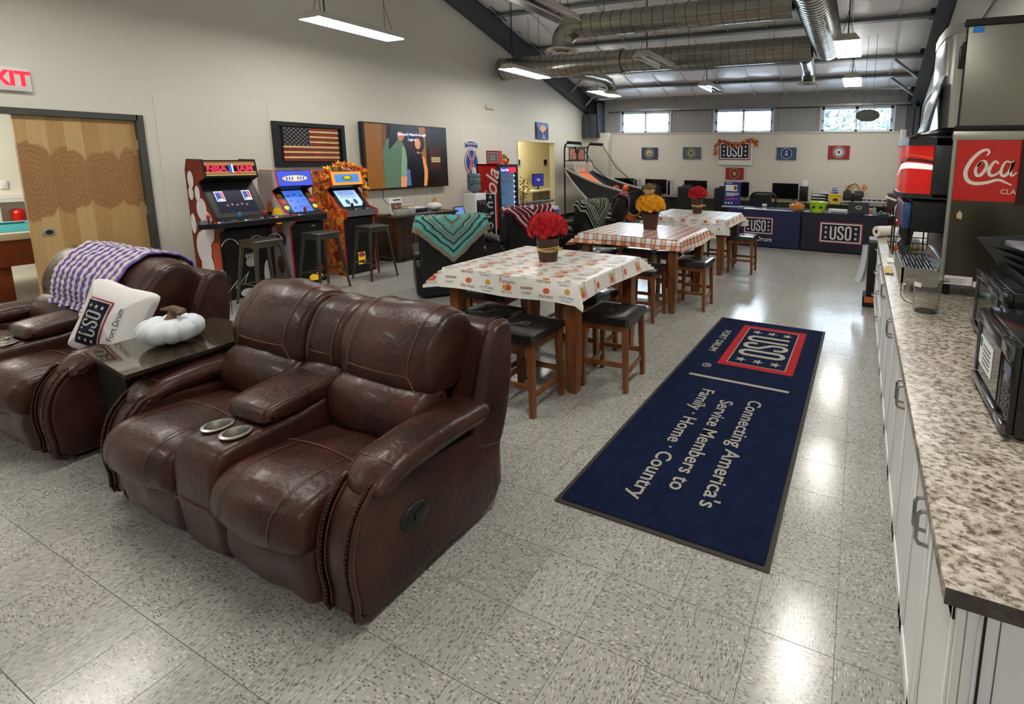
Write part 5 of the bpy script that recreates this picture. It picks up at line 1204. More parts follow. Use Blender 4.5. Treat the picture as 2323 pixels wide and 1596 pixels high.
# ---- water cooler
wc = thing('water_cooler', 'white bottled-water cooler with grey-blue bottle beside the red drinks fridge', 'water cooler', (-7.12, 7.72, 0))
MB().rbx((-.16, -.16, 0), (.16, .16, .99), .02, 3).obj('body', mat('cooler_white', (226, 226, 224), .35), wc); MB().rbx((.155, -.12, .58), (.166, .14, .86), .004).obj('dispense_panel', BLACK, wc)
for y, m in ((-.05, AR), (.05, AB)): MB().rb((.18, y+.01, .79), (.03, .03, .04), .006).obj('tap', m, wc)
MB().rbx((.16, -.1, .585), (.22, .12, .60), .004).obj('drip_tray', MATTE, wc)
WB = mat('water_bottle_plastic', (120, 146, 156), .12, trans=.45, ior=1.2)
MB().lathe([(.03, 0), (.05, .03), (.12, .07), (.13, .09), (.13, .17), (.12, .185), (.13, .20), (.13, .30), (.12, .315), (.13, .33), (.13, .37), (.11, .40), (0, .405)], 28, (0, 0, .985)).obj('water_bottle', WB, wc); MB().tube([(.05, -.12, 1.15), (.08, -.16, 1.18), (.08, -.16, 1.28), (.05, -.12, 1.31)], .014, 8).obj('bottle_handle', WB, wc)
tag(MB().lathe([(0, 0), (.035, 0), (.042, .11), (.04, .11), (.034, .006), (0, .006)], 16).obj('paper_cups', PWHITE), 'stack of white paper cups on the water bottle', 'cup').location = (-7.14, 7.74, 1.39)
# ---- drinks fridge
fg = thing('drinks_fridge', 'red glass-door drinks fridge with white script lettering on its side', 'fridge', (0, 0, 0))
CR = mat('cola_red', (206, 26, 26), .3); fx0, fx1, fy0, fy1, fz = -7.44, -6.86, 8.16, 8.77, 1.56
MB().bx((fx0, fy0, .06), (fx1-.05, fy0+.03, fz)).bx((fx0, fy1-.03, .06), (fx1-.05, fy1, fz)).bx((fx0, fy0, .06), (fx0+.03, fy1, fz)).bx((fx0, fy0, fz-.03), (fx1-.05, fy1, fz)).bx((fx0, fy0, .06), (fx1-.05, fy1, .22)).obj('cabinet', CR, fg)
MB().bx((fx0+.031, fy0+.031, .221), (fx0+.036, fy1-.031, fz-.031)).bx((fx0+.031, fy0+.031, .221), (fx1-.06, fy0+.035, fz-.031)).bx((fx0+.031, fy1-.035, .221), (fx1-.06, fy1-.031, fz-.031)).bx((fx0+.031, fy0+.031, .221), (fx1-.06, fy1-.031, .226)).obj('liner', mat('lit_liner', (150, 180, 214), .4, emit=.10), fg)
for k in range(4): MB().bx((fx0+.04, fy0+.04, .40+.26*k), (fx1-.07, fy1-.04, .41+.26*k)).obj('shelf', mat('wire_white', (200, 206, 212), .4), fg)
q = MB(); ring2d(q, fy1-fy0, fz-.20, .055, TT((fx1-.05, (fy0+fy1)/2, (fz+.20)/2), (0, 1, 0), (0, 0, 1)), .05); q.obj('door_frame', BLACK, fg)
MB().bx((fx1-.03, fy0+.05, .24), (fx1-.025, fy1-.05, fz-.16)).obj('door_glass', mat('fridge_glass', (220, 235, 245), .03, trans=1, ior=1.05, alpha=.3), fg)
MB().bx((fx1-.05, fy0+.01, .06), (fx1-.04, fy1-.01, .2)).obj('kick_grille', MATTE, fg)
MB().bx((fx1-.04, fy0+.05, fz-.17), (fx1-.004, fy0+.31, fz-.06)).obj('lit_header', mat('header_navy', (60, 60, 130), .3, emit=.5), fg); MB().bx((fx1-.04, fy0+.31, fz-.17), (fx1-.004, fy1-.05, fz-.06)).obj('lit_header', mat('header_red', (200, 40, 60), .3, emit=.5), fg)
text('Coca-Cola', .075, TT((fx1-.0035, fy0+.18, fz-.115), (0, 1, 0), (0, 0, 1)), mat('tv_caption'), fg, 'header_lettering', shear=.3, sx=.75)
for k in range(9): MB().ell((fx1-.045, fy1-.075, .40+.115*k), (.008, .012, .014), 8, 6).obj('door_lamp', mat('cool_led', (220, 235, 255), .3, emit=3), fg)
Tf = TT((0, fy0-.0005, 0), (1, 0, 0), (0, 0, 1)); PW2 = mat('script_white', (236, 232, 228), .4)
text('Cola', .46, TT((fx0+.37, fy0-.0005, 1.02), (0.18, 0, .98), (-.98, 0, .18)), PW2, fg, 'script_lettering', shear=.35, bold=.004)
rect(Tf, .30, .92, mat('sign_white2', (228, 226, 222), .5), fg, 'emblem_border', fx1-.25, .50, z=.001); rect(Tf, .25, .88, NAVY, fg, 'emblem_field', fx1-.25, .50, z=.003)
for z in (.88, .12): MB().star((fx1-.24, z), .055, Tf @ Matrix.Translation((0, 0, .005)), .0015).obj('emblem_star', PW2, fg)
for k, z in enumerate((.72, .50, .28)):
    b_ = MB(); cx = fx1-.25
    if k == 0: b_.stroke([(cx+.07, z+.05), (cx-.03, z+.05)]+[(cx-.07, z), (cx-.03, z-.05), (cx+.07, z-.05)], .04, Tf @ Matrix.Translation((0, 0, .005)), .0015)
    elif k == 1: b_.stroke([(cx+.07, z+.03), (cx+.06, z+.06), (cx+.02, z+.05), (cx-.02, z-.04), (cx-.06, z-.04), (cx-.07, z+.03)], .038, Tf @ Matrix.Translation((0, 0, .005)), .0015)
    else: b_.stroke(arc(cx, z, .055, 0, 345, 16), .038, Tf @ Matrix.Translation((0, 0, .005)), .0015, closed=True)
    b_.obj('emblem_letter', PW2, fg)
ub = thing('emblem_box', 'red-edged box with star-and-letters emblem on top of the drinks fridge', 'box', (-7.12, 8.34, 1.56), .0)
MB().bx((-.16, -.055, 0), (.16, .055, .28)).obj('carton', mat('box_red', (176, 58, 56), .6), ub); MB().bx((-.162, -.056, 0), (-.15, .056, .28)).obj('carton_side', mat('box_teal', (36, 78, 88), .6), ub)
uso(TT((.01, -.056, .14), (1, 0, 0), (0, 0, 1)), .27, .20, ub, PWHITE, mat('box_field', (52, 76, 82), .6), mat('box_white_border', (226, 222, 214), .6))
tk = thing('turkey_decoration', 'small orange and brown turkey decoration on the drinks fridge', 'decoration', (-6.98, 8.53, 1.56))
MB().ell((0, 0, .06), (.06, .075, .06), 14, 8).obj('body', mat('orange_glaze', (206, 104, 36), .4), tk)
for k in range(9): a = RAD(-80+20*k); MB().ell((-.04, .085*sin(a), .07+.10*cos(a)), (.012, .028, .05), 8, 6).obj('feather', (mat('feather_brown', (96, 56, 28), .6), mat('feather_olive', (110, 98, 40), .6), mat('art_gold'))[k % 3], tk)
MB().ell((.06, 0, .10), (.025, .022, .035), 10, 6).obj('head', mat('feather_brown'), tk)
# ---- wall emblem, painting, alarm light
mp_ = thing('mountain_patch', 'blue and white crossed-swords shoulder patch board on the wall', 'wall sign', (XL+.006, 8.40, 1.66)); Tm = TT((0, 0, 0), (0, 1, 0), (0, 0, 1)); PBL = mat('patch_blue', (30, 62, 140), .5)
ov_ = [( .20*sin(2*pi*i/28)*(1-.12*abs(cos(2*pi*i/28))), -.07+.29*cos(2*pi*i/28)) for i in range(28)]
MB().prism([(x*1.05, -.07+(y+.07)*1.04) for x, y in ov_], 0, .010, 'z', Tm).obj('shield_outline', NAVY, mp_); MB().prism(ov_, .010, .012, 'z', Tm).obj('shield_border', PWHITE, mp_); MB().prism([(x*.88, -.07+(y+.07)*.91) for x, y in ov_], .012, .014, 'z', Tm).obj('shield_field', PBL, mp_)
for sx in (-1, 1):
    MB().stroke([(sx*.12, .17), (-sx*.10, -.27)], .05, Tm @ Matrix.Translation((0, 0, .014)), .002).obj('sword_edge', PWHITE, mp_); MB().stroke([(sx*.12, .17), (-sx*.10, -.27)], .028, Tm @ Matrix.Translation((0, 0, .0162)), .002).obj('sword', mat('patch_red', (182, 54, 52), .5), mp_)
    MB().stroke([(-sx*.10-.045, -.17), (-sx*.06+.045, -.20)], .022, Tm @ Matrix.Translation((0, 0, .0184)), .002).obj('sword_guard', mat('patch_red'), mp_)
tabp = [(x, .22+.05*cos(x*7)) for x in [-.2+.04*i for i in range(11)]]; tb_ = tabp+[(x, y+.13) for x, y in reversed(tabp)]
MB().prism(tb_, 0, .012, 'z', Tm).obj('tab_border', PWHITE, mp_); MB().prism([(x*.93, .285+.05*cos(x*7)*0+(y-.285-.0)*.80) for x, y in tb_], .012, .014, 'z', Tm).obj('tab_field', PBL, mp_); text('MOUNTAIN', .075, Tm @ Matrix.Translation((0, .325, .0145)), PWHITE, mp_, 'tab_lettering', bold=.001, sx=.82)
pa = thing('canvas_painting', 'small canvas of a blue mountain road at sunset above the doorway', 'painting', (XL, 10.98, 2.395)); Tp2 = TT((.04, 0, 0), (0, 1, 0), (0, 0, 1))
MB().bx((0, -.26, -.21), (.04, .26, .21)).obj('canvas', mat('canvas_edge', (40, 54, 86), .7), pa); rect(Tp2, .52, .42, mat('dusk_blue', (104, 124, 168), .6), pa, 'sky_paint'); disc(Tp2, .15, mat('dusk_orange', (222, 166, 120), .6), pa, 'sunset_paint', .02, .02, .12, z=.002)
MB().prism([(-.26, -.21), (-.26, .12), (-.12, .02), (-.02, -.05), (.06, -.02), (.18, .06), (.26, .12), (.26, -.21)], .003, .005, 'z', Tp2).obj('mountain_paint', mat('mountain_blue', (50, 68, 112), .6), pa); MB().prism([(-.05, -.21), (.01, -.05), (.03, -.05), (.16, -.21)], .006, .007, 'z', Tp2).obj('road_paint', mat('road_grey', (132, 140, 164), .6), pa)
al = thing('alarm_strobe', 'small white alarm strobe high on the left wall', 'alarm', (XL, 9.02, 2.81)); MB().rbx((0, -.13, -.05), (.045, .13, .05), .02, 3).obj('housing', mat('strobe_beige', (200, 192, 172), .5), al)
for y in (-.06, .06): MB().ell((.045, y, -.005), (.02, .04, .03), 12, 6).obj('lens', mat('clear_lens', (220, 220, 216), .2), al)
# ============================================================ BACK OF THE ROOM
Y0 = YB-.09
# ---- service plaques: framed boards with round seals
def plaque(label, x0, x1, z0, z1, base, r1m, r2m, r3m, kind):
    cx, cz = (x0+x1)/2, (z0+z1)/2; t = thing('service_plaque', label, 'plaque', (cx, Y0, cz), 0, 'service plaques on the back wall')
    MB().bx(((x0-x1)/2, -.045, (z0-z1)/2), ((x1-x0)/2, 0, (z1-z0)/2)).obj('board', base, t); T = TT((0, -.0455, 0), (1, 0, 0), (0, 0, 1)); r = (z1-z0)*.44
    disc(T, r, r1m, t, 'seal_rim'); disc(T, r*.88, r2m, t, 'seal_band', z=.0018); disc(T, r*.66, r3m, t, 'seal_centre', z=.0034); q = T @ Matrix.Translation((0, 0, .005))
    if kind == 0: MB().prism([(-r*.4, -r*.12), (-r*.3, -r*.3), (r*.3, -r*.3), (r*.4, -r*.12)], 0, .0015, 'z', q).obj('seal_ship', r2m, t); MB().stroke([(-r*.35, r*.2), (0, r*.35), (r*.35, r*.2)], r*.12, q).obj('seal_eagle', mat('seal_gold', (176, 146, 90), .5), t); MB().stroke([(0, -r*.1), (0, r*.25)], r*.08, q).obj('seal_mast', r2m, t)
    elif kind == 1: MB().stroke([(-r*.45, r*.3), (-r*.1, r*.05), (0, r*.3), (r*.1, r*.05), (r*.45, r*.3)], r*.14, q).obj('seal_eagle', mat('seal_dark', (50, 48, 40), .5), t); MB().stroke([(-r*.3, -r*.3), (r*.3, -r*.05)], r*.12, q).stroke([(r*.3, -r*.3), (-r*.3, -r*.05)], r*.12, q).obj('seal_arms', mat('seal_dark'), t)
    elif kind == 2: disc(T, r*.30, mat('seal_tan', (212, 176, 130), .5), t, 'seal_globe', 0, -r*.08, z=.005); MB().stroke([(-r*.35, r*.28), (0, r*.12), (r*.35, r*.30)], r*.13, q).obj('seal_eagle', mat('seal_tan'), t)
    elif kind == 3: MB().prism([(-r*.26, r*.1), (r*.26, r*.1), (r*.26, -r*.35), (0, -r*.5), (-r*.26, -r*.35)], 0, .0015, 'z', q).obj('seal_shield', mat('seal_pale_blue', (150, 180, 210), .5), t); MB().stroke([(-r*.2, r*.25), (0, r*.5), (r*.2, r*.25)], r*.13, q).obj('seal_crest', PWHITE, t)
    else: MB().prism([(-r*.2, r*.2), (r*.2, r*.2), (r*.2, -r*.1), (0, -r*.3), (-r*.2, -r*.1)], 0, .0015, 'z', q).obj('seal_shield', mat('seal_dark'), t); rect(q, r*.3, r*.12, RED, t, 'seal_stripe', 0, r*.02, z=.0016)
GOLD = mat('seal_cream', (196, 184, 150), .5); DKN = mat('seal_navy', (30, 40, 66), .5); STB = mat('plaque_steel_blue', (60, 88, 116), .6); CRD = mat('plaque_red', (150, 38, 40), .6)
plaque('steel-blue plaque with a ship seal, leftmost on the back wall', -5.98, -5.485, 1.70, 2.03, mat('plaque_navy', (44, 66, 100), .6), GOLD, mat('seal_dark', (50, 48, 40), .5), GOLD, 0)
plaque('grey-blue plaque with gold eagle seal left of the emblem sign', -4.70, -4.19, 1.72, 2.045, mat('plaque_grey_blue', (78, 98, 116), .6), mat('seal_olive', (140, 128, 84), .5), mat('seal_olive2', (116, 104, 66), .5), mat('seal_tan2', (172, 160, 124), .5), 1)
plaque('red plaque with globe seal below the emblem sign', -3.435, -2.945, 1.185, 1.495, CRD, mat('seal_cream2', (196, 170, 140), .5), mat('seal_dark'), mat('seal_red', (160, 52, 46), .5), 2)
plaque('blue plaque with shield seal right of the emblem sign', -2.08, -1.585, 1.735, 2.05, STB, mat('seal_grey', (196, 196, 186), .5), DKN, mat('seal_blue', (36, 58, 120), .5), 3)
plaque('red plaque with white and blue seal, rightmost on the back wall', -.805, -.30, 1.775, 2.10, CRD, GOLD, mat('seal_slate', (86, 104, 130), .5), mat('seal_white', (214, 210, 204), .5), 4)
# ---- emblem board with leaf garland
ub2 = thing('emblem_board', 'white canvas with navy star-and-letters emblem high on the back wall', 'sign', (-3.175, Y0-.004, 1.885))
MB().bx((-.46, -.05, -.315), (.46, 0, .315)).obj('canvas', mat('canvas_white', (224, 222, 214), .7), ub2); uso(TT((-.03, -.0505, .06), (1, 0, 0), (0, 0, 1)), .86, .48, ub2, PWHITE, mat('emblem_navy', (26, 32, 56), .7), mat('emblem_maroon', (136, 44, 50), .7), .002)
g2 = thing('sign_garland', 'red and orange leaf garland along the top of the emblem board', 'garland', (0, 0, 0)); rnd = random.Random(21)
pth = [(-3.72, Y0-.07, 1.84), (-3.73, Y0-.07, 2.0), (-3.68, Y0-.07, 2.18), (-3.5, Y0-.08, 2.23), (-3.38, Y0-.08, 2.12), (-3.25, Y0-.08, 2.08), (-3.05, Y0-.08, 2.14), (-2.9, Y0-.08, 2.19), (-2.76, Y0-.08, 2.27), (-2.65, Y0-.07, 2.18), (-2.62, Y0-.07, 2.08)]
MB().tube(pth, .007, 6).obj('vine', mat('vine_brown'), g2); lq = []
for m in (mat('leaf_rust'), mat('leaf_red', (176, 56, 34), .6), mat('leaf_orange'), mat('leaf_gold')): lq.append(lm.obj('leaf', m, g2, smooth=False))
for o in lq: pass
P_ = [Vector(p) for p in pth]
for i in range(44):
    s = (len(P_)-1)*(i+.5)/44; k = min(int(s), len(P_)-2); p = P_[k].lerp(P_[k+1], s-k)+Vector((rnd.uniform(-1, 1), rnd.uniform(-.3, .2), rnd.uniform(-1, 1)))*.045
    o = lq[i] if i < 4 else rnd.choice(lq).copy()
    if i >= 4: COL.objects.link(o); o.parent = g2
    o.location = p; o.rotation_euler = (pi/2+rnd.uniform(-.5, .5), rnd.uniform(-1.5, 1.5), rnd.uniform(-.4, .4)); s_ = rnd.uniform(.8, 1.2); o.scale = (s_, s_, s_)
tag(MB().rb((.845, 13.098, 1.255), (.085, .008, .13), .003).obj('light_switch', WHITE), 'white light switch plate at the right end of the back wall', 'switch')
# ---- long granite-topped desk along the back wall
GRAN = mat('grey_granite', (150, 142, 130), .3, nz=(22, .4))
bd = thing('back_desk', 'long granite-topped desk along the back wall', 'desk', (0, 0, 0))
MB().rbx((-6.9, 12.74, .665), (.79, Y0-.015, .70), .006).obj('desk_top', GRAN, bd); MB().bx((-6.9, Y0-.05, .1), (.79, Y0-.016, .665)).obj('modesty_panel', mat('panel_grey', (122, 118, 108), .6), bd)
for x in (-6.85, -5.0, -3.2, -1.4, .3): MB().bx((x-.02, 12.78, 0), (x+.02, Y0-.05, .665)).obj('side_panel', mat('panel_grey'), bd)
def screen(x, label, w_=.66, h_=.40, z=.70, y=13.1):
    t = thing('gaming_monitor', label, 'monitor', (x, y, z), 0, 'monitors on the back desk')
    MB().rbx((-w_/2, -.02, .03), (w_/2, .02, .03+h_), .006).obj('casing', BLACK, t); MB().bx((-w_/2+.012, -.0215, .045), (w_/2-.012, -.02, .02+h_)).obj('screen', mat('dark_screen', (7, 7, 8), .18), t)
    for s in (-1, 1): MB().rbx((s*w_*.33-.015, -.08, 0), (s*w_*.33+.015, .08, .035), .004, 1).obj('foot', BLACK, t)
screen(-6.40, 'black monitor at the left end of the back desk behind the basketball game'); screen(-5.40, 'black monitor behind the yellow flowers'); screen(-4.21, 'black monitor behind the far red flowers'); screen(-3.05, 'black monitor behind the blue tabletop banner'); screen(-1.78, 'black monitor behind the mesh office chair')
for x, l in ((-5.98, 'white upright game console beside the leftmost monitor'), (-4.95, 'white upright game console behind the yellow flowers')):
    t = thing('game_console', l, 'game console', (x, 13.08, .70)); MB().rbx((-.05, -.11, .0), (.05, .11, .40), .02, 3).obj('core', BLACK, t)
    for s in (-1, 1): MB().prism([(-.13, 0), (.12, .0), (.13, .40), (.02, .42), (-.12, .40)], s*.052-.006, s*.052+.006, 'x').obj('side_plate', mat('console_white', (214, 216, 222), .35), t)
def gchair(x, y, rz, label):
    t = thing('gaming_chair', label, 'chair', (x, y, 0), rz, 'black chairs at the back desk')
    loft(MB(), [(.20, .45), (.16, .6), (.18, .85), (.24, 1.0), (.31, .98), (.30, .7), (.27, .45)], -.26, .26, .05, .01, n=5).obj('backrest', MATTE, t); MB().rbx((-.15, .20, .93), (.15, .27, 1.06), .03, 3).obj('headrest', MATTE, t)
    MB().rbx((-.26, -.26, .38), (.26, .26, .48), .04, 3).obj('seat', MATTE, t)
    for s in (-1, 1): MB().rbx((s*.31-.035, -.15, .58), (s*.31+.035, .15, .62), .012).obj('armrest', MATTE, t); MB().cyl((s*.31, 0, .44), (s*.31, 0, .58), .02, n=8).obj('armrest_post', BLACK, t)
    MB().cyl((0, 0, .08), (0, 0, .38), .03, n=10).obj('column', BLACK, t)
    for k in range(5): MB().cyl((0, 0, .10), (.29*cos(k*1.257), .29*sin(k*1.257), .07), .022, .016, 6).ell((.29*cos(k*1.257), .29*sin(k*1.257), .035), (.03, .03, .035), 8, 6).obj('leg', BLACK, t)
    return t
gc = gchair(-5.10, 12.25, pi+.1, 'black gaming chair behind the yellow flowers'); dup(gc, (-4.05, 12.25, 0), pi-.1, 'black gaming chair behind the far red flowers'); dup(gc, (-3.12, 12.3, 0), pi+.05, 'black gaming chair behind the blue tabletop banner')
for o_ in (gc,): pass
mc = thing('task_chair', 'black mesh task chair behind the navy information tables', 'chair', (-1.92, 11.0, 0), pi)
MB().tube([(a_, .24, b_) for a_, b_ in rrect(.54, .56, .12)], .022, 8, closed=True, T=RT((0, 0, .74))).obj('back_frame', BLACK, mc); MB().rbx((-.18, .225, .50), (.25, .25, .99), .01).obj('back_mesh', mat('dark_mesh', (30, 30, 34), .8), mc); MB().rbx((-.25, -.25, .40), (.25, .25, .47), .03).obj('seat', MATTE, mc); MB().cyl((0, 0, .08), (0, 0, .4), .03, n=8).obj('column', BLACK, mc)
for k in range(5): MB().cyl((0, 0, .09), (.29*cos(k*1.257), .29*sin(k*1.257), .05), .02, .015, 6).ell((.29*cos(k*1.257), .29*sin(k*1.257), .03), (.03, .03, .03), 8, 6).obj('leg', BLACK, mc)
# ---- things on the right part of the back desk
t = thing('desktop_speaker', 'tall black speaker with a white card on top on the back desk', 'speaker', (-1.30, 12.95, .70)); MB().rbx((-.10, -.1, 0), (.10, .1, .38), .015).obj('cabinet', BLACK, t); MB().bx((-.03, -.07, .38), (.09, -.066, .54)).obj('card', PWHITE, t)
t = thing('letter_trays', 'stacked grey letter trays with papers on the back desk', 'tray', (-.92, 12.92, .70))
for k in range(3): MB().rbx((-.2, -.12, .07*k), (.2, .12, .07*k+.02), .004, 1).bx((-.2, .11, .07*k), (.2, .12, .07*k+.06)).obj('tray', mat('tray_grey', (84, 86, 90), .5), t); MB().bx((-.17, -.1, .07*k+.021), (.15, .1, .07*k+.045)).obj('paper', PWHITE, t)
MB().rbx((.05, -.13, .215), (.22, .1, .27), .008).obj('white_pack', mat('pack_white', (196, 200, 216), .5), t)
t = thing('blue_tub', 'small blue tub with a handle on the back desk', 'tub', (-.58, 13.12, .70)); MB().lathe([(0, 0), (.09, 0), (.10, .2), (.06, .28), (.03, .31), (0, .31)], 18).obj('tub', mat('tub_blue', (30, 72, 160), .4), t); MB().tube([(-.06, 0, .28), (-.04, 0, .35), (.04, 0, .35), (.06, 0, .28)], .01, 6).obj('handle', mat('tub_blue'), t)
t = thing('yellow_bin', 'yellow plastic bin with lid on the back desk', 'bin', (-.54, 12.86, .70)); MB().add([(-.11, -.1, 0), (.11, -.1, 0), (.11, .1, 0), (-.11, .1, 0), (-.14, -.12, .19), (.14, -.12, .19), (.14, .12, .19), (-.14, .12, .19)], [(3, 2, 1, 0), (4, 5, 6, 7), (0, 1, 5, 4), (1, 2, 6, 5), (2, 3, 7, 6), (3, 0, 4, 7)]).obj('tub', mat('bin_yellow', (224, 190, 48), .4), t); MB().rbx((-.15, -.13, .19), (.15, .13, .22), .01).obj('lid', mat('bin_yellow'), t); MB().bx((-.05, -.113, .06), (.06, -.108, .12)).obj('label_print', mat('bin_ink', (60, 52, 20), .6), t); MB().tube([(-.09, 0, .21), (-.08, 0, .28), (.08, 0, .28), (.09, 0, .21)], .01, 6).obj('handle', mat('bin_handle', (206, 196, 190), .5), t)
t = thing('office_printer', 'black office printer on the back desk', 'printer', (-.14, 12.98, .70)); MB().rbx((-.23, -.2, 0), (.23, .2, .30), .02).obj('body', mat('printer_black', (34, 35, 38), .45), t); MB().rbx((.02, -.215, .18), (.2, -.2, .26), .01).obj('control_panel', mat('printer_grey', (64, 66, 70), .4), t); MB().bx((-.18, -.24, .05), (.18, -.2, .07)).obj('paper_tray', mat('printer_grey'), t)
t = thing('leaf_wreath', 'tan and orange leaf wreath lying on the printer', 'decoration', (-.10, 12.98, 1.0)); rnd = random.Random(31); m = MB()
for i in range(60):
    a = rnd.uniform(0, 6.28); p = Vector((.2*cos(a)+rnd.uniform(-.05, .09), .14*sin(a), rnd.uniform(.02, .12))); d = Vector((rnd.uniform(-1, 1), rnd.uniform(-1, 1), rnd.uniform(-.3, .6))).normalized()*.08; u_ = d.orthogonal().normalized()*.025; m.add([p, p+d*.5+u_, p+d, p+d*.5-u_], [(0, 1, 2, 3)]); m.k = i % 2; m.mi[-1] = i % 2
q = m.obj('leaves', [mat('husk_tan', (176, 138, 84), .8), mat('leaf_orange')], t, smooth=False); q['kind'] = 'stuff'; MB().tube([(-.22, 0, .0), (-.16, 0, .12), (0, 0, .18), (.06, 0, .1)], .012, 6).obj('vine', mat('vine_brown'), t)
for k, x in enumerate((.10, .205, .31, .415, .52)):
    t = thing('white_mug', ('white and navy mug, %s on the shelf by the laptop' % ('first from the left', 'second from the left', 'in the middle', 'second from the right', 'rightmost')[k]), 'mug', (x, 12.05, .82), 0, 'mugs behind the laptop'); MB().lathe([(0, .003), (.036, 0), (.038, .09), (.034, .09), (.032, .008), (0, .008)], 18).obj('cup', mat('mug_white', (222, 222, 224), .3), t); MB().tube([(.036, 0, .075), (.055, 0, .065), (.055, 0, .03), (.036, 0, .018)], .005, 6).obj('handle', mat('mug_white'), t); MB().lathe([(.0385, .03), (.0385, .06)], 18).obj('mug_print', NAVY, t)
sh = thing('low_shelf', 'low black wire shelf behind the laptop', 'shelf', (.0, 12.05, 0))
MB().rbx((-.40, -.16, .79), (.66, .16, .82), .004, 1).obj('shelf_board', GRAN, sh); MB().rbx((-.40, -.16, .40), (.66, .16, .42), .004, 1).obj('shelf_board', MATTE, sh)
for x in (-.38, -.1, .2, .5, .64): MB().bx((x-.008, -.15, 0), (x+.008, -.135, .79)).obj('post', BLACK, sh)
t = thing('black_bottle', 'black insulated bottle on the low shelf behind the laptop', 'bottle', (-.14, 12.0, .82)); MB().lathe([(0, 0), (.035, 0), (.037, .16), (.028, .20), (.0, .2)], 16).obj('body', BLACK, t); MB().lathe([(.033, .19), (.033, .235), (0, .24)], 16).obj('cap', mat('cap_grey', (180, 184, 180), .4), t)
t = thing('candy_jar', 'clear jar with purple lid on the low shelf', 'jar', (.615, 12.0, .82)); MB().lathe([(0, 0), (.05, 0), (.05, .12), (0, .12)], 18).obj('jar', mat('jar_mix', (190, 170, 190), .3, nz=(30, .4)), t); MB().lathe([(.054, .12), (.054, .15), (0, .152)], 18).obj('lid', mat('lid_purple', (90, 84, 140), .4), t)
# ---- dark cabinet and white devices at the right
t = thing('mahogany_cabinet', 'dark mahogany cabinet at the right behind the soda machine', 'cabinet', (.80, 11.5, 0)); MB().rbx((-.25, -.25, .0), (.30, .25, 1.08), .008).obj('body', mat('mahogany', (62, 18, 18), .35), t); MB().rbx((-.19, -.262, .08), (.28, -.25, .98), .006).obj('door', mat('mahogany'), t); MB().ell((-.15, -.27, .7), (.012, .012, .012), 8, 6).obj('knob', GOLD, t)
t = thing('white_appliance', 'white boxy appliance between the mahogany cabinet and soda machine', 'appliance', (.86, 10.5, 0)); MB().rbx((-.14, -.2, .0), (.25, .2, .95), .015).obj('body', WHITE, t); MB().bx((-.08, -.21, .82), (.04, -.2, .86)).obj('display', BLACK, t)
t = thing('desk_lamp', 'white jointed desk lamp arm over the end of the navy table', 'lamp', (.62, 9.98, .75)); MB().lathe([(0, 0), (.07, 0), (.06, .02), (0, .02)], 18).obj('base', WHITE, t); MB().cyl((0, 0, .02), (.0, 0, .22), .015, n=8).obj('post', WHITE, t); MB().rb((-.12, 0, .26), (.34, .05, .035), .01, 2, RT((0, 0, 0), 0, 0, .35)).obj('lamp_arm', WHITE, t)
# ---- navy information tables
NAVC = mat('navy_cloth', (24, 34, 72), .7, bump=(60, .1)); NAVD = mat('dark_navy_cloth', (26, 28, 44), .75, bump=(60, .1))
def navtable(name, label, x0, x1, m, word, ew, eh, ex, ez):
    t = thing(name, label, 'table', (0, 0, 0)); yf, yb = 9.80, 10.5
    def fn(u, v):
        L_ = (x1-x0)*2+(yb-yf)*2; s = u*L_; z = .02+.725*v; k = (1-v)
        if s < x1-x0: p = (x0+s, yf); nx = (0, -1)
        elif s < x1-x0+yb-yf: p = (x1, yf+s-(x1-x0)); nx = (1, 0)
        elif s < 2*(x1-x0)+yb-yf: p = (x1-(s-(x1-x0)-(yb-yf)), yb); nx = (0, 1)
        else: p = (x0, yb-(s-2*(x1-x0)-(yb-yf))); nx = (-1, 0)
        w_ = .004*sin(s*13)*k
        return (p[0]+nx[0]*w_, p[1]+nx[1]*w_, z)
    MB().grid(fn, 96, 6, cu=True).obj('skirt', m, t, 50); MB().bx((x0, yf, .73), (x1, yb, .745)).obj('top_cloth', m, t)
    for x in (x0+.1, x1-.1): MB().cyl((x, yf+.1, 0), (x, yf+.1, .72), .015, n=8).cyl((x, yb-.1, 0), (x, yb-.1, .72), .015, n=8).obj('leg_pair', STEEL, t)
    uso(TT((ex, yf-.009, ez), (1, 0, 0), (0, 0, 1)), ew, eh, t, mat('cloth_print_white', (214, 208, 204), .7), mat('cloth_print_navy', (20, 24, 46), .75), mat('cloth_print_red', (140, 44, 66), .7), .0015)
    if word: text(word, .13, TT((ex-.01, yf-.008, ez-.27), (1, 0, 0), (0, 0, 1)), mat('cloth_print_white'), t, bold=.002)
    return t
navtable('information_table', 'table under a bright navy cloth lettered Fort Drum', -2.46, -1.01, NAVC, 'Fort Drum', .585, .345, -1.815, .435)
navtable('registration_table', 'table under a dark navy cloth with a large emblem, right one', -.99, .50, NAVD, None, .76, .40, -.28, .39)
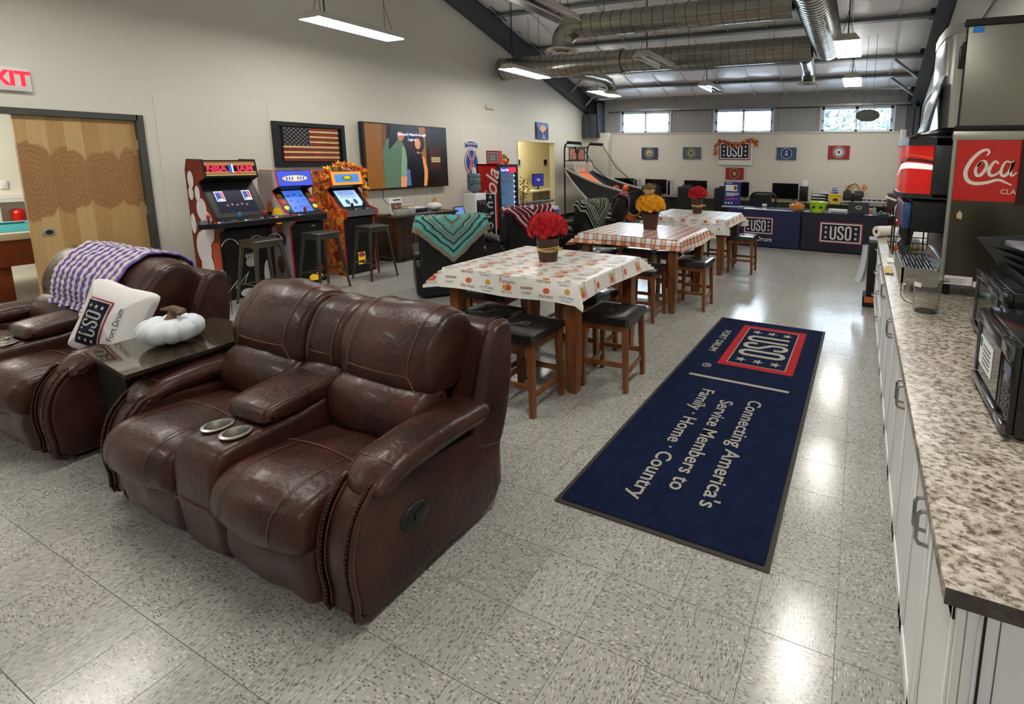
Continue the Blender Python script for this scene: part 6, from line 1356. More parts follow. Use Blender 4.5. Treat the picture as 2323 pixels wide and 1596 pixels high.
# ---- what stands on them
bn = thing('tabletop_banner', 'blue retractable tabletop banner on the Fort Drum table', 'banner', (-2.42, 10.02, .745)); MB().rbx((-.21, -.05, 0), (.21, .05, .025), .006).obj('base', mat('alu', (176, 178, 182), .4, .5), bn); BB = mat('banner_blue', (38, 48, 128), .5); Tb = TT((0, -.003, .03), (1, 0, 0), (0, 0, 1))
rect(Tb, .35, .50, BB, bn, 'banner_sheet', 0, .25, .004); MB().bx((-.18, -.008, .525), (.18, .008, .54)).obj('top_rail', mat('alu'), bn); MB().cyl((0, .02, .02), (0, .02, .53), .006, n=6).obj('pole', mat('alu'), bn)
rect(Tb, .24, .13, PWHITE, bn, 'photo_block', -.02, .37, z=.004); disc(Tb, .035, mat('print_brown'), bn, 'photo_leaf', .06, .375, .05, z=.006)
for k, (y_, w_, m) in enumerate(((.47, .12, PWHITE), (.265, .26, PWHITE), (.24, .26, PWHITE), (.215, .18, PWHITE), (.15, .26, mat('print_pink', (196, 70, 100), .5)), (.13, .16, mat('print_pink')))): rect(Tb, w_, .014, m, bn, 'print_line', -.13+w_/2, y_, z=.004)
for k in range(3): disc(Tb, .018, PWHITE, bn, 'print_icon', -.13+.06*k, .06, z=.004)
t = thing('coffee_mug', 'white printed mug on the Fort Drum table', 'mug', (-1.74, 9.95, .745)); MB().lathe([(0, .003), (.045, 0), (.047, .11), (.043, .11), (.04, .008), (0, .008)], 20).obj('cup', mat('mug_white'), t); MB().tube([(.045, 0, .09), (.08, 0, .08), (.08, 0, .035), (.045, 0, .02)], .008, 6).obj('handle', BLACK, t); MB().lathe([(.0475, .03), (.0475, .08)], 20).obj('mug_print', mat('olive_print', (120, 116, 90), .6), t)
bk = thing('pumpkin_basket', 'round wicker basket of little pumpkins on the Fort Drum table', 'basket', (-1.12, 10.02, .745)); MB().lathe([(0, 0), (.10, 0), (.145, .06), (.155, .12), (.148, .12), (.13, .06), (.09, .012), (0, .012)], 28, f=lambda a, z: 1+.015*sin(24*a)).obj('bowl', mat('wicker', (206, 148, 70), .7, bump=(60, 1)), bk)
for k, (x, y, r_, m) in enumerate(((-.08, -.02, .04, mat('gourd_cream', (220, 200, 150), .5)), (0, .05, .05, mat('pumpkin_orange', (226, 106, 34), .5)), (.07, -.02, .045, mat('pumpkin_orange')), (-.01, -.06, .04, mat('pumpkin_orange')), (.08, .06, .035, mat('gourd_cream')))):
    o = thing('mini_pumpkin', ('small %s pumpkin in the wicker basket, %s' % ('cream' if k in (0, 4) else 'orange', ('at the left', 'at the back', 'at the right front', 'at the front', 'at the right back')[k])), 'pumpkin', (-1.12+x, 10.02+y, .825), 0, 'pumpkins in the basket'); MB().ell((0, 0, r_*.8), (r_, r_, r_*.8), 20, 8, None, lambda a, b: 1-.08*abs(cos(4*a))).obj('body', m, o); MB().cyl((0, 0, r_*1.5), (.004, 0, r_*1.9), .006, .004, 6).obj('stem', mat('dry_stem'), o)
gb = thing('candy_bowl', 'lime green bowl with painted eyes on the dark navy table', 'bowl', (-.72, 9.92, .745)); LIME = mat('lime_plastic', (168, 214, 30), .35); MB().lathe([(0, 0), (.115, 0), (.135, .05), (.165, .19), (.172, .20), (.168, .205), (.155, .19), (.125, .05), (.1, .012), (0, .012)], 32).obj('bowl', LIME, gb)
for s in (-1, 1): MB().prism([(s*.065+.032*cos(a), .115+.024*sin(a)) for a in [2*pi*i/16 for i in range(16)]], 0, .003, 'z', TT((0, -.149, 0), (1, 0, 0), (0, -.28, 1))).obj('painted_eye', mat('eye_ink', (20, 40, 10), .6), gb)
MB().rb((.04, .02, .19), (.12, .06, .05), .01).obj('blue_wrapper', mat('wrapper_blue', (60, 140, 200), .5), gb); MB().rb((.05, -.02, .20), (.1, .06, .03), .01).obj('white_wrapper', PWHITE, gb)
lp_ = thing('laptop', 'black laptop with an oval sticker on the dark navy table', 'laptop', (.0, 9.90, .745), .05); MB().rbx((-.18, 0, .0), (.18, .24, .018), .004).obj('base', BLACK, lp_); Tl = TT((0, -.0, .018), (1, 0, 0), (.0, .18, 1)); MB().prism([(-.18, 0), (.18, 0), (.18, .21), (-.18, .21)], 0, .010, 'z', Tl).obj('lid', mat('laptop_black', (22, 22, 26), .45), lp_); disc(Tl, .055, mat('sticker_grey', (190, 190, 190), .4), lp_, 'sticker', .0, .11, .034, z=.0102); disc(Tl, .042, mat('laptop_black'), lp_, 'sticker_centre', 0, .11, .022, z=.0122)
for (x, y, r_, w_, d_, l) in ((-2.05, 9.98, .2, .2, .28, 'white paper sheet beside the tabletop banner'), (-1.82, 9.92, -.1, .28, .16, 'white paper sheet left of the mug'), (-1.55, 9.87, .05, .3, .1, 'white paper sheet right of the mug'), (-1.28, 9.86, .0, .24, .08, 'white paper sheet in front of the pumpkin basket'), (.20, 9.93, .3, .2, .14, 'white paper sheet right of the laptop'), (-.92, 9.95, .5, .1, .1, 'crumpled white paper left of the green bowl')):
    o = MB().rb((0, 0, .003), (w_, d_, .004), .001, 1).obj('paper_sheet', PWHITE); o.location = (x, y, .745); o.rotation_euler = (0, 0, r_); tag(o, l, 'paper')
t = thing('paper_box', 'long white box lying between the green bowl and laptop', 'box', (-.36, 9.98, .745)); MB().rbx((-.17, -.06, 0), (.17, .06, .075), .006).obj('carton', mat('box_offwhite', (204, 206, 210), .6), t); MB().bx((-.12, -.063, .0), (.15, -.06, .03)).obj('box_label', mat('folder_grey'), t)
t = thing('sanitizer_bottle', 'clear hand sanitizer bottle with green pump right of the laptop', 'bottle', (.27, 9.90, .745)); MB().lathe([(0, 0), (.035, 0), (.036, .12), (.015, .145), (0, .145)], 18).obj('bottle', mat('clear_gel', (170, 200, 190), .15, trans=.5), t); MB().cyl((0, 0, .14), (0, 0, .19), .008, n=8).cyl((0, 0, .185), (-.035, 0, .18), .006, n=6).obj('pump', mat('pump_green', (40, 150, 100), .4), t)
t = thing('wooden_crate', 'small wooden desk tray behind the laptop', 'tray', (.14, 10.25, .745)); MB().rbx((-.14, -.1, 0), (.14, .1, .09), .006).obj('box', mat('pine_tray', (176, 128, 76), .5), t)
t = thing('phone_and_cables', 'grey desk phone with coiled cord at the right end of the dark navy table', 'phone', (.42, 10.0, .745)); MB().rb((0, 0, .025), (.14, .18, .05), .01).obj('base', mat('phone_grey', (90, 92, 96), .5), t); MB().rb((-.03, 0, .06), (.05, .18, .03), .012).obj('handset', BLACK, t); MB().tube([(-.1+.01*k, -.1+.015*sin(k*2), .01+.008*cos(k*2)) for k in range(24)], .004, 4).obj('cord', BLACK, t)
# ---- basketball game
bg_ = thing('basketball_game', 'double-hoop basketball arcade game with orange ramp and side net', 'arcade game', (0, 0, 0)); NYL = mat('black_nylon', (36, 37, 42), .6); NYG = mat('grey_nylon', (92, 94, 98), .6); ORN = mat('orange_nylon', (240, 104, 34), .55); WED = mat('white_piping', (214, 210, 200), .6)
xa, xb_, ya, yb_ = -7.38, -5.62, 11.42, 12.62
for y in (ya, yb_):
    MB().tube([(xa, y, 0), (xa, y, 1.88), (xa+.03, y, 2.04), (xa+.12, y, 2.11), (xa+.50, y, 2.09)], .022, 8).obj('post', BLACK, bg_); MB().cyl((xa+.10, y, 2.11), (xa+.52, y, 2.085), .042, n=10).obj('post_pad', MATTE, bg_)
    MB().tube([(xa+.50, y, 2.07), (xa+.95, y, 1.45), (xb_+.05, y, .80)], .012, 6).obj('side_cable', BLACK, bg_)
    MB().cyl((xb_, y, 0), (xb_, y, .78), .02, n=8).obj('front_leg', BLACK, bg_); MB().cyl((xa, y, .05), (xb_, y, .05), .018, n=8).obj('base_rail', BLACK, bg_)
for z in (2.0, 1.62): MB().cyl((xa, ya, z), (xa, yb_, z), .016, n=8).obj('cross_bar', BLACK, bg_)
MB().rb((xa+.02, (ya+yb_)/2, 1.93), (.06, .22, .18), .01).obj('scoreboard', BLACK, bg_)
for cy in (ya+.38, yb_-.38):
    MB().rb((xa+.02, cy, 1.80), (.015, .40, .34), .005, 1).obj('backboard', mat('backboard_clear', (150, 120, 110), .3), bg_); rect(TT((xa+.0285, cy, 1.80), (0, 1, 0), (0, 0, 1)), .30, .26, mat('backboard_print', (186, 116, 92), .5, nz=(12, .4)), bg_, 'backboard_print'); q = MB(); ring2d(q, .42, .36, .035, TT((xa+.0285, cy, 1.80), (0, 1, 0), (0, 0, 1)), .006); q.obj('backboard_frame', BLACK, bg_)
    MB().tube([(xa+.22+.16*cos(a), cy+.16*sin(a), 1.62) for a in [2*pi*i/20 for i in range(20)]], .010, 6, closed=True).obj('rim', BLACK, bg_)
    nn = MB()
    for k in range(10):
        for d in (-1, 1): nn.tube([(xa+.22+(.16-.06*t_)*cos(k*.628+d*t_*.63), cy+(.16-.06*t_)*sin(k*.628+d*t_*.63), 1.61-.30*t_) for t_ in (0, .33, .66, 1)], .007, 4)
    q = nn.obj('hoop_net', mat('cotton_net', (222, 216, 204), .8), bg_); q['kind'] = 'stuff'
ramp = lambda u, v: (xa+.05+(xb_-xa-.35)*u, ya+.05+(yb_-ya-.1)*v, 1.42-.72*u-.10*sin(pi*u))
for a, b, m, n_ in ((0, .26, NYG, 'ramp_side'), (.26, .30, WED, 'ramp_piping'), (.30, .70, ORN, 'ramp_centre'), (.70, .74, WED, 'ramp_piping'), (.74, 1, NYL, 'ramp_side')):
    if m is ORN:
        MB().grid(lambda u, v: ramp(u*.45, a+(b-a)*v), 8, 4).obj('ramp_centre', ORN, bg_); MB().grid(lambda u, v: ramp(.45+u*.35, a+(b-a)*v), 6, 4).obj('ramp_lower', NYL, bg_); MB().grid(lambda u, v: ramp(.8+u*.2, a+(b-a)*v), 4, 4).obj('ramp_end', ORN, bg_)
    else: MB().grid(lambda u, v: ramp(u, a+(b-a)*v), 12, 2).obj(n_, m, bg_)
for y, m in ((ya, NYG), (yb_, NYL)):
    top = [(xa+.02+(xb_-xa-.02)*i/10, 1.40-.55*i/10-.06*sin(pi*i/10)) for i in range(11)]; bot = [(xa+.02+(xb_-xa-.02)*i/10, 1.36-1.05*min(1, i/6)**.85-.25*max(0, (i-6)/4)) for i in range(11)]
    mm = MB(); vs = [(x, y, z) for x, z in top]+[(x, y+.0, z) for x, z in bot]; mm.add(vs, [(i, i+1, 12+i, 11+i) for i in range(10)]); o = mm.obj('side_skirt', NYL, bg_, smooth=False); sd = o.modifiers.new('t', 'SOLIDIFY'); sd.thickness = .006
    MB().tube([(x, y-.006, z) for x, z in bot], .022, 6).obj('skirt_piping', WED, bg_); MB().tube([(x, y-.006, z+.02) for x, z in top], .035, 6).obj('skirt_top_edge', mat('grey_edge', (150, 150, 146), .6), bg_)
MB().grid(lambda u, v: (xb_+.06*sin(pi*v)+.01, ya+(yb_-ya)*u, .78-.60*v), 10, 8).obj('front_skirt', NYL, bg_); MB().grid(lambda u, v: (xb_+.06*sin(pi*(.72+.28*v))+.018, ya+.1+(yb_-ya-.2)*u, .34-.14*v-.16*sin(pi*u)), 10, 3).obj('front_band', ORN, bg_); MB().tube([(xb_+.075, ya+.1+(yb_-ya-.2)*i/10, .35-.16*sin(pi*i/10)) for i in range(11)], .014, 6).obj('band_piping', WED, bg_)
MB().stroke([(-.12, .03), (-.04, -.02), (.02, .04), (.10, -.02), (.04, -.06), (-.08, -.05)], .03, TT((xb_+.068, (ya+yb_)/2+.1, .56), (0, 1, 0), (0, 0, 1)), .003).obj('front_logo', mat('logo_grey', (170, 172, 174), .6), bg_)
MB().cyl((xb_, ya, .80), (xb_, yb_, .80), .02, n=8).obj('front_rail', BLACK, bg_); MB().rb((xb_-.2, ya+.35, .80), (.2, .3, .06), .02).obj('orange_ball_tray', ORN, bg_)
net = MB()
for i in range(26):
    x = xa+.05+(xb_-xa-.1)*i/25; zt = 2.05 if x < xa+.5 else 2.05-(x-xa-.5)*1.02; zb = 1.38-.55*(x-xa)/(xb_-xa)
    if zt > zb: net.cyl((x, yb_, zb), (x, yb_, zt), .0022, n=3, caps=False)
for k in range(20):
    z = .95+.058*k; x1_ = xa+.05 if z > 1.38 else xa+(1.38-z)/.55*(xb_-xa); x2_ = xa+.5+(2.05-z)/1.02
    if x2_ > x1_: net.cyl((max(xa+.02, x1_), yb_, z), (min(x2_, xb_), yb_, z), .0022, n=3, caps=False)
q = net.obj('side_net', MATTE, bg_); q['kind'] = 'stuff'
for k, (x, y) in enumerate(((-6.0, 11.75), (-5.85, 12.05))):
    tag(MB().ell((0, 0, 0), (.085, .085, .085), 18, 12).obj('mini_basketball', ORN), ('orange mini basketball in the game tray, %s' % ('left one', 'right one')[k]), 'ball', 'mini basketballs').location = (x, y, .916)
# ---- counter-top bowling game seen past the recliners
t = thing('tabletop_game', 'low blue and white game cabinet with grey lid behind the burgundy blanket', 'game machine', (-6.65, 9.25, 0)); MB().rbx((-.35, -.25, 0), (.35, .25, .62), .02).obj('cabinet', mat('game_white', (206, 210, 222), .4), t); MB().rb((0, 0, .70), (.72, .52, .06), .015, 2, RT((0, 0, 0), 0, 0, -.18)).obj('lid', mat('game_grey', (96, 98, 100), .45), t); MB().rbx((.345, -.22, .25), (.356, .22, .55), .004).obj('blue_panel', mat('game_blue', (50, 80, 190), .4), t); MB().bx((-.34, -.256, .30), (.30, -.25, .55)).obj('blue_side', mat('game_blue'), t); MB().rb((-.02, 0, .737), (.3, .28, .02), .005, 1, RT((0, 0, 0), 0, 0, -.18)).obj('display', mat('game_display', (70, 84, 80), .3), t)
# ---- hanging oval sign
t = thing('hanging_oval_sign', 'dark oval sign hanging in front of the right back window', 'sign', (.035, 11.0, 2.635)); MB().prism([(.225*cos(2*pi*i/36), .12*sin(2*pi*i/36)) for i in range(36)], -.012, .012, 'y').obj('board', mat('dark_grey_board', (78, 80, 82), .5), t)
for s in (-1, 1): MB().tube([(s*.13, 0, .10), (s*.08, 0, .35), (s*.08, 0, zroof(11)-2.635-.05)], .004, 5).obj('hanging_wire', WIRE, t)
# ---- tree outside the right window
tr = thing('outdoor_tree', 'pale green tree seen outside the right back window', 'tree', (.2, 19, 0)); rnd = random.Random(8); m = MB()
for i in range(2600):
    v = Vector((rnd.gauss(0, 1), rnd.gauss(0, 1), rnd.gauss(0, 1))).normalized()*rnd.uniform(.5, 1)**.5; p = Vector((v.x*3.0, v.y*1.6, 4.2+v.z*2.2)); d = Vector((rnd.uniform(-1, 1), rnd.uniform(-1, 1), rnd.uniform(-1, 1))).normalized()*.16; u_ = d.orthogonal().normalized()*.07; m.add([p, p+d*.5+u_, p+d, p+d*.5-u_], [(0, 1, 2, 3)])
q = m.obj('foliage', mat('pale_foliage', (44, 62, 58), .7), tr, smooth=False); q['kind'] = 'stuff'; MB().cyl((0, 0, -.5), (0, 0, 4), .2, .1, 8).obj('trunk', mat('bark', (96, 84, 70), .9), tr)
for k in range(6): MB().cyl((0, 0, 2.6+.2*k), (1.6*cos(k), .6*sin(k), 4+.2*k), .06, .02, 6).obj('branch', mat('bark'), tr)
struct(MB().bx((-30, YB+.4, -.6), (20, 60, -.5)), 'ground_outside', mat('bounce_ground', (168, 170, 172), .9))  # unseen ground, pale tone picked to bounce daylight onto the ceiling
# ============================================================ COUNTER SIDE
CT = .91; CX = .211
def laminate():
    m = mat('stone_laminate', (196, 186, 168), .3); n = m.node_tree.nodes; L = m.node_tree.links; b = n['Principled BSDF']
    tc = n.new('ShaderNodeTexCoord'); last = None
    mp = n.new('ShaderNodeMapping'); mp.inputs['Scale'].default_value = (1, 1.5, 1); mp.inputs['Rotation'].default_value = (0, 0, .3); L.new(tc.outputs['Object'], mp.inputs[0])
    def ns(sc, det, dist=0):
        t = n.new('ShaderNodeTexNoise'); t.inputs['Scale'].default_value = sc; t.inputs['Detail'].default_value = det; t.inputs['Roughness'].default_value = .7; t.inputs['Distortion'].default_value = dist; L.new(mp.outputs[0], t.inputs[0]); return t.outputs[0]
    r = n.new('ShaderNodeValToRGB'); L.new(ns(42, 10, .3), r.inputs[0]); r.color_ramp.interpolation = 'LINEAR'
    for i, (p, c) in enumerate(((.36, (52, 46, 42)), (.44, (136, 124, 108)), (.51, (198, 191, 178)), (.66, (226, 221, 210)))):
        e = r.color_ramp.elements[i] if i < 2 else r.color_ramp.elements.new(p); e.position = p; e.color = lin(*c)
    r2 = n.new('ShaderNodeValToRGB'); L.new(ns(11, 5, .4), r2.inputs[0]); r2.color_ramp.elements[0].position = .42; r2.color_ramp.elements[1].position = .66; r2.color_ramp.elements[0].color = lin(150, 136, 120); r2.color_ramp.elements[1].color = (1, 1, 1, 1)
    mx = n.new('ShaderNodeMix'); mx.data_type = 'RGBA'; mx.blend_type = 'MULTIPLY'; mx.inputs[0].default_value = .55; L.new(r.outputs[0], mx.inputs[6]); L.new(r2.outputs[0], mx.inputs[7]); L.new(mx.outputs[2], b.inputs['Base Color']); return m
LAM = laminate()
wt_ = thing('worktop', 'long mottled brown stone-look counter top', 'countertop', (0, 0, 0))
MB().rbx((CX, 1.034, CT-.038), (XR-.002, 6.28, CT), .004, 2).obj('slab', LAM, wt_); MB().bx((CX+.001, 1.0335, CT-.0375), (XR-.002, 1.0345, CT-.001)).obj('end_strip', mat('dark_edge_laminate', (84, 78, 72), .35, nz=(40, .5)), wt_)
CAB = mat('white_cabinet', (232, 232, 230), .4)
def base_cab(y0, y1, kind, label):
    t = thing('base_cabinet', label, 'cabinet', (0, 0, 0), 0, 'white cabinets under the counter'); xf = CX+.052
    MB().bx((xf, y0, .10), (1.15, y1, CT-.039)).obj('carcass', CAB, t); MB().bx((xf+.05, y0, 0), (1.15, y1, .10)).obj('toe_kick', CAB, t)
    def panel(a, b, z0, z1, nm):
        d = MB(); d.rbx((xf-.020, a, z0), (xf-.001, b, z1), .003, 1); o = d.obj(nm, CAB, t)
        q = MB(); st = .055
        for p, r_ in (((a, z0), (b, z0+st)), ((a, z1-st), (b, z1)), ((a, z0), (a+st, z1)), ((b-st, z0), (b, z1))): q.rbx((xf-.028, p[0]+.001, p[1]+.001), (xf-.0205, r_[0]-.001, r_[1]-.001), .002, 1)
        q.obj('shaker_frame', CAB, o); return o
    def pull(o, y, z, vert):
        pts = [(xf-.028, 0, -.05), (xf-.052, 0, -.047), (xf-.060, 0, -.035), (xf-.060, 0, .035), (xf-.052, 0, .047), (xf-.028, 0, .05)]
        MB().tube([(p[0], y+(0 if vert else p[2]), z+(p[2] if vert else 0)) for p in pts], .0055, 8).obj('handle', mat('brushed_nickel', (150, 150, 150), .28, .9), o)
    mid = (y0+y1)/2
    if kind == 'doors':
        for a, b, hy in ((y0+.003, mid-.002, mid-.03), (mid+.002, y1-.003, mid+.03)): pull(panel(a, b, .11, CT-.045, 'door'), hy, .775, True)
    else:
        for k in range(3): z0, z1 = .11+.252*k, .11+.252*(k+1)-.005; pull(panel(y0+.003, y1-.003, z0, z1, 'drawer'), mid, (z0+z1)/2+.05, False)
    return t
for i, (a, b, k, l) in enumerate(((1.065, 1.77, 'doors', 'white two-door base cabinet closest to the camera'), (1.77, 2.67, 'doors', 'white two-door base cabinet, second from the near end of the counter'), (2.67, 3.57, 'doors', 'white two-door base cabinet, third from the near end of the counter'), (3.57, 4.47, 'doors', 'white two-door base cabinet, fourth from the near end of the counter'), (4.47, 5.37, 'drawers', 'white three-drawer base cabinet next to the furthest one'), (5.37, 6.26, 'drawers', 'white three-drawer base cabinet at the far end of the counter'))): base_cab(a, b, k, l)
ep = thing('counter_end_panel', 'grey-white end panel under the near end of the counter', 'panel', (0, 0, 0)); MB().bx((CX+.07, 1.044, 0), (XR-.01, 1.062, CT-.04)).obj('panel', mat('end_panel_grey', (224, 226, 230), .45), ep); MB().bx((CX+.073, 1.0415, .0), (CX+.078, 1.044, CT-.045)).obj('groove', BLACK, ep); MB().bx((CX+.10, 1.0425, .0), (CX+.102, 1.044, CT-.045)).obj('groove', mat('groove_grey', (90, 92, 96), .6), ep)
# ---- soda dispenser with ice machine on top
sd = thing('soda_dispenser', 'steel soda fountain with red side panel and rounded red lit front', 'soda dispenser', (0, 0, 0))
DST = mat('dark_steel', (96, 92, 82), .3, .85, nz=(1.2, .3)); yd0, yd1 = 3.50, 4.25; xb0, xb1 = .505, 1.12
MB().rbx((xb0, yd0, .985), (xb1, yd1, 1.93), .006).obj('body', DST, sd); MB().cyl((xb0+.006, yd0+.002, .985), (xb0+.006, yd0+.002, 1.88), .014, n=10).obj('corner_trim', STEEL, sd); MB().rbx((xb0-.012, yd0-.006, 1.875), (xb1, yd1, 1.93), .006).obj('top_cap', STEEL, sd)
for x in (.55, 1.05):
    for y in (3.56, 4.18): MB().cyl((x, y, CT), (x, y, .985), .02, n=8).obj('foot', BLACK, sd)
Tk = TT((xb0+.012, yd0-.0015, 1.515), (1, 0, 0), (0, 0, 1)); CRB = mat('cola_panel_red', (208, 26, 18), .28, nz=(22, .18), coat=.3)
rect(Tk, .33, .36, CRB, sd, 'red_panel', .165, .18); SCW = mat('script_cream', (232, 226, 214), .4); q = Tk @ Matrix.Translation((0, 0, .002))
def smo(pts, n=6):
    P = [Vector(p) for p in pts]; out = []
    for i in range(len(P)-1):
        a, b, c, d = P[max(0, i-1)], P[i], P[i+1], P[min(len(P)-1, i+2)]
        for j in range(n): t = j/n; v = .5*((2*b)+(-a+c)*t+(2*a-5*b+4*c-d)*t*t+(-a+3*b-3*c+d)*t**3); out.append((v.x, v.y))
    return out+[tuple(P[-1])]
def wd(n, a, b): return [a+(b-a)*abs(sin(pi*i/(n-1))) for i in range(n)]
for k, (pts, a, b) in enumerate((([(.160, .270), (.172, .290), (.158, .305), (.125, .290), (.085, .240), (.062, .175), (.075, .125), (.115, .105), (.175, .112), (.230, .130), (.270, .115), (.300, .100)], .006, .022),
        ([(.150, .235), (.128, .225), (.112, .190), (.120, .155), (.142, .158), (.165, .200), (.160, .232), (.140, .238), (.118, .205)], .008, .018),
        ([(.225, .222), (.208, .238), (.190, .215), (.180, .180), (.190, .155), (.215, .160), (.238, .185)], .007, .018),
        ([(.290, .230), (.262, .238), (.244, .205), (.242, .165), (.262, .155), (.285, .190), (.296, .235), (.288, .180), (.296, .155), (.318, .175)], .007, .017))):
    s_ = smo(pts); MB().stroke(s_, wd(len(s_), a, b), q @ Matrix.Translation((0, 0, .0002*k)), .0015).obj('script_letter', SCW, sd, smooth=False)
text('CLA', .042, q @ Matrix.Translation((.287, .06, 0)), SCW, sd, 'lettering', .0015)
MB().bx((.845, yd0-.012, 1.50), (1.12, yd0-.002, 1.88)).obj('dark_panel', mat('dark_brown_panel', (40, 20, 16), .25), sd)
# rounded merchandiser front
def bul(x, z, w_, h_, r): return [(x+a, z+b) for a, b in rrect(w_, h_, r, 5)]
FRB = mat('dispenser_black', (40, 42, 44), .35)
def rounded(y0, y1, z0, z1, x_out, x_in, nm, m, par):
    ring = [(x_in, y0+.0), (x_out+.10, y0), (x_out+.03, y0+.05), (x_out, y0+.16), (x_out-.005, (y0+y1)/2), (x_out, y1-.16), (x_out+.03, y1-.05), (x_out+.10, y1), (x_in, y1)]
    return MB().prism(ring, z0, z1, 'z').obj(nm, m, par)
rounded(yd0+.0, yd1, 1.845, 1.895, .235, xb0, 'hood', FRB, sd); MB().grid(lambda u, v: (.235+.27*u+.03*(1-u)*abs(2*v-1)**3, yd0+(yd1-yd0)*v, 1.895+.035*u**.6), 6, 14).obj('hood_top', FRB, sd)
mfp = MB(); M0, M1 = 1.545, 1.845
RNG = [(xb0-.10, yd0+.02), (.335, yd0+.02), (.27, yd0+.06), (.243, yd0+.17), (.238, (yd0+yd1)/2), (.243, yd1-.17), (.27, yd1-.06), (.335, yd1-.02), (xb0-.10, yd1-.02)]
MB().prism(RNG, M0, M1, 'z').obj('lit_front', mat('merch_red', (206, 24, 18), .2, emit=.25, coat=.4, nz=(6, .25)), sd); rounded(yd0, yd1, 1.515, 1.545, .228, xb0, 'lower_rim', FRB, sd)
MB().rbx((xb0-.10, yd0, 1.515), (xb0+.004, yd0+.05, 1.90), .01).obj('side_frame', FRB, sd); MB().rbx((xb0-.10, yd1-.05, 1.515), (xb0, yd1, 1.90), .01).obj('side_frame', FRB, sd)
def band(z0f, z1f, m, nm, off):
    P = RNG[:5]; vs = []; cu = []; L_ = 0
    for i, p in enumerate(P):
        if i: L_ += (Vector(p)-Vector(P[i-1])).length
        cu.append(L_)
    mb = MB()
    def at(s):
        i = max(k for k in range(len(cu)-1) if cu[k] <= s+1e-9) if s < cu[-1] else len(cu)-2; f = (s-cu[i])/(cu[i+1]-cu[i]); p = Vector(P[i]).lerp(Vector(P[i+1]), f); d = Vector(P[i+1])-Vector(P[i]); nn = Vector((d.y, -d.x)).normalized(); return p-nn*-off if False else p+Vector((-abs(nn.x), -abs(nn.y)))*off
    def fn(u, v): p = at(u*L_); z = M0+(M1-M0)*(z0f(u)+(z1f(u)-z0f(u))*v); return (p.x, p.y, z)
    mb.grid(fn, 24, 1); mb.obj(nm, m, sd, smooth=False)
band(lambda u: .50-.16*u**1.5+.06*sin(pi*u), lambda u: .60-.14*u**1.5+.10*sin(pi*u)-.1*u*u, mat('ribbon_white', (236, 236, 236), .3, emit=.3), 'white_ribbon', .004)
band(lambda u: .63-.14*u**1.5+.10*sin(pi*u)-.1*u*u, lambda u: .69-.14*u**1.5+.10*sin(pi*u)-.1*u*u, mat('ribbon_brown', (84, 36, 30), .3), 'brown_ribbon', .004)
band(lambda u: .72-.14*u**1.5+.14*sin(pi*u)-.1*u*u, lambda u: .735-.14*u**1.5+.14*sin(pi*u)-.1*u*u, mat('ribbon_gold', (226, 150, 50), .3), 'gold_line', .004)
MB().rbx((xb0-.19, yd0+.03, 1.30), (xb0, yd1-.05, 1.50), .01).obj('valve_block', MATTE, sd)
VB = mat('valve_blue', (60, 96, 150), .3, nz=(14, .5))
for k in range(6): y = yd0+.10+.10*k; v_ = MB().rb((xb0-.215, y, 1.40), (.05, .075, .17), .012, 2, RT((0, 0, 0), 0, 0, 0)).obj('valve', (VB, mat('valve_red', (180, 60, 50), .4), VB)[k % 3], sd); MB().cyl((xb0-.20, y, 1.20), (xb0-.20, y, 1.32), .014, n=8).obj('nozzle', BLACK, v_); MB().tube([(xb0-.17, y, 1.30), (xb0-.19, y, 1.16), (xb0-.22, y, 1.12)], .008, 6).obj('lever', BLACK, v_)
dt = MB(); xs0 = .285
dt.bx((xs0, yd0, .965), (xs0+.012, yd1-.1, 1.068)).bx((xs0, yd0, .965), (xb0, yd0+.012, 1.068)).bx((xs0, yd1-.11, .965), (xb0, yd1-.1, 1.068)).bx((xs0, yd0, .955), (xb0, yd1-.1, .967)).obj('drip_tray', STEEL, sd)
MB().bx((xs0+.013, yd0+.013, .97), (xb0-.002, yd1-.112, 1.03)).obj('tray_well', MATTE, sd); BLS = mat('grate_blue_steel', (190, 200, 220), .3, .4)
for k in range(9):
    for j in range(3): MB().bx((xs0+.024+.0215*k, yd0+.03+.20*j, 1.046), (xs0+.031+.0215*k, yd0+.215+.20*j-(.05 if (k+j) % 2 else 0), 1.056)).obj('grate_bar', BLS, sd)
MB().prism([(xb0-.02, 1.06), (xb0-.012, 1.06), (xb0+.0, 1.13), (xb0-.008, 1.13)], yd0, yd1-.1, 'y').obj('splash_plate', mat('splash_steel', (200, 206, 214), .2, .8), sd)
for y in (yd0+.04, yd1-.15): MB().cyl((xs0+.05, y, CT), (xs0+.05, y, .957), .022, n=10).obj('tray_foot', STEEL, sd)
MB().bx((xb0+.02, yd0-.004, .99), (xb0+.17, yd0-.001, 1.045)).obj('rating_label', PWHITE, sd); MB().bx((xb0+.175, yd0-.004, .985), (xb0+.225, yd0-.001, 1.02)).obj('rating_label', PWHITE, sd)
for k in range(4): MB().bx((xb0+.03, yd0-.005, .998+.009*k), (xb0+.12+.02*(k % 2), yd0-.004, 1.0+.009*k), ).obj('label_text', MATTE, sd)
MB().prism([(.06, 1.43), (.075, 1.455), (.09, 1.43), (.088, 1.40), (.062, 1.405)], yd0-.006, yd0-.003, 'y', RT((xb0-.01, 0, 0))).obj('hang_tag', mat('tag_paper', (196, 180, 140), .7), sd)
im = thing('ice_machine', 'stainless ice machine standing on top of the soda fountain', 'ice machine', (0, 0, 0)); zi0, zi1 = 1.932, 2.56
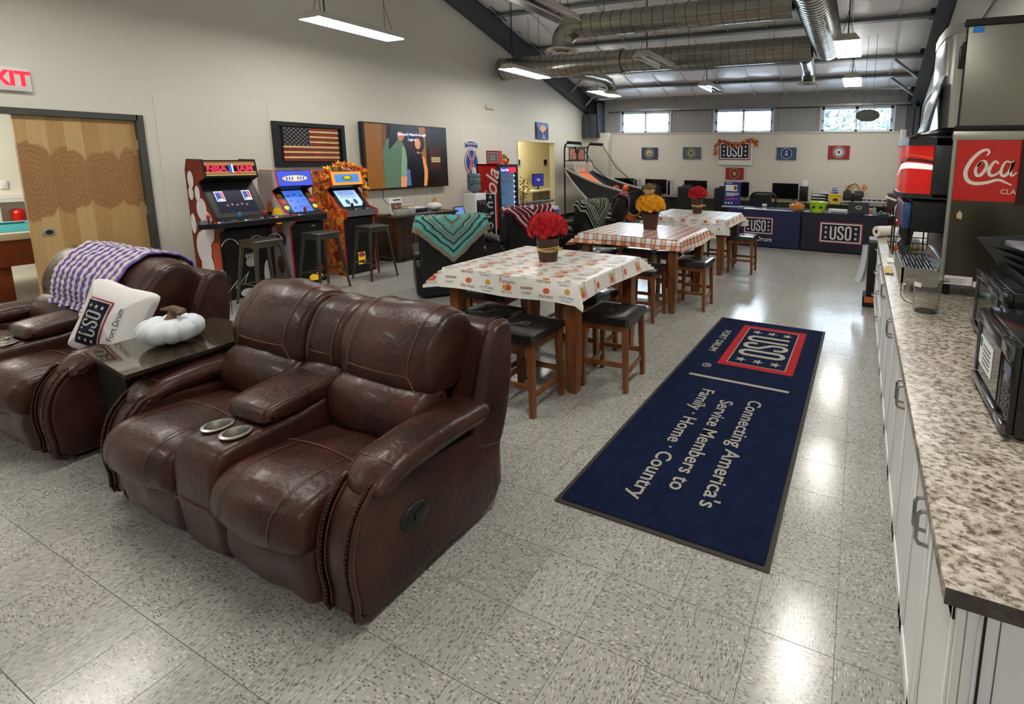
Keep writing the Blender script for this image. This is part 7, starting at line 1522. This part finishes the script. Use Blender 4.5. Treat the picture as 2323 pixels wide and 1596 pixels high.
MB().rbx((.52, yd0+.01, zi0+.02), (1.15, yd1-.02, zi1-.02), .006).obj('case', mat('brushed_steel_grey', (140, 140, 130), .38, .6, nz=(2, .1)), im); MB().rbx((.50, yd0, zi0), (1.16, yd1, zi0+.03), .006).obj('bottom_trim', MATTE, im); MB().rbx((.50, yd0, zi1-.03), (1.16, yd1, zi1+.012), .006).obj('top_trim', MATTE, im)
fr = [(.52, yd0+.012), (.485, yd0+.012), (.445, yd0+.05), (.425, yd0+.16), (.418, (yd0+yd1)/2), (.425, yd1-.16), (.445, yd1-.05), (.52, yd1-.02)]
MB().prism(fr, zi0+.02, zi1-.06, 'z').obj('front_door', mat('door_steel', (170, 170, 164), .22, .8), im); MB().prism([(x-.004, y) for x, y in fr], zi1-.06, zi1, 'z').obj('door_top_trim', mat('trim_grey', (120, 118, 108), .4), im); MB().bx((.512, yd0+.002, zi0+.03), (.519, yd0+.012, zi1-.03)).obj('door_gap', BLACK, im)
MB().rb((.495, yd0+.006, 2.36), (.022, .02, .13), .008).obj('door_latch_recess', BLACK, im); MB().rb((.507, yd0+.0, 2.37), (.016, .016, .15), .005).obj('latch', MATTE, im)
MB().bx((.545, yd0+.006, 2.495), (.60, yd0+.01, 2.525)).obj('blue_sticker', mat('sticker_blue', (40, 130, 210), .4), im)
for k in range(7): MB().bx((.90, yd0+.004, 2.0+.04*k), (1.12, yd0+.01, 2.015+.04*k)).obj('vent_slat', BLACK, im)
lf_ = thing('leaning_sheet', 'clear plastic sheet leaning on the front of the ice machine', 'sheet', (0, 0, 0)); MB().prism([(.335, 1.935), (.345, 1.935), (.43, 2.27), (.42, 2.27)], yd0+.06, yd0+.36, 'y').obj('sheet', mat('acrylic', (214, 222, 230), .08, alpha=.75), lf_); MB().prism([(.352, 1.935), (.372, 1.935), (.415, 2.20), (.412, 2.22)], yd0+.04, yd0+.30, 'y').obj('card', mat('glossy_card', (70, 84, 104), .15), lf_)
# ---- things on the worktop
PLG = mat('clear_polycarbonate', (248, 247, 242), .06, trans=.92, ior=1.12)
pi_ = thing('pitcher', 'clear ribbed plastic pitcher in front of the soda fountain', 'pitcher', (.385, 3.08, CT)); rb_ = lambda a, z: 1+.018*(1 if sin(18*a) > 0 else 0)*(1 if .02 < z < .16 else 0)
MB().lathe([(0, .0), (.056, 0), (.062, .02), (.066, .10), (.072, .175), (.075, .195), (.072, .195), (.068, .172), (.062, .10), (.058, .022), (.05, .008), (0, .008)], 72, f=rb_).obj('jug', PLG, pi_); MB().tube([(-.066, 0, .165), (-.10, 0, .17), (-.125, 0, .14), (-.125, 0, .085), (-.105, 0, .055), (-.062, 0, .04)], .009, 8).obj('handle', PLG, pi_); MB().prism([(.06, -.03), (.105, 0), (.06, .03)], .18, .197, 'z').obj('spout', PLG, pi_); MB().prism([(.0765*cos(a_), .0765*sin(a_)) for a_ in [3.6+.1*i for i in range(7)]]+[(.0775*cos(a_), .0775*sin(a_)) for a_ in [4.2-.1*i for i in range(7)]], .15, .175, 'z').obj('rim_label', PWHITE, pi_)
def microwave(label, x0, y0, y1, z0, z1, note):
    t = thing('microwave', label, 'microwave', (0, 0, 0), 0, 'black microwaves on the counter'); MBK = mat('microwave_black', (18, 18, 19), .22, coat=.4)
    MB().rbx((x0+.02, y0, z0+.015), (x0+.40, y1, z1), .008).obj('case', MBK, t); DR = mat('dark_gloss', (34, 33, 32), .1, coat=.6)
    pw = .105; yp = y0+pw
    MB().rbx((x0+.002, yp+.002, z0+.02), (x0+.02, y1-.003, z1-.006), .004).obj('door', MBK, t); MB().rbx((x0+.002, y0+.003, z0+.02), (x0+.02, yp-.002, z1-.006), .004).obj('control_panel', MBK, t); CHR = mat('dark_chrome', (110, 112, 118), .16, .9)
    MB().rb((x0-.004, (yp+y1)/2, z1-.030), (.016, y1-yp-.006, .048), .007).obj('top_trim', CHR, t); MB().rb((x0-.004, (yp+y1)/2, z0+.038), (.016, y1-yp-.006, .03), .007).obj('lower_trim', CHR, t); MB().rb((x0-.004, (y0+yp)/2, z1-.030), (.016, pw-.006, .048), .007).obj('panel_trim', CHR, t); MB().rb((x0-.004, (y0+yp)/2, z0+.038), (.016, pw-.006, .03), .007).obj('panel_trim', CHR, t)
    MB().bx((x0-.001, yp+.03, z0+.065), (x0+.003, y1-.03, z1-.065)).obj('window', DR, t); MB().rbx((x0-.008, y1-.03, z0+.06), (x0+.004, y1-.008, z1-.06), .004).obj('hinge_trim', CHR, t)
    MB().bx((x0-.0005, y0+.015, z1-.11), (x0+.003, yp-.015, z1-.075)).obj('clock_display', mat('blue_clock', (40, 56, 90), .2, emit=.12), t)
    for k in range(4): 
        for j in range(3): MB().bx((x0-.0005, y0+.018+.024*j, z0+.075+.024*k), (x0+.002, y0+.036+.024*j, z0+.09+.024*k)).obj('keypad_button', mat('keypad_grey', (60, 60, 62), .4), t)
    for y in (y0+.04, y1-.04): 
        for x in (x0+.05, x0+.36): MB().cyl((x, y, z0), (x, y, z0+.016), .014, n=8).obj('foot', BLACK, t)
    if note:
        Tn = TT((x0-.0016, (yp+y1)/2+.03, (z0+z1)/2+.005), (0, -1, 0), (0, 0, 1)); rect(Tn, .18, .105, PWHITE, t, 'paper_note')
        for k in range(5): rect(Tn, .10, .004, mat('note_ink', (90, 96, 100), .7), t, 'note_line', .015, .03-.016*k, z=.0016)
        disc(Tn, .014, mat('note_green', (60, 140, 90), .6), t, 'note_mark', -.068, .03, .018, z=.0016)
    return t
microwave('black microwave with a taped paper note, nearest on the counter', .455, 1.70, 2.145, CT, 1.215, True); microwave('black microwave standing behind the one with the note', .575, 2.32, 2.86, CT, 1.235, False)
bt = thing('black_tray_stack', 'stack of black plastic trays and lids on the rear microwave', 'tray', (.79, 2.55, 1.235))
for k in range(4): z = .03*k; MB().add([(-.14, -.22, z), (.14, -.22, z), (.14, .22, z), (-.14, .22, z), (-.17-.01*k, -.26, z+.07), (.17, -.26, z+.07), (.17, .26, z+.07+.01*k), (-.17-.01*k, .26, z+.07)], [(3, 2, 1, 0), (0, 1, 5, 4), (1, 2, 6, 5), (2, 3, 7, 6), (3, 0, 4, 7)], RT((0, 0, 0), .1*k)).obj('tray', mat('tray_charcoal', (40, 42, 46), .4), bt)
MB().rb((-.05, .05, .14), (.2, .3, .03), .01).obj('lid', mat('lid_grey', (120, 124, 130), .35), bt); MB().rb((.05, -.05, .19), (.16, .2, .06), .02).obj('black_box', BLACK, bt); MB().tube([(-.05, .0, .15), (-.05, .0, .32), (-.045, .0, .38)], [.006, .006, .012], 6).obj('white_spoon', WHITE, bt)
t = thing('paper_towel_roll', 'white paper towel roll lying at the far end of the counter', 'paper towels', (.30, 6.02, CT)); MB().lathe([(.022, -.13), (.06, -.13), (.06, .13), (.022, .13), (.022, -.13)], 28, T=RT((0, 0, .06), -.9, pi/2)).obj('roll', mat('tissue_white', (226, 222, 214), .9), t); MB().lathe([(.0215, -.13), (.0215, .13)], 20, T=RT((0, 0, .06), -.9, pi/2)).obj('core', mat('core_dark', (40, 34, 28), .8), t)
wr = thing('wire_rack', 'two-tier black wire basket rack behind the soda fountain', 'rack', (.31, 4.88, CT)); WM = mat('black_wire', (16, 16, 17), .35)
for x in (.0, .27): MB().tube([(x, .02, 0), (x, .02, .40), (x+.02, .05, .47), (x+.02, .18, .50), (x+.02, .30, .46), (x, .34, .40), (x, .34, 0)], .007, 6).obj('rack_frame', WM, wr)
for lv, z in enumerate((.03, .25)):
    b_ = MB(); hx, hy = .30, .34
    for k in range(8): b_.cyl((-.02+hx*k/7, 0, z), (-.02+hx*k/7, hy, z), .0028, n=4, caps=False); b_.cyl((-.02+hx*k/7, 0, z), (-.03+hx*1.06*k/7, -.03, z+.09), .0028, n=4, caps=False)
    for k in range(7): b_.cyl((-.02, hy*k/6, z), (-.02+hx, hy*k/6, z), .0028, n=4, caps=False); b_.cyl((-.02, hy*k/6, z), (-.045, hy*k/6, z+.09), .0028, n=4, caps=False)
    b_.tube([(-.045, -.03, z+.09), (.30, -.03, z+.09), (.30, hy, z+.09), (-.045, hy, z+.09)], .005, 5, closed=True); q = b_.obj('basket', WM, wr); q['kind'] = 'stuff'
rnd = random.Random(9)
for k, (x, y, z, sx, sy, sz, m, l) in enumerate(((.10, .08, .262, .20, .16, .05, mat('snack_red', (186, 54, 36), .35), 'red snack bag at the front of the upper wire basket'), (.12, .25, .262, .2, .13, .05, mat('snack_tan', (214, 180, 130), .5), 'tan snack bag at the back of the upper wire basket'), (.10, .14, .312, .16, .12, .045, mat('snack_cream', (226, 206, 176), .5), 'cream snack bag lying on top of the others in the upper wire basket'), (.04, .06, .04, .09, .1, .05, mat('snack_orange', (228, 120, 60), .4), 'orange snack packet at the front left of the lower wire basket'), (.18, .12, .04, .12, .18, .035, mat('snack_olive', (118, 110, 50), .4), 'olive green snack packet in the lower wire basket'), (.17, .28, .04, .14, .1, .08, mat('napkin_pale', (200, 214, 226), .6), 'pale napkin pack at the back of the lower wire basket'))):
    o = MB().pillow((0, 0, sz/2), (sx, sy, sz), .5, 5).obj('snack_bag', m); o.location = (.31+x, 4.88+y, CT+z); o.rotation_euler = (0, 0, rnd.uniform(-.3, .3)); tag(o, l, 'snack', 'snacks in the wire rack')
t = thing('paper_plates', 'stack of white fluted paper plates behind the wire rack', 'plates', (.54, 5.50, CT))
for k in range(5): MB().lathe([(0, .004*k+.004), (.08, .004*k+.004), (.13, .004*k+.022), (.128, .004*k+.025), (.079, .004*k+.007), (0, .004*k+.007)], 36, T=RT((0, 0, .13), .2, .9), f=lambda a, z: 1+.012*sin(30*a)).obj('plate', PWHITE, t)
t = thing('plastic_tray', 'white plastic tray leaning by the wire rack', 'tray', (.33, 5.42, CT)); MB().rb((0, 0, .10), (.03, .26, .20), .012, 2, RT((0, 0, 0), 0, 0, .25)).obj('tray', mat('tray_white', (206, 210, 214), .4), t)
t = thing('paper_napkin', 'crumpled tan paper napkin on the counter beside the drip tray', 'napkin', (.243, 4.12, CT)); m = MB(); m.grid(lambda u, v: ((u-.5)*.06+.008*noise.noise((u*5, v*4, 0)), (v-.5)*.26+.01*noise.noise((u*4, v*4, 5)), .012+.012*noise.noise((u*4, v*6, 2))), 10, 16); m.obj('napkin', mat('kraft_tan', (206, 176, 120), .8), t)
tag(MB().bx((-.02, -.10, 0), (.03, .10, .01)).obj('counter_label', PWHITE), 'small white card on the counter past the napkin', 'card').location = (.27, 4.55, CT)
# ---- bin with plastic bag at the far end
bb = thing('waste_bin', 'narrow black waste bin with a white bag past the end of the counter', 'bin', (.26, 6.45, 0)); MB().rbx((-.11, -.14, .10), (.40, .14, .78), .01).obj('body', BLACK, bb); MB().rbx((-.14, -.16, 0), (.42, .16, .13), .008).obj('base', MATTE, bb); MB().bx((-.12, -.163, .06), (-.02, -.16, .13)).obj('orange_label', mat('label_orange', (196, 104, 40), .5), bb); MB().rbx((-.115, -.145, .78), (.40, .145, .82), .006).obj('lid', mat('bin_grey', (90, 92, 88), .5), bb)
bagm = MB()
def bag(u, v): a = 2*pi*u; r = .055+.045*v+.012*sin(5*a+3*v)+.01*noise.noise((u*6, v*5, 1)); return (-.15+.02*sin(3*v)-.05*v+r*.55*cos(a), -.06+r*1.1*sin(a), .74-.44*v)
bagm.grid(bag, 28, 14, cu=True); bagm.obj('plastic_bag', mat('thin_plastic', (214, 220, 228), .3, alpha=.7), bb, 60)
# ---- conduit on the right wall, small notices
t = thing('conduit', 'grey electrical conduit running down the right wall to the window sill', 'pipe', (0, 0, 0)); MB().tube([(XR-.03, 6.0, 3.5), (XR-.03, 9.0, 3.25), (XR-.03, 12.5, 3.02), (XR-.03, 12.8, 2.9), (XR-.03, 12.9, 2.55)], .016, 8).obj('pipe', STEELL, t)
t = thing('patterned_board', 'tan patterned notice board on the right wall behind the ice machine', 'board', (XR-.012, 8.6, 2.35)); MB().bx((-.008, -.7, -.25), (.01, .9, .32)).obj('board', mat('patterned_tan', (176, 152, 122), .8, nz=(14, .4)), t); MB().bx((-.014, -.9, .34), (.01, -.6, .62)).obj('orange_card', mat('faded_orange', (186, 140, 120), .7), t)
# ---- floor mat
fm_ = thing('floor_mat', 'long navy entrance mat with white lettering and a red-framed emblem', 'mat', (0, 0, 0)); MW, ML = 1.09, 3.24; Tm = TT((-.778, 3.543, .0), (-.006, -1, 0), (1, -.006, 0))
# local x runs towards the camera, local y to the right
def mr(pts, z0, z1): return MB().prism(pts, z0, z1, 'z', Tm)
mr(rrect(ML, MW, .006, 2), .0005, .006).obj('rubber_border', mat('mat_rubber', (54, 48, 42), .7), fm_); mr(rrect(ML-.05, MW-.05, .01, 2), .006, .011).obj('pile', mat('navy_pile', (24, 37, 72), .95, nz=(14, .35), bump=(260, 1), spec=.15), fm_)
MWH = mat('mat_white', (196, 190, 172), .95, nz=(90, .25), bump=(260, .8)); MRD = mat('mat_red', (186, 26, 38), .95, bump=(260, .8)); MNV = mat('navy_pile'); Tu = Tm @ Matrix.Translation((0, 0, .0111))
uso(Tu @ Matrix.Translation((-.917, .063, 0)), 1.07, .63, fm_, MWH, MNV, MRD, .0006, .062, .07)
def fit(s_, L_, hgt, cx, cy):
    def ext(q): o = text(q, hgt, Matrix(), MWH, None, t=.0008, bold=.0015, align='LEFT'); xs_ = [v.co.x for v in o.data.vertices]; return o, min(xs_), max(xs_)
    o, a0, a1 = ext(s_); bpy.data.objects.remove(o); k = L_/(a1-a0); ws = s_.split(' ')
    for i, w_ in enumerate(ws):
        p, _, e1 = ext(' '.join(ws[:i+1])); bpy.data.objects.remove(p); o, b0, b1 = ext(w_); o.parent = fm_
        o.data.transform(Tu @ Matrix.Translation((cx-L_/2, cy, 0)) @ Matrix.Diagonal((k, 1, 1, 1)) @ Matrix.Translation((e1-a0-b1, 0, 0)))
fit('FORT DRUM', .58, .098, -.917, -.372); q = MB(); q.stroke(arc(-.307, -.32, .034, 0, 345, 20), .010, Tu, .0008, closed=True); q.obj('registered_ring', MWH, fm_); fit('R', .026, .045, -.307, -.32)
mr([(-.105, -.40), (-.072, -.40), (-.072, .39), (-.105, .39)], .0111, .0119).obj('divider_bar', MWH, fm_)
fit("Connecting America's", 1.20, .135, .755, .185); fit('Service Members to', 1.06, .135, .765, -.005); fit('Family \u00b7 Home \u00b7 Country', 1.32, .135, .785, -.175)
